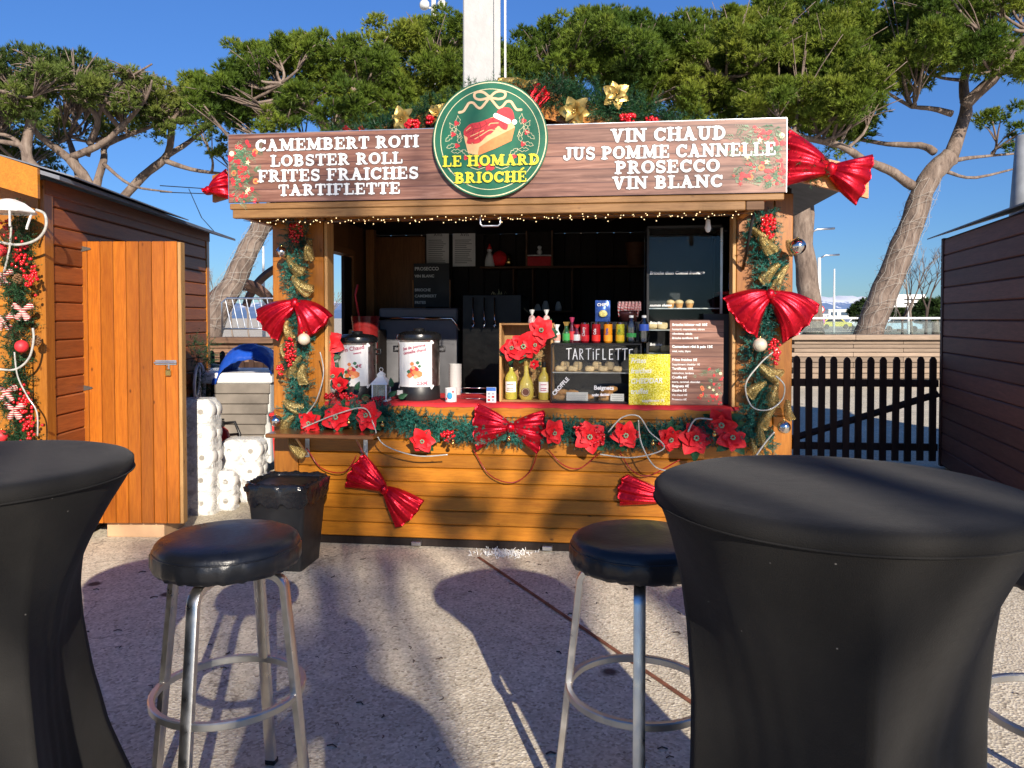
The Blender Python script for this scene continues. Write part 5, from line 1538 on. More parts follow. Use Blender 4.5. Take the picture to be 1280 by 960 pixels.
def bottle(px, y, h, rb, col, lab, label, round_lab=False, cap=M_black, shape='wine', group='bottles in the wooden crate'):
    x = counter_x(px, y); r = thing('bottle', label, 'bottle', (x, y, CZ + .013), 0, group, K)
    prof = {'wine': [(rb * .9, 0), (rb, .008), (rb, h * .58), (rb * .8, h * .67), (rb * .36, h * .76), (rb * .32, h * .98)], 'round': [(rb * .8, 0), (rb, .02), (rb * 1.02, h * .25), (rb * .85, h * .45), (rb * .42, h * .6), (rb * .32, h * .68), (rb * .30, h * .98)]}[shape]
    part('glass_body', MB().lathe(prof, 24), col, r, 'auto')
    part('cap', MB().lathe([(rb * .36, h * .86), (rb * .38, h * .87), (rb * .38, h), (.001, h + .001)], 16), cap, r, 'auto')
    if round_lab: m_ = MB().tube([(0, -rb * 1.03, h * .2), (0, -rb * 1.0, h * .2)], rb * .62, 24); part('label', m_, lab, r); part('label_ring', MB().tube([(rb * .5 * math.cos(a), -rb * 1.04, h * .2 + rb * .5 * math.sin(a)) for a in [k * PI / 10 for k in range(20)]], .0012, 4, closed=True), M_cream, r)
    else:
        n = 10; V = []
        for i in range(n + 1):
            a = -1.0 + 2.0 * i / n; V += [((rb + .001) * math.sin(a), -(rb + .001) * math.cos(a), h * .2), ((rb + .001) * math.sin(a), -(rb + .001) * math.cos(a), h * .48)]
        m_ = MB(); m_.add(V, [(2 * i, 2 * i + 2, 2 * i + 3, 2 * i + 1) for i in range(n)]); part('label', m_, lab, r)
        m_ = MB(); 
        for zz in (.25, .30, .40): m_.box(-rb * .5, rb * .5, -rb - .003, -rb * .88, h * zz, h * zz + .004)
        part('label_print', m_, M_printpurple if 'right' in label else M_goldball, r)
def winemat(nm, c):
    m, n, b, L = base(nm); b.inputs['Base Color'].default_value = (*c, 1); b.inputs['Roughness'].default_value = .06
    b.inputs['Transmission Weight'].default_value = .45; b.inputs['Coat Weight'].default_value = 1; return m
M_wine = winemat('pale_wine_glass', (.72, .66, .10)); M_wine2 = winemat('amber_wine_glass', (.78, .64, .12)); M_gb = winemat('green_bottle_glass', (.03, .12, .02))
bottle(639, .13, .235, .038, M_wine, M_paper, 'wine bottle with white label on the left in the crate')
bottle(658, .12, .25, .045, M_wine2, paint('brown_round_label', (.10, .035, .02), .4), 'round-bellied bottle with brown round label in the middle of the crate', True, shape='round', cap=M_goldleaf)
bottle(680, .13, .235, .036, M_wine2, M_paper, 'wine bottle with white and red label on the right in the crate')
for px, py, s_, lb in ((655, 432, 1.5, 'red poinsettia at the centre top of the crate'), (641, 436, 1.2, 'red poinsettia at the left side of the crate'), (676, 414, 1.35, 'red poinsettia at the upper right corner of the crate'), (668, 430, 1.1, 'small red poinsettia between the crate flowers')):
    poinsettia(px, py, .04, lb, s_, nl=3, group='red cloth poinsettias in the crate')
poinsettia(668, 455, .07, 'red poinsettia with big green leaves low in the crate', .5, nl=9, group='red cloth poinsettias in the crate')

# display case with pastries
DX0 = kb(689, 500, .05)[0]; DX1 = kb(802, 500, .05)[0]; DH = kb(740, 429, .05)[1] - CZ; DW = DX1 - DX0
r = thing('display_case', 'low black glass display case with pastries and chalk lettering', 'display case', (DX0, .05, CZ), F=K)
part('base', MB().cbox(0, DW, 0, .30, 0, .014, .003), M_black, r); part('top', MB().cbox(0, DW, 0, .30, DH - .012, DH, .003), M_black, r)
part('shelf', MB().box(.006, DW - .006, .012, .29, DH * .50, DH * .50 + .006), M_chrome, r)
for x_ in (.0, DW - .008): 
    for y_ in (.001, .291): part('frame_post', MB().box(x_, x_ + .008, y_, y_ + .008, .0145, DH - .0125), M_black, r)
part('back', MB().box(.009, DW - .009, .292, .297, .0145, DH - .0125), M_black_card, r)
part('front_glass', MB().box(.009, DW - .009, .003, .006, .0145, DH - .0125), glassy('case_glass', (.93, .94, .94), .0), r)
m_ = MB()
for (t, xx, zz, sz, ro) in (('CROFFLE', .020, .045, .034, R(48)), ('Beignets', .262, .086, .036, 0), ('noix dattes', .25, .045, .024, R(3))): m_.text(t, xx, zz, sz, -.001, ro, offset=.0012)
part('chalk_lettering', m_, M_chalk, r)
m_ = MB()
tw = {'T': [[(0, 1), (.7, 1.05)], [(.35, 1), (.33, 0)]], 'A': [[(0, 0), (.3, 1), (.62, 0)], [(.12, .35), (.5, .35)]], 'R': [[(.05, 0), (.05, 1), (.4, .95), (.45, .7), (.1, .5), (.52, 0)]], 'I': [[(.1, 0), (.1, .7)], [(.1, .95), (.1, .98)]], 'F': [[(.05, 0), (.05, .95), (.5, .98)], [(.05, .5), (.4, .5)]], 'L': [[(.05, 1), (.05, .02), (.45, .04)]], 'E': [[(.5, .98), (.05, .95), (.05, .02), (.5, .04)], [(.05, .5), (.42, .52)]]}
x_ = .045
tl = kb(708, 449, .05); tr = kb(795, 449, .05); hh = kb(740, 437, .05)[1] - kb(740, 450, .05)[1]; adv = (tr[0] - tl[0]) / 11.2
x_ = tl[0] - DX0
for c in 'TARTIFLETTE':
    for st_ in tw[c]: m_.stroke([(x_ + a * adv * 1.15, tl[1] - CZ + b2 * hh) for a, b2 in st_], .0055, -.001)
    x_ += adv * (.55 if c == 'I' else 1.06)
part('chalk_lettering', m_, M_chalk, r)
M_bread = paint('pale_bread', (.82, .60, .32), .7, var=.2, sc=40); M_pastry = paint('baked_pastry', (.62, .30, .09), .55, var=.35, sc=40)
def loaf(x, y, z, wx, wy, wz, label, mat=None, group='rolls in the display case'):
    m_ = MB(); n = 10
    m_.ball((0, 0, 0), 1, 16, 10)
    out = []
    for (a, b2, c) in m_.v:
        p = Vector((a, b2, c)); q = Vector([math.copysign(abs(t) ** .55, t) for t in p])
        out.append((q.x * wx, q.y * wy, q.z * wz + wz + .002 * math.sin(q.x * 9)))
    m_.v = out
    single('bread_roll', m_, mat or M_bread, label, 'bread', (x, y, z), 0, group, K, True)
for i, px in enumerate((700, 716, 737, 754, 772)):
    xx = kb(px, 460, .10)[0]
    loaf(xx, .13, CZ + DH * .5 + .007, .031, .03, .017, ('leftmost', 'second', 'middle', 'fourth', 'rightmost')[i] + ' of the five pale rolls on the upper shelf of the case front row')
for i, px in enumerate((706, 722, 746, 762)):
    loaf(kb(px, 450, .20)[0], .235, CZ + DH * .5 + .007, .03, .03, .028, ('leftmost', 'second', 'third', 'last')[i] + ' of the taller rolls in the back row of the upper shelf')
def croissant(px, y, dz, ang, label):
    x = kb(px, 490, y)[0]; m_ = MB(); P = []; rr = []
    for k in range(9):
        t = k / 8; a = R(200 + 140 * t) ; P.append((.042 * math.cos(a), .018 * math.sin(a) + .01, .014)); rr.append(.006 + .014 * math.sin(PI * t) + .0025 * (k % 2))
    m_.tube(P, rr, 10); single('pastry', m_, M_pastry, label, 'pastry', (x, y, CZ + .016 + dz), ang, 'pastries at the bottom of the display case', K, True)
croissant(700, .12, 0, .2, 'lower baked pastry at the left of the case bottom'); croissant(702, .16, .028, .4, 'upper baked pastry at the left of the case bottom'); croissant(716, .2, .02, -.3, 'baked pastry behind the left white price tag'); croissant(734, .15, 0, .1, 'baked pastry right of the left white price tag')
croissant(756, .12, 0, .2, 'lowest baked pastry of the right-hand heap in the case'); croissant(758, .15, .026, -.2, 'second pastry of the right-hand heap in the case'); croissant(764, .17, .05, .3, 'topmost round pastry of the right-hand heap in the case')
for px0, px1, pyt, lb in ((708, 735, 490, 'wide white price tag at the left of the display case'), (763, 780, 492, 'white price tag at the right of the display case')):
    a = kb(px0, pyt, .08); b_ = kb(px1, pyt, .08)
    r = thing('price_tag', lb, 'price tag', (a[0], .075, CZ + .015), F=K); part('card', MB().box(0, b_[0] - a[0], 0, .002, 0, a[1] - CZ - .015), M_paper, r)
    m_ = MB(); [m_.box(.01, b_[0] - a[0] - .01, -.001, -.0003, .008 + k * .012, .010 + k * .012) for k in range(3)]; part('print', m_, paint('grey_print', (.35, .35, .36), .6), r)

# cans and bottles on the case
TZ = CZ + DH + .001
def can(px, y, h, col, top, label, word, wcol, band=None):
    x = kb(px, 420, y)[0]; rr = .027; r = thing('drink_can', label, 'can', (x, y, TZ), 0, 'drink cans on the display case', K)
    part('body', MB().lathe([(rr * .82, 0), (rr, .008), (rr, h - .010)], 24), col, r, 'auto')
    part('lid', MB().lathe([(rr, h - .0098), (rr * .84, h), (rr * .82, h - .002), (.001, h - .002)], 24), M_silver, r, 'auto')
    if band: part('band', MB().lathe([(rr + .0006, h * .08), (rr + .0006, h * .38)], 24, cap=False), band, r, True)
    m_ = MB(); m_.text(word, 0, 0, .024, 0, 0, 'CENTER', offset=.0006)
    hw = len(word) * .0065
    m_.v = [((rr + .0012) * math.sin(-q[2] / rr), -(rr + .0012) * math.cos(q[2] / rr), h * .55 + q[0] * .8) for q in m_.v]
    part('lettering', m_, wcol, r)
M_canred = paint('can_red', (.60, .01, .03), .25, .4, .08); M_canred2 = paint('can_dark_red', (.42, .01, .02), .25, .4, .08); M_canor = paint('can_orange', (.85, .30, .01), .25, .3, .08); M_cany = paint('can_yellow_green', (.52, .48, .03), .25, .3, .15, 30)
can(731, .14, .125, M_canred, None, 'red can with pale lettering leftmost of the four cans', 'Cherry', M_letters, paint('band_red', (.80, .02, .03), .3))
can(745, .14, .125, M_canred2, None, 'darker red can second from the left of the four cans', 'Cola', M_letters, paint('band_scarlet', (.85, .03, .02), .3))
can(760, .14, .125, M_canor, None, 'orange can with blue lettering third of the four cans', 'Fanta', paint('can_blue', (.02, .05, .3), .4), paint('band_orange', (.95, .35, .02), .3))
can(775, .14, .125, M_cany, None, 'yellow-green can with lemon picture rightmost of the four cans', 'Tea', paint('can_green', (.02, .2, .05), .4), paint('band_amber', (.95, .55, .02), .3))
def small_bottle(px, rb, h, col, lab, label, wrap=None, group='small bottles on the display case'):
    x = kb(px, 420, .15)[0]; r = thing('small_bottle', label, 'bottle', (x, .15, TZ), 0, group, K)
    part('body', MB().lathe([(rb * .9, 0), (rb, .006), (rb, h * .55), (rb * .5, h * .75), (rb * .42, h * .95)], 18), col, r, 'auto')
    part('label', MB().lathe([(rb + .001, h * .12), (rb + .001, h * .5)], 18, cap=False), lab, r, True)
    if wrap:
        part('wrapper_top', MB().lathe([(rb * .45, h * .9), (rb * .9, h * 1.12), (rb * .8, h * 1.13)], 7, cap=False), wrap, r)
    else: part('cap', MB().lathe([(rb * .5, h * .93), (rb * .5, h), (.001, h)], 14), M_white, r)
M_hein = paint('label_green', (.05, .35, .08), .3)
small_bottle(696, .022, .10, M_offwhite, paint('label_speckle', (.6, .25, .2), .6, var=.6, sc=80), 'speckled candy bag with ribbon top at the left of the case top', M_paper)
small_bottle(708, .025, .115, M_gb, M_hein, 'green beer bottle next to the candy bag', M_goldleaf)
small_bottle(721, .024, .10, paint('dark_red_drink', (.12, .01, .02), .1, coat=1), M_paper, 'small dark bottle with white label left of the cans', M_printred)
small_bottle(715, .018, .14, paint('dark_red_drink', (.12, .01, .02), .1), M_printred, 'thin dark red bottle behind the small bottles', M_printpurple)
for px, lab, lb in ((789, M_hein, 'clear water bottle with green label on the case'), (805, paint('label_blue', (.03, .08, .4), .3), 'clear water bottle with blue label at the right end of the case')):
    x = kb(px, 420, .14)[0]; r = thing('water_bottle', lb, 'bottle', (x, .14, TZ), 0, 'water bottles on the display case', K); rb = .030
    part('body', MB().lathe([(rb * .8, 0), (rb, .01), (rb * .94, .03), (rb, .05), (rb * .94, .07), (rb, .09), (rb * .98, .11), (rb * .5, .145), (rb * .42, .155)], 20), GLASSD, r, 'auto')
    part('label', MB().lathe([(rb + .001, .035 if lab is M_hein else .075), (rb + .001, .06 if lab is M_hein else .115)], 20, cap=False), lab, r, True)
    part('cap', MB().lathe([(rb * .46, .155), (rb * .46, .170), (.001, .170)], 14), M_white, r)
# snack bag and jar of candy canes
a = kb(744, 396, .25); b_ = kb(759, 370, .25)
m_ = MB(); n = 8
V = []
for i in range(n + 1):
    for j in range(n + 1):
        u, v = i / n, j / n; bu = math.sin(PI * u) * math.sin(PI * v)
        V.append((u * .095, -.022 * bu - .003 * math.sin(u * 20) * (1 - bu), v * .135))
m_.add(V, [(i * (n + 1) + j, (i + 1) * (n + 1) + j, (i + 1) * (n + 1) + j + 1, i * (n + 1) + j + 1) for i in range(n) for j in range(n)])
m_.box(0, .095, .001, .012, 0, .135)
r = thing('snack_bag', 'shiny blue and white snack bag standing behind the cans', 'snack bag', (a[0], .27, a[1] - .03), F=K)
part('bag', m_, paint('bag_blue', (.05, .12, .42), .25, .3, .3, 20), r, True)
m_ = MB(); m_.ball((.05, -.024, .05), .028, 12, 8, (1, .2, .8)); part('printed_picture', m_, paint('print_yellow', (.75, .6, .2), .4, var=.5, sc=60), r, True)
m_ = MB(); m_.text('CHIPS', .012, .098, .026, -.024, offset=.0008); part('lettering', m_, M_letters, r)
single('box', MB().cbox(0, .34, 0, .16, 0, a[1] - .031 - TZ, .004), M_black, 'black box behind the cans carrying the snack bag and candy canes', 'box', (a[0] - .03, .255, TZ), F=K)
jar = thing('candy_jar', 'dark jar full of red and white striped candy canes', 'jar', (kb(785, 400, .3)[0], .32, a[1] - .03), F=K)
part('wall', MB().lathe([(.055, 0), (.065, .05), (.066, .07)], 24), paint('jar_dark', (.05, .015, .015), .15), jar, True)
M_cane = None
def cane_mat():
    m, n, b, L = base('striped_candy'); v = coords(n, L)
    wv = n.nodes.new('ShaderNodeTexWave'); wv.bands_direction = 'DIAGONAL'; wv.inputs['Scale'].default_value = 34; L.new(v, wv.inputs['Vector'])
    L.new(ramp(n, L, wv.outputs[0], [(.48, (.75, .73, .70)), (.52, (.6, .02, .03))]), b.inputs['Base Color']); b.inputs['Roughness'].default_value = .25; return m
M_cane = cane_mat()
for k in range(14):
    a0 = -.10 + .20 * (k % 7) / 6; dy = -.03 if k < 7 else .03
    x_ = -.058 + .116 * (k % 7) / 6 + (.008 if k >= 7 else 0)
    m_ = MB().tube([(x_, dy, .03), (x_ * 1.1, dy - .01, .095), (x_ * 1.1, dy - .012, .118), (x_ * 1.1 + .006, dy - .03, .126), (x_ * 1.1 + .008, dy - .045, .118), (x_ * 1.1 + .008, dy - .05, .07)], .0042, 6)
    part('candy_cane', m_, M_cane, jar, True)
# wrapped little figures behind the crate
for i, (px, py, h) in enumerate(((665, 401, .085), (683, 401, .09))):
    x, z = kb(px, 402, .3); r = thing('candy_figure', ('left', 'right')[i] + ' cellophane-wrapped red and white sweet bag behind the crate', 'sweet bag', (x, .30, CZ + ch - .03), 0, 'wrapped sweet bags', K)
    part('bag', MB().lathe([(.02, 0), (.028, .03), (.02, .07), (.006, .082)], 12), paint('wrapped_sweets', (.55, .35, .33), .3, var=.6, sc=60), r, True)
    part('bag_top', MB().lathe([(.005, .082), (.018, .115), (.014, .117)], 7, cap=False), M_offwhite, r)
single('box', MB().cbox(0, .24, 0, .16, 0, ch - .032, .004), M_black, 'black box behind the crate carrying the sweet bags', 'box', (x0 + .05, .245, CZ), F=K)

# yellow glitter card
a = kb(786, 507, -.0); b_ = kb(838, 443, .0); gw = b_[0] - a[0]; gh = b_[1] - CZ
r = thing('price_board', 'yellow glitter board with white handwriting on the counter', 'price board', (a[0], .012, CZ), F=K)
part('board', MB().cbox(0, gw, 0, .006, 0, gh, .001), M_glitter, r)
m_ = MB()
for k, t in enumerate(('Frites', 'fraiches', 'CHEDDAR', 'truffes')): m_.text(t, .010, gh - .055 - k * .062, .044, -.0015, R(2), shear=.2, offset=.0008, sx=.92)
m_.text('supplément 1€', .08, .018, .022, -.0015, R(2), offset=.0006)
part('handwriting', m_, paint('silver_ink', (.82, .82, .72), .5), r)

# tall printed menu board
a = kb(837, 506, .03); b_ = kb(905, 400, .03); mw = b_[0] - a[0]; mh = b_[1] - CZ
r = thing('menu_board', 'plank-print menu board with price list and printed greenery on the counter', 'menu board', (a[0], .04, CZ), F=K)
ob('board', MB().box(0, mw, 0, .008, 0, mh).mesh('board', M_sign), r)
m_ = MB(); items = [('Brioche lobster roll 18€', 1), ('homard, mayonnaise, citron', 0), ('ciboulette, salade', 0), ('Brioche tartiflette 10€', 0), ('', 0), ('Camembert rôti & pain 12€', 1), ('miel, noix, thym', 0), ('', 0), ('Frites fraiches 5€', 1), ('Supplément cheddar 1€', 0), ('Tartiflette 10€', 1), ('reblochon, lardons', 0), ('Croffle 6€', 1), ('sucre, caramel, chocolat', 0), ('Beignets 4€', 1), ('Gaufre 5€', 1), ('Vin chaud 4€', 0), ('Prosecco 6€', 0)]
for k, (t, b2) in enumerate(items): m_.text(t, .014, mh - .035 - k * .0265, .021 if b2 else .017, -.0012, 0, offset=.0007 if b2 else .0003)
part('lettering', m_, M_letters, r)
print_greens(mw - .01, .12, -1, 21, -.0015, r, n=26, sc=.8, w_=.14, h_=.22)
for c in r.children:
    if c.name.startswith('printed'): c.location = (0, 0, 0)
# round dark sign behind its corner
x, z = kb(890, 430, .10)
r = thing('small_round_sign', 'dark panel with small red emblem behind the menu board corner', 'sign', (x, .10, CZ), F=K)
part('panel', MB().cbox(-.05, .12, 0, .01, .0, kb(890, 392, .1)[1] - CZ, .003), M_black_card, r)
m_ = MB(); m_.ball((.0, -.001, z - CZ), .022, 12, 8, (1.1, .1, .6)); part('emblem', m_, M_printred, r, True)
m_ = MB(); m_.text('LE HOMARD BRIOCHÉ', -.043, z - CZ - .04, .010, -.002); part('lettering', m_, paint('green_text', (.05, .4, .15), .5), r)

# tall glass showcase on the counter, behind the menu board
SXa = kb(808, 400, .25)[0]; SXb = kb(902, 400, .25)[0]; SH_ = kb(850, 282, .25)[1] - CZ; SW = SXb - SXa
r = thing('glass_showcase', 'tall glass showcase with muffins and rolls beside the menu board', 'display case', (SXa, .22, CZ), F=K)
part('base', MB().cbox(0, SW, 0, .36, 0, .05, .004), M_black, r); part('top', MB().cbox(0, SW, 0, .36, SH_ - .02, SH_, .004), M_black, r)
for x_, y_ in ((0, 0), (SW - .014, 0), (0, .346), (SW - .014, .346)): part('frame_post', MB().box(x_, x_ + .014, y_, y_ + .014, .0505, SH_ - .0205), M_chrome if y_ == 0 and x_ else M_black, r)
part('back', MB().box(.015, SW - .015, .350, .355, .051, SH_ - .021), M_black_card, r)
zs = [kb(850, y_, .25)[1] - CZ for y_ in (385, 412, 441)]
for z_ in zs: part('shelf', MB().box(.015, SW - .015, .015, .34, z_ - .006, z_), M_chrome, r)
part('front_glass', MB().box(.0145, SW - .0145, .002, .006, .051, SH_ - .021), glassy('showcase_glass', (.85, .88, .89), -.02), r)
part('side_glass', MB().box(.003, .007, .0145, .345, .051, SH_ - .021), MATS['showcase_glass'], r)
m_ = MB()
for t, px, py, sz in (('Brioche thon Comté fromage', 812, 343, .028), ('Brioche', 812, 405, .024), ('Brioche', 812, 432, .024), ('saumon cheese', 812, 383, .022)):
    p = kb(px, py, .22); m_.text(t, p[0] - SXa, p[1] - CZ, sz, -.001, 0, shear=.2, offset=.0006)
part('chalk_lettering', m_, M_chalk, r)
for i, px in enumerate((838, 849, 862)):
    x = kb(px, 380, .3)[0]; q = thing('muffin', ('left', 'middle', 'right')[i] + ' of three muffins on the top shelf of the glass showcase', 'muffin', (x, .30, CZ + zs[0] + .001), 0, 'muffins in the glass showcase', K)
    part('cup', MB().lathe([(.018, 0), (.025, .03), (.026, .034)], 14), M_pastry, q); part('top', MB().ball((0, 0, .036), .028, 14, 9, (1, 1, .6)), M_bread, q, True)
for i, (px, k) in enumerate(((815, 1), (828, 1), (818, 2), (832, 2))):
    loaf(kb(px, 430, .32)[0], .32, CZ + zs[k] + .001, .033, .03, .022, ('left roll on the middle shelf of the glass showcase', 'right roll on the middle shelf of the glass showcase', 'left roll on the lowest shelf of the glass showcase', 'right roll on the lowest shelf of the glass showcase')[i], group='rolls in the glass showcase')

# ---------------------------------------------------------------- dark interior fittings
def kbox(name, px0, py0, px1, py1, y, dep, mat, label, cat, **kw):
    a = kb(px0, py1, y); b_ = kb(px1, py0, y)
    return single(name, MB().cbox(0, b_[0] - a[0], 0, dep, 0, b_[1] - a[1], .006), mat, label, cat, (a[0], y, a[1]), F=K, **kw)
# white appliance behind the urns
a = kb(474, 500, 1.2); b_ = kb(572, 385, 1.2)
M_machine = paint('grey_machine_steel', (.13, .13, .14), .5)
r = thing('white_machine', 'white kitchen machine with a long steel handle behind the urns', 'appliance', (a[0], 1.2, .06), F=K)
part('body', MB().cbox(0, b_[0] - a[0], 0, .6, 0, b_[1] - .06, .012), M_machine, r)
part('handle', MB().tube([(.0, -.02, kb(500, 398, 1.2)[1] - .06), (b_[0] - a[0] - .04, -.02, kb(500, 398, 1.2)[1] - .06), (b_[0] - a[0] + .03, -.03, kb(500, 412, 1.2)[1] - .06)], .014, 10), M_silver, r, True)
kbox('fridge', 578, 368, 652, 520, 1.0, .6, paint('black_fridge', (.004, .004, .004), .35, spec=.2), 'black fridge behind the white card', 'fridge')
# blackboard and notices on the back wall
p = kb(524, 384, 2.1); q = kb(567, 331, 2.1)
r = thing('blackboard', 'blackboard with chalk drinks list hanging above the white machine', 'blackboard', (p[0], 1.9, p[1]), F=K)
bw, bh = q[0] - p[0], q[1] - p[1]
part('board', MB().box(0, bw, 0, .01, 0, bh), M_black_card, r)
for x_ in (-.012, bw): part('frame', MB().cbox(x_, x_ + .012, -.004, .012, -.01, bh * .62, .002), M_orange_v, r)
m_ = MB()
for k, (t, z_) in enumerate((('PROSECCO', .84), ('VIN BLANC', .68), ('BRIOCHE', .36), ('CAMEMBERT', .22), ('FRITES', .07))): m_.text(t, .01, bh * z_, .042 if k == 0 else .034, -.002, 0, offset=.0008)
part('chalk_lettering', m_, M_chalk, r)
for i, (xa, xb) in enumerate(((533, 561), (566, 594))):
    p = kb(xa, 333, 2.15); q = kb(xb, 288, 2.15)
    r = thing('notice', ('left', 'right')[i] + ' of two white printed notices high on the dark back wall', 'notice', (p[0], 2.15, p[1]), F=K)
    part('sheet', MB().box(0, q[0] - p[0], 0, .004, 0, q[1] - p[1]), M_paper, r)
    m_ = MB(); r_ = random.Random(i)
    m_.text('AVIS', .07, q[1] - p[1] - .05, .04, -.002)
    for k in range(13): m_.box(.02, (q[0] - p[0]) * r_.uniform(.6, .9), -.002, -.001, .03 + k * .017, .034 + k * .017)
    part('print', m_, M_black, r)
# long shelf with cubbies
p = kb(600, 336, 1.95); q = kb(806, 332, 1.95)
r = thing('wall_shelf', 'long brown wall shelf with open cubbies at the back of the kiosk', 'shelf', (p[0], 1.93, p[1]), F=K)
L_ = q[0] - p[0]
part('board', MB().cbox(0, L_, 0, .25, 0, .02, .003), M_brown_in, r)
for px in (641, 665, 714): x_ = kb(px, 360, 1.95)[0] - p[0]; part('divider', MB().cbox(x_, x_ + .014, .0, .24, -.38, -.001, .003), M_brown_in, r)
xa = kb(665, 360, 1.95)[0] - p[0]; xb = kb(714, 360, 1.95)[0] - p[0]
part('cubby_floor', MB().cbox(xa + .015, xb - .001, 0, .24, -.38, -.364, .003), M_brown_in, r)
SZs = p[1] + .021
def figure(px, rad, h, mat, label, cat='figurine', z=SZs, head=True, mat2=None):
    x = kb(px, 320, 2.0)[0]; r = thing('figurine', label, cat, (x, 2.0, z), 0, 'small things on the back shelf', K)
    part('body', MB().lathe([(rad, 0), (rad * .9, h * .3), (rad * .5, h * .6), (rad * .3, h * .65)], 14), mat, r, True)
    if head:
        part('head', MB().ball((0, 0, h * .75), rad * .5, 10, 8), M_offwhite, r, True); part('hat', MB().lathe([(rad * .5, h * .8), (rad * .1, h * 1.05)], 10), mat2 or M_redplastic, r, True)
figure(612, .045, .19, M_offwhite, 'white figurine at the left end of the back shelf'); figure(636, .035, .17, M_goldball, 'golden bottle-shaped figurine on the back shelf', head=False)
single('red_ball', MB().ball((0, 0, .07), .07, 16, 12), M_red, 'dark red ball between two figurines on the back shelf', 'ball', (kb(624, 320, 2.0)[0], 2.03, SZs), F=K, smooth=True)
p = kb(657, 333, 1.98); q = kb(691, 288, 1.98)
r = thing('letter_box_house', 'dark wooden letter box frame on the back shelf with a tiny white figure', 'letter box', (p[0], 1.98, SZs), F=K); hw_, hh_ = q[0] - p[0], q[1] - p[1]
for x_ in (0, hw_ - .014): part('side', MB().cbox(x_, x_ + .014, 0, .1, 0, hh_, .002), M_oldplank_l, r)
part('back', MB().box(.015, hw_ - .015, .09, .098, 0, hh_ - .001), M_dark_in, r); part('drawer', MB().cbox(.015, hw_ - .015, .0, .088, .0, .085, .004), M_redcloth, r)
part('small_shelf', MB().box(.015, hw_ - .015, .0, .088, .09, .098), M_offwhite, r)
m_ = MB(); m_.text('LETTERS', hw_ / 2, hh_ + .01, .055, .02, align='CENTER', offset=.001); part('lettering', m_, M_brown_in, r)
m_ = MB(); m_.ball((hw_ / 2, .04, .125), .025, 10, 8); m_.ball((hw_ / 2, .04, .165), .018, 10, 8); part('snow_figure', m_, M_white, r, True)
single('bucket', MB().lathe([(.07, 0), (.09, .2), (.092, .2), (.085, .19)], 20), M_brown_in, 'brown bucket at the right end of the back shelf', 'bucket', (kb(795, 320, 2.0)[0], 2.05, SZs), F=K, smooth='auto')
figure(672, .03, .09, M_offwhite, 'left white jar inside the back cubby', 'jar', SZs - .385 + .0, False); figure(682, .035, .13, M_offwhite, 'middle white jar inside the back cubby', 'jar', SZs - .385, False); figure(698, .03, .12, M_offwhite, 'right white jar inside the back cubby', 'jar', SZs - .385, False)
# dried grass bunch
m_ = MB(); r_ = random.Random(2); c = kb(628, 375, 1.4)
for k in range(46):
    a = R(r_.uniform(-10, 190)); l = r_.uniform(.12, .26); e = (l * math.cos(a), r_.uniform(-.1, .1), l * .4 * math.sin(a) - .02 * r_.random())
    m_.tube([(0, 0, 0), (e[0] * .5, e[1] * .5, e[2] * .9 + .05), (e[0], e[1], e[2] - .05)], .0022, 3)
single('dried_grass', m_, paint('dried_grass', (.50, .40, .20), .7), 'bunch of pale dried grass over the black fridge', 'dried grass', (c[0], 1.2, c[1] - .06), F=K)
# red pot, little things left
x, z = kb(457, 405, 1.0); r = thing('red_pot', 'dark red pot with upright handle behind the first urn', 'pot', (x, 1.0, z - .3), F=K)
part('pot', MB().lathe([(.09, 0), (.10, .28), (.11, .36), (.105, .36)], 24), paint('enamel_dark_red', (.22, .015, .015), .25, coat=.5), r, 'auto'); part('spoon', MB().tube([(-.04, 0, .3), (-.08, 0, .52), (-.06, 0, .60)], .008, 6), M_printred, r, True)
kbox('cabinet', 436, 412, 474, 520, 1.0, .5, M_dark_in, 'dark cabinet under the red pot inside the kiosk', 'cabinet')
x, z = kb(917, 352, .35); kbox('drink_carton', 912, 340, 923, 362, .5, .06, paint('carton_blue', (.12, .18, .45), .4, var=.6, sc=30), 'small blue and white carton inside beside the right post', 'carton')
kbox('shelf', 900, 364, 924, 368, .45, .3, M_redplastic, 'short red shelf board inside beside the right post', 'shelf')

kbox('work_counter', 655, 455, 806, 520, 1.5, .5, M_dark_in, 'dark work counter at the back of the kiosk behind the crate', 'counter')
r_ = random.Random(8); wz = kb(700, 455, 1.5)[1]
for i, (px, rr, hh, col, lb) in enumerate(((672, .05, .14, M_machine, 'grey canister on the back work counter nearest the crate'), (694, .035, .20, M_wine2, 'tall amber bottle on the back work counter'), (712, .045, .11, M_offwhite, 'white pot on the back work counter'), (735, .06, .16, M_chrome, 'steel pot on the back work counter'), (790, .04, .22, M_gb, 'dark green bottle at the right end of the back work counter'))):
    x = kb(px, 455, 1.6)[0]
    single('container', MB().lathe([(rr * .9, 0), (rr, .01), (rr, hh * .7), (rr * .5, hh * .85), (rr * .45, hh)], 18), col, lb, 'container', (x, 1.6, wz + .003), F=K, smooth='auto', group='containers on the back work counter')
m_ = MB()
for k in range(7): m_.lathe([(.036, .02 * k), (.044, .02 * k + .09), (.042, .02 * k + .09), (.034, .02 * k + .005)], 16, cap=False)
single('cup_stack', m_, M_offwhite, 'stack of white paper cups between the second urn and the black fridge', 'cups', (kb(571, 470, .55)[0], .50, CZ), F=K, smooth='auto')
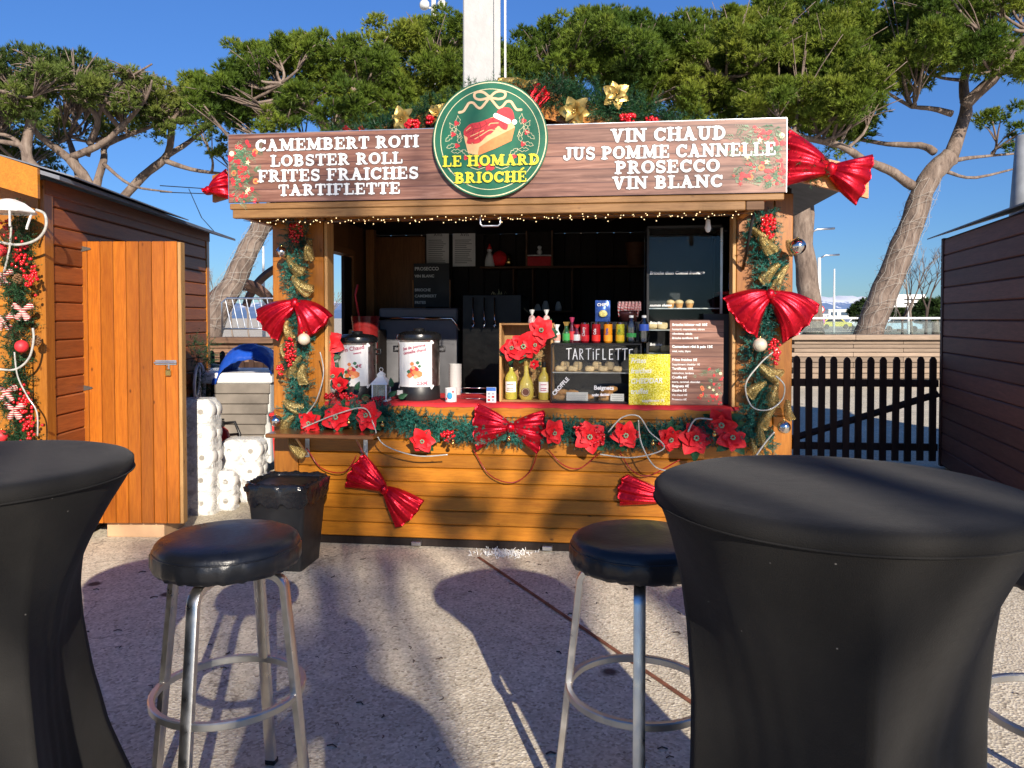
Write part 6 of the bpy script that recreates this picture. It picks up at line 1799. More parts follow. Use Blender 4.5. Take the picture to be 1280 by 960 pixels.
for i, px in enumerate((590, 604, 617)):
    x, z = kb(px, 392, .9); single('utensil', MB().tube([(0, 0, 0), (0, 0, -.16), (.01, -.01, -.19), (.0, -.02, -.22), (-.01, -.01, -.19)], .006, 6), M_silver, ('left', 'middle', 'right')[i] + ' hanging steel utensil in front of the black fridge', 'utensil', (x, .95, z + .12), F=K, group='hanging steel utensils', smooth=True)

# ---------------------------------------------------------------- left hut
HA = on(50, 222, 2.25); HB = on(258, 290, 2.25)
hd = Vector((HB.x - HA.x, HB.y - HA.y, 0)); HL = hd.length; ha = math.atan2(hd.y, hd.x)
HF = Matrix.Translation((HA.x, HA.y, 0)) @ Matrix.Rotation(ha, 4, 'Z')      # x runs back along the side wall, +y is into the hut
hut = thing('left_hut', 'red-brown wooden market hut on the left with its orange door open', 'hut', F=HF)
nb = 19; bh = 2.16 / nb
me = MB().cbox(.09, HL - .08, -.020, .0, 0, bh - .004, .008).mesh('board', M_hut)
for i in range(nb): ob('board', me, hut, (0, rnd.uniform(-.003, .002), .05 + i * bh))
part('wall_core', MB().box(.02, HL - .02, .002, .05, .02, 2.22), M_dark_in, hut)
part('corner_post', MB().cbox(-.012, .088, -.026, .05, .02, 2.235, .004), M_orange_v, hut)
part('corner_post', MB().cbox(HL - .075, HL, -.026, .05, .02, 2.22, .004), M_orange_v, hut)
part('wall_plate', MB().cbox(-.0, HL, -.032, -.001, 2.155, 2.24, .004), M_hut, hut)
# front face (short stretch at the edge of the view)
me = MB().cbox(-.016, .0, .055, 2.6, 0, .118, .005).mesh('front_board', M_orange)
for i in range(18): ob('front_board', me, hut, (rnd.uniform(-.001, .001), 0, .05 + i * .121))
part('front_core', MB().box(.001, .04, .055, 2.6, .02, 2.2), M_dark_in, hut)
part('far_wall', MB().box(.05, HL - .02, 2.56, 2.6, .02, 2.2), M_dark_in, hut); part('rear_wall', MB().box(HL - .06, HL - .02, .055, 2.55, .02, 2.2), M_dark_in, hut)
part('front_frieze', MB().cbox(-.03, -.001, -.0, 2.6, 2.06, 2.22, .004), M_orange, hut)
# roof: eave line over the side wall, sheet rising over the hut
def hroof(nm, x0, x1, y0, z0, y1, z1, t, mat):
    m_ = MB(); m_.add([(x0, y0, z0), (x1, y0, z0 - .02), (x1, y1, z1 - .02), (x0, y1, z1), (x0, y0, z0 + t), (x1, y0, z0 - .02 + t), (x1, y1, z1 - .02 + t), (x0, y1, z1 + t)],
                [(0, 3, 2, 1), (4, 5, 6, 7), (0, 1, 5, 4), (1, 2, 6, 5), (2, 3, 7, 6), (3, 0, 4, 7)]); return part(nm, m_, mat, hut)
hroof('roof', -.135, HL + .30, -.18, 2.215, 1.3, 2.66, .022, M_roof); hroof('roof', -.135, HL + .30, 2.8, 2.215, 1.302, 2.66, .022, M_roof)
hroof('roof_felt_lap', -.05, HL * .62, -.22, 2.243, .5, 2.455, .008, M_roof)
m_ = MB(); m_.add([(-.165, -.075, 2.105), (-.14, -.075, 2.105), (-.14, 1.3, 2.52), (-.165, 1.3, 2.52), (-.165, -.075, 2.275), (-.14, -.075, 2.275), (-.14, 1.3, 2.72), (-.165, 1.3, 2.72)], [(0, 3, 2, 1), (4, 5, 6, 7), (0, 1, 5, 4), (1, 2, 6, 5), (2, 3, 7, 6), (3, 0, 4, 7)])
part('bargeboard', m_, M_orange, hut)
# open door standing across the gap
hi = at(94, 400, 4.9); D0 = at(94, 302, 4.95); D1 = at(228, 302, 4.95)
# hinge on the side wall
DF = Matrix.Translation((D0.x, 4.95, 0)) @ Matrix.Rotation(R(-1.0), 4, 'Z'); dw = (D1 - D0).length - .024; dz0 = .105; dz1 = at(160, 302, 4.95).z
drel = HF.inverted() @ DF
door = ob('door', MB().box(.01, dw - .01, .003, .03, dz0 + .01, dz1 - .01).mesh('door', M_door), hut); door.matrix_local = drel
door['label'] = 'open orange varnished door of upright boards'
me = MB().cbox(0, dw / 8 - .003, -.014, .002, 0, dz1 - dz0, .004).mesh('door_board', M_door)
for i in range(8): ob('door_board', me, door, (i * dw / 8, 0, dz0))
part('door_edge', MB().cbox(dw + .0005, dw + .022, -.012, .05, dz0, dz1 - .005, .003), M_pale_v, door)
for pz in (311, 485):
    z = at(100, pz, 4.93).z; m_ = MB(); m_.box(-.035, -.006, -.024, -.018, z - .045, z + .045)
    m_.prism([(-.004, z - .03), (.105, z - .006), (.112, z), (.105, z + .006), (-.004, z + .03)], -.020, -.0165); m_.tube([(-.005, -.02, z - .045), (-.005, -.02, z + .045)], .006, 8)
    part('strap_hinge', m_, paint('dark_zinc', (.16, .15, .14), .45, .8), door)
z = at(210, 453, 4.95).z; m_ = MB(); x_ = dw - .10
m_.box(x_ - .045, x_ + .09, -.020, -.016, z - .014, z + .016); m_.tube([(x_ - .05, -.026, z), (x_ + .095, -.026, z)], .007, 8); m_.box(x_ + .04, x_ + .05, -.03, -.016, z - .04, z)
part('bolt', m_, M_zinc, door); m_ = MB(); m_.cbox(x_ + .022, x_ + .058, -.034, -.017, z - .085, z - .045, .004); m_.tube([(x_ + .03, -.026, z - .047), (x_ + .03, -.026, z - .022), (x_ + .05, -.026, z - .022), (x_ + .05, -.026, z - .047)], .003, 6); part('padlock', m_, M_goldball, door)
p = at(200, 454, 4.93); 
p0 = on(134, 671); p1 = on(198, 673)
single('cardboard_box', MB().cbox(0, .38, 0, .3, 0, .098, .003), M_cardboard, 'flat brown cardboard box under the open door', 'box', (p0.x, p0.y + .0, 0), R(-2))

# garland on the hut front
hg = thing('hut_garland', 'green pine garland with baubles and candy bows on the left hut front', 'garland', F=HF)
def hp(px, py, x=-.08):        # point on the plane in front of the hut front
    o_ = HF.inverted() @ Vector((0, 0, EYE)); d = HF.inverted().to_3x3() @ ray(px, py); t = (x - o_.x) / d.x; q = o_ + d * t; return (x, q.y, q.z)
Hh = sprigs('foliage', [tuple(Vector(hp(px, py))) for px, py in ((22, 270), (12, 330), (18, 390), (14, 440), (10, 500), (20, 560), (8, 620))], .10, 760, M_garland_g, hg, 8, L_=.08, wid=.0034)
# turn needles outward toward the front: geometry is symmetric enough
for i, (px, py, mt, rr, lb) in enumerate(((0, 313, M_printred, .038, 'red glitter ball at the upper part of the left hut garland'), (27, 433, M_printred, .036, 'red glitter ball in the middle of the left hut garland'), (2, 545, M_printred, .034, 'red glitter ball low on the left hut garland'))):
    q = hp(px, py, -.14); bauble(0, 0, 0, rr, mt, lb, F=HF, loc=q, group='red balls on the left hut garland')
for i, (px, py, lb) in enumerate(((27, 318, 'red berries near the top of the left hut garland'), (40, 345, 'red berries at the outer edge of the left hut garland'), (30, 500, 'red berries hanging low on the left hut garland'), (36, 530, 'lowest red berries on the left hut garland'), (12, 290, 'topmost red berries of the left hut garland'))):
    q = hp(px, py, -.13); m_ = MB(); r_ = random.Random(i)
    for k in range(34): m_.ball((-.01 * r_.random(), r_.gauss(0, .022), r_.gauss(0, .04)), .009, 7, 5)
    r = thing('berry_cluster', lb, 'berries', q, 0, 'red berries on the left hut garland', HF); part('berries', m_, M_redberry, r, True, kind='stuff')
def striped():
    m, n, b, L = base('red_white_striped_ribbon'); v = coords(n, L)
    wv = n.nodes.new('ShaderNodeTexWave'); wv.inputs['Scale'].default_value = 26; wv.bands_direction = 'Z'; L.new(v, wv.inputs['Vector'])
    L.new(ramp(n, L, wv.outputs[0], [(.40, (.60, .55, .48)), (.46, (.42, .02, .03))]), b.inputs['Base Color']); b.inputs['Roughness'].default_value = .6; return m
M_strip = striped()
HW = Matrix.Rotation(-PI / 2, 4, 'Z')
for i, (px, py, lb) in enumerate(((28, 388, 'striped ribbon bow in the middle of the left hut garland'), (5, 400, 'striped ribbon bow at the frame edge on the left hut garland'), (8, 490, 'lower striped ribbon bow on the left hut garland'), (18, 512, 'lowest striped ribbon bow with tails on the left hut garland'), (3, 345, 'upper striped ribbon bow on the left hut garland'))):
    q = hp(px, py, -.14); r = thing('striped_bow', lb, 'bow', q, -PI / 2, 'striped bows on the left hut garland', HF)
    for a in (150, 30, 240, 300):
        m_ = MB(); lobe(m_, (0, 0, 0), R(a), .062, .008, .020, .014, 3, .003, nu=8, nv=16, seed=i + a); part('loop', m_, M_strip, r, True)
for i, (px, py) in enumerate(((22, 348), (45, 425))):
    q = hp(px, py, -.13); m_ = MB()
    for k in range(40):
        t = k / 40; a = k * 2.4; rr = .022 * math.sin(PI * (t * .85 + .1)); m_.ball((rr * math.cos(a), rr * math.sin(a), .055 * t - .03), .008, 5, 4, (1, 1, .5))
    single('pine_cone', m_, MATS['cone_brown'], ('upper', 'lower')[i] + ' pine cone on the left hut garland', 'pine cone', q, 0, 'pine cones on the left hut garland', HF)
def hrope(pts, rad, mat, label):
    P = [Vector(hp(px, py, -.17)) for px, py in pts]; P = [Vector(p) for p in smoothp([tuple(p) for p in P], 6)]
    single('light_rope', MB().tube(P, rad, 7), mat, label, 'light rope', group='light ropes on the left hut', F=HF, smooth=True)
hrope([(-10, 300), (20, 306), (45, 300), (57, 285), (56, 268), (45, 262)], .008, M_rope, 'thick clear light rope curl at the top of the left hut post')
hrope([(-10, 460), (18, 462), (36, 448), (42, 425), (41, 410)], .0065, M_rope, 'thick clear light rope curl in the middle of the left hut post')
hrope([(18, 440), (22, 470), (34, 495), (46, 515), (47, 545)], .0045, M_rope, 'thin clear light rope tail on the left hut post')
hrope([(14, 282), (12, 310), (5, 340)], .006, M_rope, 'thin clear light rope hanging from the white lamp of the left hut')
# white lamp housing under the gable
q = hp(12, 262, -.22)
r = thing('hut_lamp', 'white lantern-shaped lamp housing under the left hut gable', 'lamp', q, -PI / 2, None, HF)
part('hood', MB().lathe([(.135, -.01), (.128, .0), (.08, .036), (.032, .056), (.01, .06)], 8), M_white, r)
part('hood_rim', MB().tube([(.131 * math.cos(k * PI / 4), .131 * math.sin(k * PI / 4), -.012) for k in range(8)], .007, 6, closed=True), M_white, r)
for k in range(6): part('strut', MB().tube([(.12 * math.cos(k * PI / 3), .12 * math.sin(k * PI / 3), -.012), (.09 * math.cos(k * PI / 3), .09 * math.sin(k * PI / 3), -.10)], .006, 5), M_white, r)
# peace-sign wheel and dark garland on the rear part of the hut side
z = .98
r = thing('white_wreath_sign', 'white ring sign with spokes leaning on the left hut side', 'ring sign', (HL - .75, -.08, 0), 0, None, HF)
q = HF.inverted() @ at(238, 483, 6.9)
r.matrix_world = HF @ Matrix.Translation((q.x - .1, -.10, 1.43 - (483 - 398) / 960 * 6.7)) 
m_ = MB().tube([(.13 * math.cos(k * PI / 12), 0, .19 * math.sin(k * PI / 12)) for k in range(24)], .014, 6, closed=True); part('ring', m_, M_white, r, True)
m_ = MB(); m_.tube([(0, 0, .18), (0, 0, -.18)], .011, 6); m_.tube([(0, 0, 0), (.09, 0, -.13)], .011, 6); m_.tube([(0, 0, 0), (-.09, 0, -.13)], .011, 6); part('spokes', m_, M_white, r)
wr = thing('dark_wreath', 'dark green wreath hanging at the rear of the left hut side', 'wreath', F=HF)
sprigs('foliage', [(HL - .62, -.06, 1.25), (HL - .45, -.06, 1.0), (HL - .55, -.06, .8), (HL - .35, -.06, .7), (HL - .25, -.06, 1.2)], .12, 260, M_leaf, wr, 31, L_=.09)

# ---------------------------------------------------------------- right hut
RA = on(1181, 297, 2.2); RB = on(1280, 262, 2.2)
rd_ = (RB - RA).normalized(); ra = math.atan2(rd_.y, rd_.x)
RF = Matrix.Translation((RA.x, RA.y, 0)) @ Matrix.Rotation(ra, 4, 'Z')      # x runs towards the viewer, -y faces the gap
rh = thing('right_hut', 'dark brown wooden market hut on the right with its shaded side wall', 'hut', F=RF)
RL = 3.2; nb = 14; bh = 2.14 / nb
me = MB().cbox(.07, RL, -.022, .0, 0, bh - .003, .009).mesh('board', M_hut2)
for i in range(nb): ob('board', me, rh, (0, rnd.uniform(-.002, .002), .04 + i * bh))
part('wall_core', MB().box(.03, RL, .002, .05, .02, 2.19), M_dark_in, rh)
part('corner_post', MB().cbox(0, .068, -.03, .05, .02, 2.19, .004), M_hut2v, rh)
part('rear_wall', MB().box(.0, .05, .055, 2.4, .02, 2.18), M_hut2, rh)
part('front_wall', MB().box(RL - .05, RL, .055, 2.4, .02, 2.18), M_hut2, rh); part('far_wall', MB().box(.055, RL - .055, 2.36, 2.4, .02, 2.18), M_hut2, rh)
m_ = MB(); m_.add([(-.22, -.10, 2.203), (RL + .2, -.10, 2.203), (RL + .2, 1.2, 2.62), (-.22, 1.2, 2.62), (-.22, -.10, 2.214), (RL + .2, -.10, 2.214), (RL + .2, 1.2, 2.64), (-.22, 1.2, 2.64)], [(0, 3, 2, 1), (4, 5, 6, 7), (0, 1, 5, 4), (1, 2, 6, 5), (2, 3, 7, 6), (3, 0, 4, 7)])
part('roof', m_, M_roof, rh)
m_ = MB(); m_.add([(-.28, 2.55, 2.195), (RL + .2, 2.55, 2.195), (RL + .2, 1.202, 2.62), (-.28, 1.202, 2.62), (-.28, 2.55, 2.215), (RL + .2, 2.55, 2.215), (RL + .2, 1.202, 2.64), (-.28, 1.202, 2.64)], [(0, 3, 2, 1), (4, 5, 6, 7), (0, 1, 5, 4), (1, 2, 6, 5), (2, 3, 7, 6), (3, 0, 4, 7)])
part('roof', m_, M_roof, rh)
m_ = MB()
for i in range(9):
    for x_ in (.035,): m_.tube([(x_, -.031, .2 + i * .22), (x_, -.034, .2 + i * .22)], .006, 8)
part('screw', m_, M_zinc, rh)

# ---------------------------------------------------------------- clutter between the left hut and the kiosk
def wrapmat():
    m, n, b, L = base('milky_plastic_wrap'); v = coords(n, L)
    b.inputs['Base Color'].default_value = (.85, .85, .84, 1); b.inputs['Roughness'].default_value = .2
    t = noise_(n, L, v, 11, 4, .6, 1.5); bumpit(n, L, b, t, 1, .02)
    out = n.nodes['Material Output']; tr = n.nodes.new('ShaderNodeBsdfTransparent'); mx = n.nodes.new('ShaderNodeMixShader')
    L.new(ramp(n, L, t, [(.35, .72), (.6, .34)]), mx.inputs[0]); L.new(b.outputs[0], mx.inputs[1]); L.new(tr.outputs[0], mx.inputs[2]); L.new(mx.outputs[0], out.inputs[0]); return m
M_wrap = wrapmat()
def rollpack(loc, nx, nz, ny, rr, label, rz=0):
    r = thing('toilet_roll_pack', label, 'toilet rolls', loc, rz, 'toilet roll packs beside the left hut')
    hgt = .105; tube_m = MB()
    prof = [(.020, -.05), (rr - .006, -.052), (rr, -.044), (rr, .044), (rr - .006, .052), (.020, .05)]
    m_ = MB(); m_.lathe(prof, 20, cap=False); m_.v = [(x_, z_, y_) for x_, y_, z_ in m_.v]
    roll = m_.mesh('roll', M_paper, 'auto')
    core = MB(); core.lathe([(.020, -.049), (.020, .049)], 14); core.v = [(x_, z_, y_) for x_, y_, z_ in core.v]; core = core.mesh('roll_core', paint('grey_card_core', (.30, .28, .25), .8))
    for j in range(ny):
        for i in range(nx):
            for k in range(nz):
                o = ob('roll', roll, r, (i * rr * 2.02 + rnd.uniform(-.006, .006), j * .108, rr + k * rr * 1.98 + rnd.uniform(-.004, .004)))
                if j == 0: c = ob('roll_core', core, o, (0, -.0035, 0))
    # thin wrinkled plastic wrap drawn round the whole pack
    w_ = (nx - 1) * rr * 2.02; d_ = (ny - 1) * .108; hz = (nz - 1) * rr * 1.98 + 2 * rr; V = []; N1, N2 = 48, 26
    for k in range(N2 + 1):
        z = -.004 + (hz + .012) * k / N2
        for i in range(N1):
            a = 2 * PI * i / N1; q = (abs(math.cos(a)) ** 8 + abs(math.sin(a)) ** 8) ** (-1 / 8)
            top = 1 - .25 * max(0, k / N2 - .93) / .07
            sag = .016 * abs(math.sin(PI * z / (rr * 1.98))) * -1 + .006 * noise.noise(Vector((i * .4, k * .5, w_ * 9)))
            V.append((w_ / 2 + (w_ / 2 + rr + .006 + sag) * math.cos(a) * q * top, d_ / 2 + (d_ / 2 + .060 + sag * .5) * math.sin(a) * q * top, z))
    m_ = MB(); m_.add(V, [(k * N1 + i, k * N1 + (i + 1) % N1, (k + 1) * N1 + (i + 1) % N1, (k + 1) * N1 + i) for k in range(N2) for i in range(N1)])
    m_.add(V[-N1:], [tuple(range(N1))])
    part('plastic_wrap', m_, M_wrap, r, True)
p = on(250, 637)
rollpack((on(238, 640).x - .05, 5.60, 0), 2, 5, 2, .084, 'taller shaded pack of toilet rolls against the open door')
rollpack((-2.20, 6.00, 0), 2, 3, 2, .080, 'shorter sunlit pack of toilet rolls beside the white freezer')
p = on(252, 622)
rollpack((-2.14, 5.74, 0), 1, 2, 1, .072, 'two loose wrapped rolls between the two toilet roll packs')
# fire extinguisher
p = at(276, 550, 6.5)
r = thing('fire_extinguisher', 'red fire extinguisher with black hose behind the toilet rolls', 'fire extinguisher', (p.x, 6.5, 0))
part('cylinder', MB().lathe([(.07, 0), (.078, .02), (.078, .42), (.06, .48), (.025, .51)], 24), M_redplastic, r, 'auto')
part('valve', MB().cbox(-.03, .03, -.02, .02, .51, .56, .004), M_black, r); part('handle', MB().cbox(-.08, .03, -.012, .012, .565, .58, .003), M_black, r)
part('hose', MB().tube([(.03, 0, .54), (.12, 0, .55), (.17, -.02, .45), (.15, -.03, .25), (.12, -.04, .15)], .013, 8), M_black, r, True)
# freezer and machine with blue tarp
a = at(284, 466, 6.9); b_ = at(338, 466, 6.9)
r = thing('chest_freezer', 'white chest freezer with ribbed grey front under the blue tarpaulin', 'freezer', (a.x, 6.9, 0))
fw = b_.x - a.x; ft = at(300, 466, 6.9).z
part('body', MB().cbox(0, fw, 0, .7, .12, ft - .1, .01), M_offwhite, r); part('lid', MB().cbox(-.45, fw + .02, -.03, .72, ft - .095, ft + .0, .012), M_white, r)
me = MB().cbox(-.1, .40, -.05, -.02, 0, .088, .008).mesh('rib', paint('ribbed_grey', (.20, .175, .15), .7))
for k in range(9): ob('rib', me, r, (-.1 + k * .012, 0, .02 + k * .092))
part('control_panel', MB().cbox(fw - .10, fw, -.02, -.001, .2, ft - .12, .003), M_offwhite, r)
m_ = MB(); m_.tube([(fw - .05, -.03, ft - .22), (fw - .05, -.021, ft - .22)], .03, 16); part('blue_badge', m_, paint('badge_blue', (.05, .15, .5), .4), r)
part('red_badge', MB().cbox(fw - .085, fw - .055, -.028, -.021, ft - .20, ft - .16, .002), M_redplastic, r)
N1, N2 = 30, 20; V = []
a = at(276, 472, 6.85); b_ = at(342, 432, 6.85); tw_ = b_.x - a.x + .06
for i in range(N1 + 1):
    for k in range(N2 + 1):
        u, v = i / N1, k / N2
        h = .25 * max(0, math.sin(PI * min(1, max(0, (u - .08) / .92)) ** .9)) ** .45 * math.sin(PI * min(1, v * .75 + .16)) ** .5
        h += .022 * noise.noise(Vector((u * 5, v * 5, 1))) + .012 * noise.noise(Vector((u * 14, v * 12, 5)))
        drop = .09 * (1 - v * 9) * (1.2 - u) if v < .11 else 0
        V.append((-.06 + u * tw_, -.06 + v * .55, ft + .006 + max(.0, h) - drop))
m_ = MB(); m_.add(V, [(i * (N2 + 1) + k, (i + 1) * (N2 + 1) + k, (i + 1) * (N2 + 1) + k + 1, i * (N2 + 1) + k + 1) for i in range(N1) for k in range(N2)])
o = single('tarpaulin', m_, M_blue_tarp, 'crumpled blue tarpaulin heaped on the white freezer', 'tarpaulin', (a.x - .02, 6.9, 0), smooth=True)
so = o.modifiers.new('thickness', 'SOLIDIFY'); so.thickness = .006
single('dark_bin_bags', MB().ball((0, 0, .5), .42, 18, 12, (1, .7, 1.15)), M_bagplastic, 'dark bin bag standing behind the toilet rolls by the hut', 'bin bag', (at(268, 500, 7.6).x - .1, 7.7, 0), smooth=True)
# red trolley and the black dustbin
p = at(334, 545, 5.6)
r = thing('red_trolley_bin', 'narrow red plastic trolley bin just left of the kiosk', 'bin', (p.x + .085, 5.75, 0), R(8))
m_ = MB(); m_.lathe([(.075, .05), (.115, .66), (.125, .66), (.125, .70), (.11, .70)], 4); m_.v = [((x_ - y_) * .7071, (x_ + y_) * .7071, z_) for x_, y_, z_ in m_.v]
part('body', m_, M_redplastic, r)
for k in range(3): part('slot', MB().cbox(-.03, .03, -.088, -.07, .18 + k * .05, .20 + k * .05, .003), M_white, r)
part('wheel', MB().tube([(-.04, -.03, .035), (.04, -.03, .035)], .035, 12), M_black, r); part('lid', MB().cbox(-.10, .10, -.10, .10, .705, .73, .008), M_redplastic, r)
p = on(350, 716)
r = thing('dustbin', 'black dustbin lined with a loose black bag in front of the kiosk corner', 'dustbin', (p.x, p.y + .17, 0), R(-8))
def taperbox(x0, y0, x1, y1, z0, z1, c=.02):
    m_ = MB(); V = []
    for (hx, hy, z) in ((x0, y0, z0), (x1, y1, z1)):
        for sx, sy in ((1, 1), (-1, 1), (-1, -1), (1, -1)):
            for k in range(4):
                a = math.atan2(sy, sx) - PI / 4 + PI / 2 * k / 3 if True else 0
                V.append((sx * (hx - c) + c * math.cos(a), sy * (hy - c) + c * math.sin(a), z))
    n = 16; F = [tuple(range(n))[::-1], tuple(range(n, 2 * n))] + [(i, (i + 1) % n, n + (i + 1) % n, n + i) for i in range(n)]
    m_.add(V, F); return m_
part('body', taperbox(.135, .14, .172, .17, .0, .46), M_black, r, 'auto')
part('rim', taperbox(.186, .185, .190, .19, .455, .48), M_black, r, 'auto')
V = []; n = 64
rings = [(1.0, .375), (1.03, .40), (1.055, .45), (1.06, .485), (1.02, .500), (.95, .500), (.90, .47), (.80, .40), (.6, .37)]
for k, (sc_, z) in enumerate(rings):
    for i in range(n):
        a = 2 * PI * i / n; c, s_ = math.cos(a), math.sin(a); q = (abs(c) ** 5 + abs(s_) ** 5) ** (-.2)
        wv = .010 * math.sin(i * 1.9 + k * 1.3) + .008 * math.sin(i * .9 + k)
        V.append(((.186 * sc_ * q + wv * .6) * c, (.185 * sc_ * q + wv * .6) * s_, z + wv * (1.3 if k in (0,) else .35)))
m_ = MB(); m_.add(V, [(k * n + i, k * n + (i + 1) % n, (k + 1) * n + (i + 1) % n, (k + 1) * n + i) for k in range(len(rings) - 1) for i in range(n)])
m_.add([V[(len(rings) - 1) * n + i] for i in range(n)], [tuple(range(n))])
part('bin_liner', m_, M_bagplastic, r, True)

# ---------------------------------------------------------------- high tables in stretch covers
def bar_table(cx, cy, rz, label, fl=0):
    r = thing('bar_table', label, 'bar table', (cx, cy, 0), rz, 'high bar tables under black stretch covers')
    n = 160; H_ = 1.10; R0 = .357; V = [(0, 0, H_ + .0005)]
    def lerp(tab, z):
        for (z0, a), (z1, b2) in zip(tab, tab[1:]):
            if z1 <= z <= z0:
                t = (z0 - z) / (z0 - z1); return a + (b2 - a) * t
        return tab[-1][1]
    RC = [(1.06, .350), (1.03, .338), (.98, .322), (.90, .303), (.80, .290), (.65, .280), (.50, .281), (.35, .298), (.2, .335), (.08, .372), (.0, .39)]
    RFa = [(1.06, .350), (1.03, .334), (.98, .306), (.90, .268), (.80, .230), (.65, .196), (.50, .188), (.35, .196), (.2, .218), (.08, .245), (.0, .26)]
    prof = [(H_ + .0004, .15), (H_, .30), (H_ - .001, .335), (H_ - .005, .349), (H_ - .012, .3565), (H_ - .034, .357), (H_ - .040, .350)]
    zz = [1.055 - .0 - (1.055 - .015) * (k / 34) ** 1.15 for k in range(35)]
    rows = [('r', z, q) for z, q in prof] + [('s', z, 0) for z in zz]
    for kind, z, q in rows:
        for i in range(n):
            a = 2 * PI * i / n
            if kind == 'r': rr = q
            else:
                ph = abs(((a + PI / 4) % (PI / 2)) - PI / 4)
                c = (1 / math.cos(ph) - 1) / .4142; c = c ** 1.15
                rc, rf = lerp(RC, z), lerp(RFa, z); rr = rf + (rc - rf) * c
                rr += fl * c * max(0, .75 - z) ** 1.2 - fl * .12 * max(0, 1 - abs(z - .75) / .3)
                rr += .0016 * math.sin(a * 23 + z * 9) * (1 - c) * max(0, (1.05 - z)) * 1.2
            V.append((rr * math.cos(a), rr * math.sin(a), z))
    K_ = len(rows)
    F = [(1 + k * n + i, 1 + (k + 1) * n + i, 1 + (k + 1) * n + (i + 1) % n, 1 + k * n + (i + 1) % n) for k in range(K_ - 1) for i in range(n)]
    F += [(0, 1 + i, 1 + (i + 1) % n) for i in range(n)]
    m_ = MB(); m_.add(V, F); part('stretch_cover', m_, M_spandex, r, True)
    m_ = MB(); m_.tube([(.3575 * math.cos(2 * PI * i / 96), .3575 * math.sin(2 * PI * i / 96), H_ - .036) for i in range(96)], .0020, 5, closed=True)
    part('seam', m_, M_spandex, r, True)
    for k in range(4):
        a = PI / 4 + k * PI / 2; part('foot', MB().lathe([(.02, .0), (.022, .004), (.02, .02)], 12, (.37 * math.cos(a), .37 * math.sin(a), 0)), M_black, r)
    return r
bar_table(.646, 1.52, R(34), 'high round table in a black stretch cover at the lower right')
bar_table(-1.262, 1.75, R(14), 'high round table in a black stretch cover at the left edge', .13)

# ---------------------------------------------------------------- bar stools
def stool(cx, cy, rz, label, first=None):
    if first: return dup(first, (cx, cy, 0), rz, None, label)
    r = thing('bar_stool', label, 'bar stool', (cx, cy, 0), rz, 'steel bar stools with round black seats')
    H_ = .808
    m_ = MB(); n = 96; prof = [(.0, H_ + .004), (.10, H_ + .003), (.175, H_ - .000), (.193, H_ - .009), (.1985, H_ - .022), (.199, H_ - .026), (.203, H_ - .032), (.203, H_ - .066), (.196, H_ - .080), (.185, H_ - .084)]
    V = []
    for k, (rr, z) in enumerate(prof[1:]):
        for i in range(n):
            a = 2 * PI * i / n; pu = (.0022 * math.sin(i * 2.9) + .0016 * math.sin(i * 1.37 + 1)) if k > 4 else (.0012 * math.sin(i * .8) if k > 1 else 0)
            V.append(((rr + pu) * math.cos(a), (rr + pu) * math.sin(a), z + (.002 * math.sin(i * 1.9) if k > 6 else 0)))
    K_ = len(prof) - 1
    F = [(k * n + i, k * n + (i + 1) % n, (k + 1) * n + (i + 1) % n, (k + 1) * n + i) for k in range(K_ - 1) for i in range(n)]
    V.append((0, 0, H_ + .004)); F += [(len(V) - 1, (i + 1) % n, i) for i in range(n)]; F.append(tuple((K_ - 1) * n + i for i in range(n)))
    m_.add(V, F); part('seat', m_, M_vinyl, r, True)
    part('seat_piping', MB().tube([(.1995 * math.cos(2 * PI * i / 80), .1995 * math.sin(2 * PI * i / 80), H_ - .027) for i in range(80)], .0028, 6, closed=True), M_vinyl, r, True)
    part('seat_plate', MB().lathe([(.15, H_ - .094), (.15, H_ - .0845)], 32), M_black, r)
    # legs of flat-sided tube, bent in under the seat
    def sqtube(pts, wdt, thk):
        m_ = MB(); V = []; N = len(pts)
        for i in range(N):
            p = Vector(pts[i]); t = (Vector(pts[min(i + 1, N - 1)]) - Vector(pts[max(i - 1, 0)])).normalized(); s_ = Vector((0, 1, 0)); nn = t.cross(s_).normalized()
            for (a, b2) in ((1, .8), (.8, 1), (-.8, 1), (-1, .8), (-1, -.8), (-.8, -1), (.8, -1), (1, -.8)): V.append(p + s_ * a * wdt / 2 + nn * b2 * thk / 2)
        F = [(i * 8 + k, i * 8 + (k + 1) % 8, (i + 1) * 8 + (k + 1) % 8, (i + 1) * 8 + k) for i in range(N - 1) for k in range(8)]
        F += [tuple(range(8))[::-1], tuple((N - 1) * 8 + k for k in range(8))]; m_.add(V, F); return m_
    pts = [(.02, 0, H_ - .106)] + [(.130 + .045 * math.sin(R(a)), 0, H_ - .106 - .045 * (1 - math.cos(R(a)))) for a in range(0, 84, 12)] + [(.245, 0, .0)]
    lm = sqtube(pts, .032, .020).mesh('leg', M_chrome, 'auto')
    for k in range(4):
        o = ob('leg', lm, r, None, (0, 0, k * PI / 2)); o2 = ob('foot_cap', MB().cbox(.232, .262, -.017, .017, -.0, .018, .003).mesh('foot_cap', M_black), o)
    zr = .360
    m_ = MB(); V = []; nn = 96
    for i in range(nn):
        a = 2 * PI * i / nn
        for (dr, dz) in ((-.009, -.008), (-.009, .008), (-.006, .011), (.006, .011), (.009, .008), (.009, -.008), (.006, -.011), (-.006, -.011)):
            V.append(((.205 + dr) * math.cos(a), (.205 + dr) * math.sin(a), zr + dz))
    m_.add(V, [(i * 8 + k, ((i + 1) % nn) * 8 + k, ((i + 1) % nn) * 8 + (k + 1) % 8, i * 8 + (k + 1) % 8) for i in range(nn) for k in range(8)])
    part('foot_ring', m_, paint('satin_steel_ring', (.60, .59, .56), .42, 1, .08), r, 'auto')
    return r
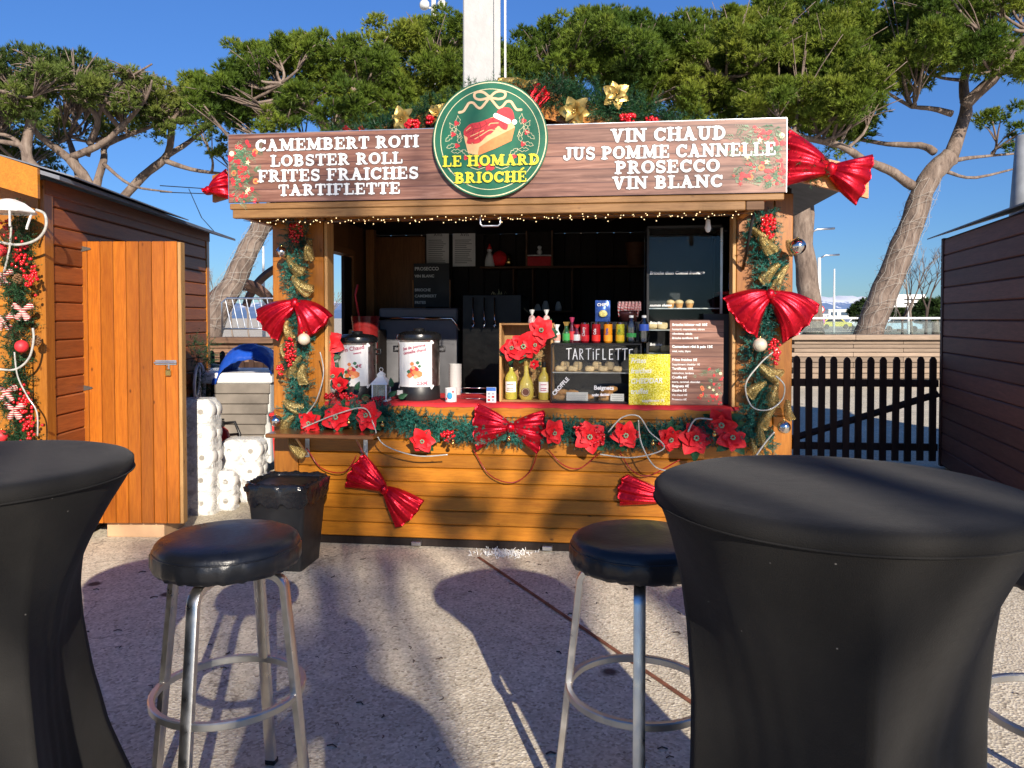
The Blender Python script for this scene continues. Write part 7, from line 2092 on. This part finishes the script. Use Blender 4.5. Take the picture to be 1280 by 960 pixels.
st1 = stool(-.816, 2.19, R(80), 'steel bar stool with round black seat standing before the dustbin')
stool(.369, 2.19, R(-10), 'steel bar stool with round black seat tucked beside the right bar table', st1)
stool(1.50, 2.06, R(48), 'steel bar stool mostly outside the right edge of the view', st1)

# ---------------------------------------------------------------- behind the viewer: what throws the soft shadows
def shade_tree(x, y, H_, seed, label):
    r_ = random.Random(seed); r = thing('bare_tree', label, 'tree', (x, y, 0)); m_ = MB()
    def br(p, d, l, rad, lv):
        q = p + d * l * .5 + Vector((r_.uniform(-1, 1), r_.uniform(-1, 1), 0)) * l * .05; e = p + d * l
        m_.tube([p, q, e], [rad, rad * .85, rad * .65], 7 if lv < 2 else 4, cap=False)
        if lv >= 5: return
        for k in range(3 if lv else 4):
            nd = (d + Vector((r_.uniform(-1, 1), r_.uniform(-1, 1), r_.uniform(-.1, .5))) * .45).normalized()
            br(e, nd, l * r_.uniform(.6, .8), rad * .55, lv + 1)
    br(Vector((0, 0, 0)), Vector((.02, 0, 1)), H_ * .33, H_ * .026, 0)
    part('branches', m_, M_bark_g, r, True)
shade_tree(3.95, -12, 8.6, 5, 'slender half-bare tree behind the viewer, seen only by its soft shadow')
tr = [o for o in COL.objects if o.get('label', '').startswith('slender half-bare')][0]
cl_ = []
for (lx, lz, dist, rr) in ((1.20, .20, 15.5, .18), (1.90, .18, 16.5, .20), (2.75, .72, 16, .16)):
    cl_.append(((K @ Vector((lx, 0, lz))) + SUN_DIR * dist - Vector((3.95, -12, 0)), rr))
ob('crown', crown_mesh('crown', cl_, M_bush, 77, 700, .14, .04), tr)

def photographer(x, y):
    """person standing behind the viewpoint, arms raised to hold a phone; in the picture only the shadow shows"""
    P = [(0, 0, .95), (0, .0, 1.12), (0, -.01, 1.30), (0, .0, 1.45), (0, .02, 1.53), (0, .03, 1.62), (0, .02, 1.72)]
    E = [(0, 1), (1, 2), (2, 3), (3, 4), (4, 5), (5, 6)]; Rr = [.155, .145, .16, .10, .062, .085, .075]
    def add(ps, rs_, root):
        for p, r_ in zip(ps, rs_):
            P.append(p); Rr.append(r_); E.append((root, len(P) - 1)); root = len(P) - 1
        return root
    hx = -x; hy = -.045 - y                      # where the phone is held, in the person's own frame
    for sd_ in (-1, 1):
        add([(sd_ * .10, 0, .88), (sd_ * .12, .02, .48), (sd_ * .13, -.02, .09), (sd_ * .14, .14, .045)], [.105, .065, .048, .042], 0)
        wx = hx + sd_ * .085
        w_ = add([(sd_ * .19, 0, 1.40), (sd_ * .34 + hx * .25, .10, 1.13), (wx, hy - .05, 1.37)], [.075, .052, .030], 3)
        palm = add([(wx - sd_ * .004, hy - .012, 1.41)], [.030], w_)
        for k in range(4):
            f0 = add([(wx - sd_ * .010, hy + .012, 1.455 - k * .020)], [.0095], palm)
            add([(wx - sd_ * (.030), hy + .016, 1.458 - k * .020), (wx - sd_ * (.046 - .004 * abs(k - 1)), hy + .010, 1.458 - k * .020)], [.0085, .0075], f0)
        add([(wx - sd_ * .020, hy - .03, 1.42), (wx - sd_ * .045, hy - .026, 1.44)], [.011, .009], palm)
    me = bpy.data.meshes.new('person'); me.from_pydata(P, E, [])
    o = bpy.data.objects.new('person', me); COL.objects.link(o)
    o.modifiers.new('skin', 'SKIN')
    for v, r_ in zip(me.skin_vertices[0].data, Rr): v.radius = (r_, r_ * (.72 if r_ > .12 else .95)); 
    me.skin_vertices[0].data[0].use_root = True
    sb = o.modifiers.new('sub', 'SUBSURF'); sb.levels = 2; sb.render_levels = 2
    dg = bpy.context.evaluated_depsgraph_get(); m2 = bpy.data.meshes.new_from_object(o.evaluated_get(dg))
    o.modifiers.clear(); o.data = m2
    m2.materials.clear()
    for m in (paint('navy_coat', (.02, .025, .04), .8), paint('skin', (.55, .32, .22), .5, var=.05), paint('dark_trousers', (.03, .03, .035), .8), paint('dark_shoes', (.015, .015, .015), .4)): m2.materials.append(m)
    for p in m2.polygons:
        c = p.center; p.use_smooth = True
        p.material_index = 1 if c.z > 1.50 or (c.y > hy - .03 and c.z > 1.3) else (3 if c.z < .10 else (2 if c.z < .86 else 0))
    o.location = (x, y, 0)
    tag(o, 'person in a dark coat standing behind the viewpoint holding up a phone', 'person')
    hm = MB(); hm.ball((0, .005, 1.70), .108, 18, 12, (.86, 1.0, .92)); hm.v = [(a, b2 - (.02 if c < 1.70 else 0), max(c, 1.60)) for a, b2, c in hm.v]
    part('hair', hm, paint('brown_hair', (.06, .035, .02), .6), o, True)
    fm = MB(); fm.ball((0, .118, 1.64), .013, 8, 6, (.8, 1, 1.4)); part('nose', fm, MATS['skin'], o, True)
    fm = MB(); [fm.ball((s_ * .032, .105, 1.668), .011, 8, 6) for s_ in (-1,)]; part('eye', fm, M_white, o, True)
    fm = MB(); fm.ball((.032, .105, 1.668), .011, 8, 6); part('eye', fm, M_white, o, True)
    for s_ in (-1, 1): part('ear', MB().ball((s_ * .087, .02, 1.65), .022, 8, 6, (.35, .8, 1.3)), MATS['skin'], o, True)
    fm = MB(); fm.ball((0, .108, 1.605), .018, 8, 6, (1.2, .4, .35)); part('mouth', fm, M_printred2, o, True)
    single('phone', MB().cbox(-.075, .075, -.032, -.024, -.036, .036, .003), M_black, 'black phone held up by the person behind the viewpoint', 'phone', (0, -.02, EYE))
photographer(.36, -.46)
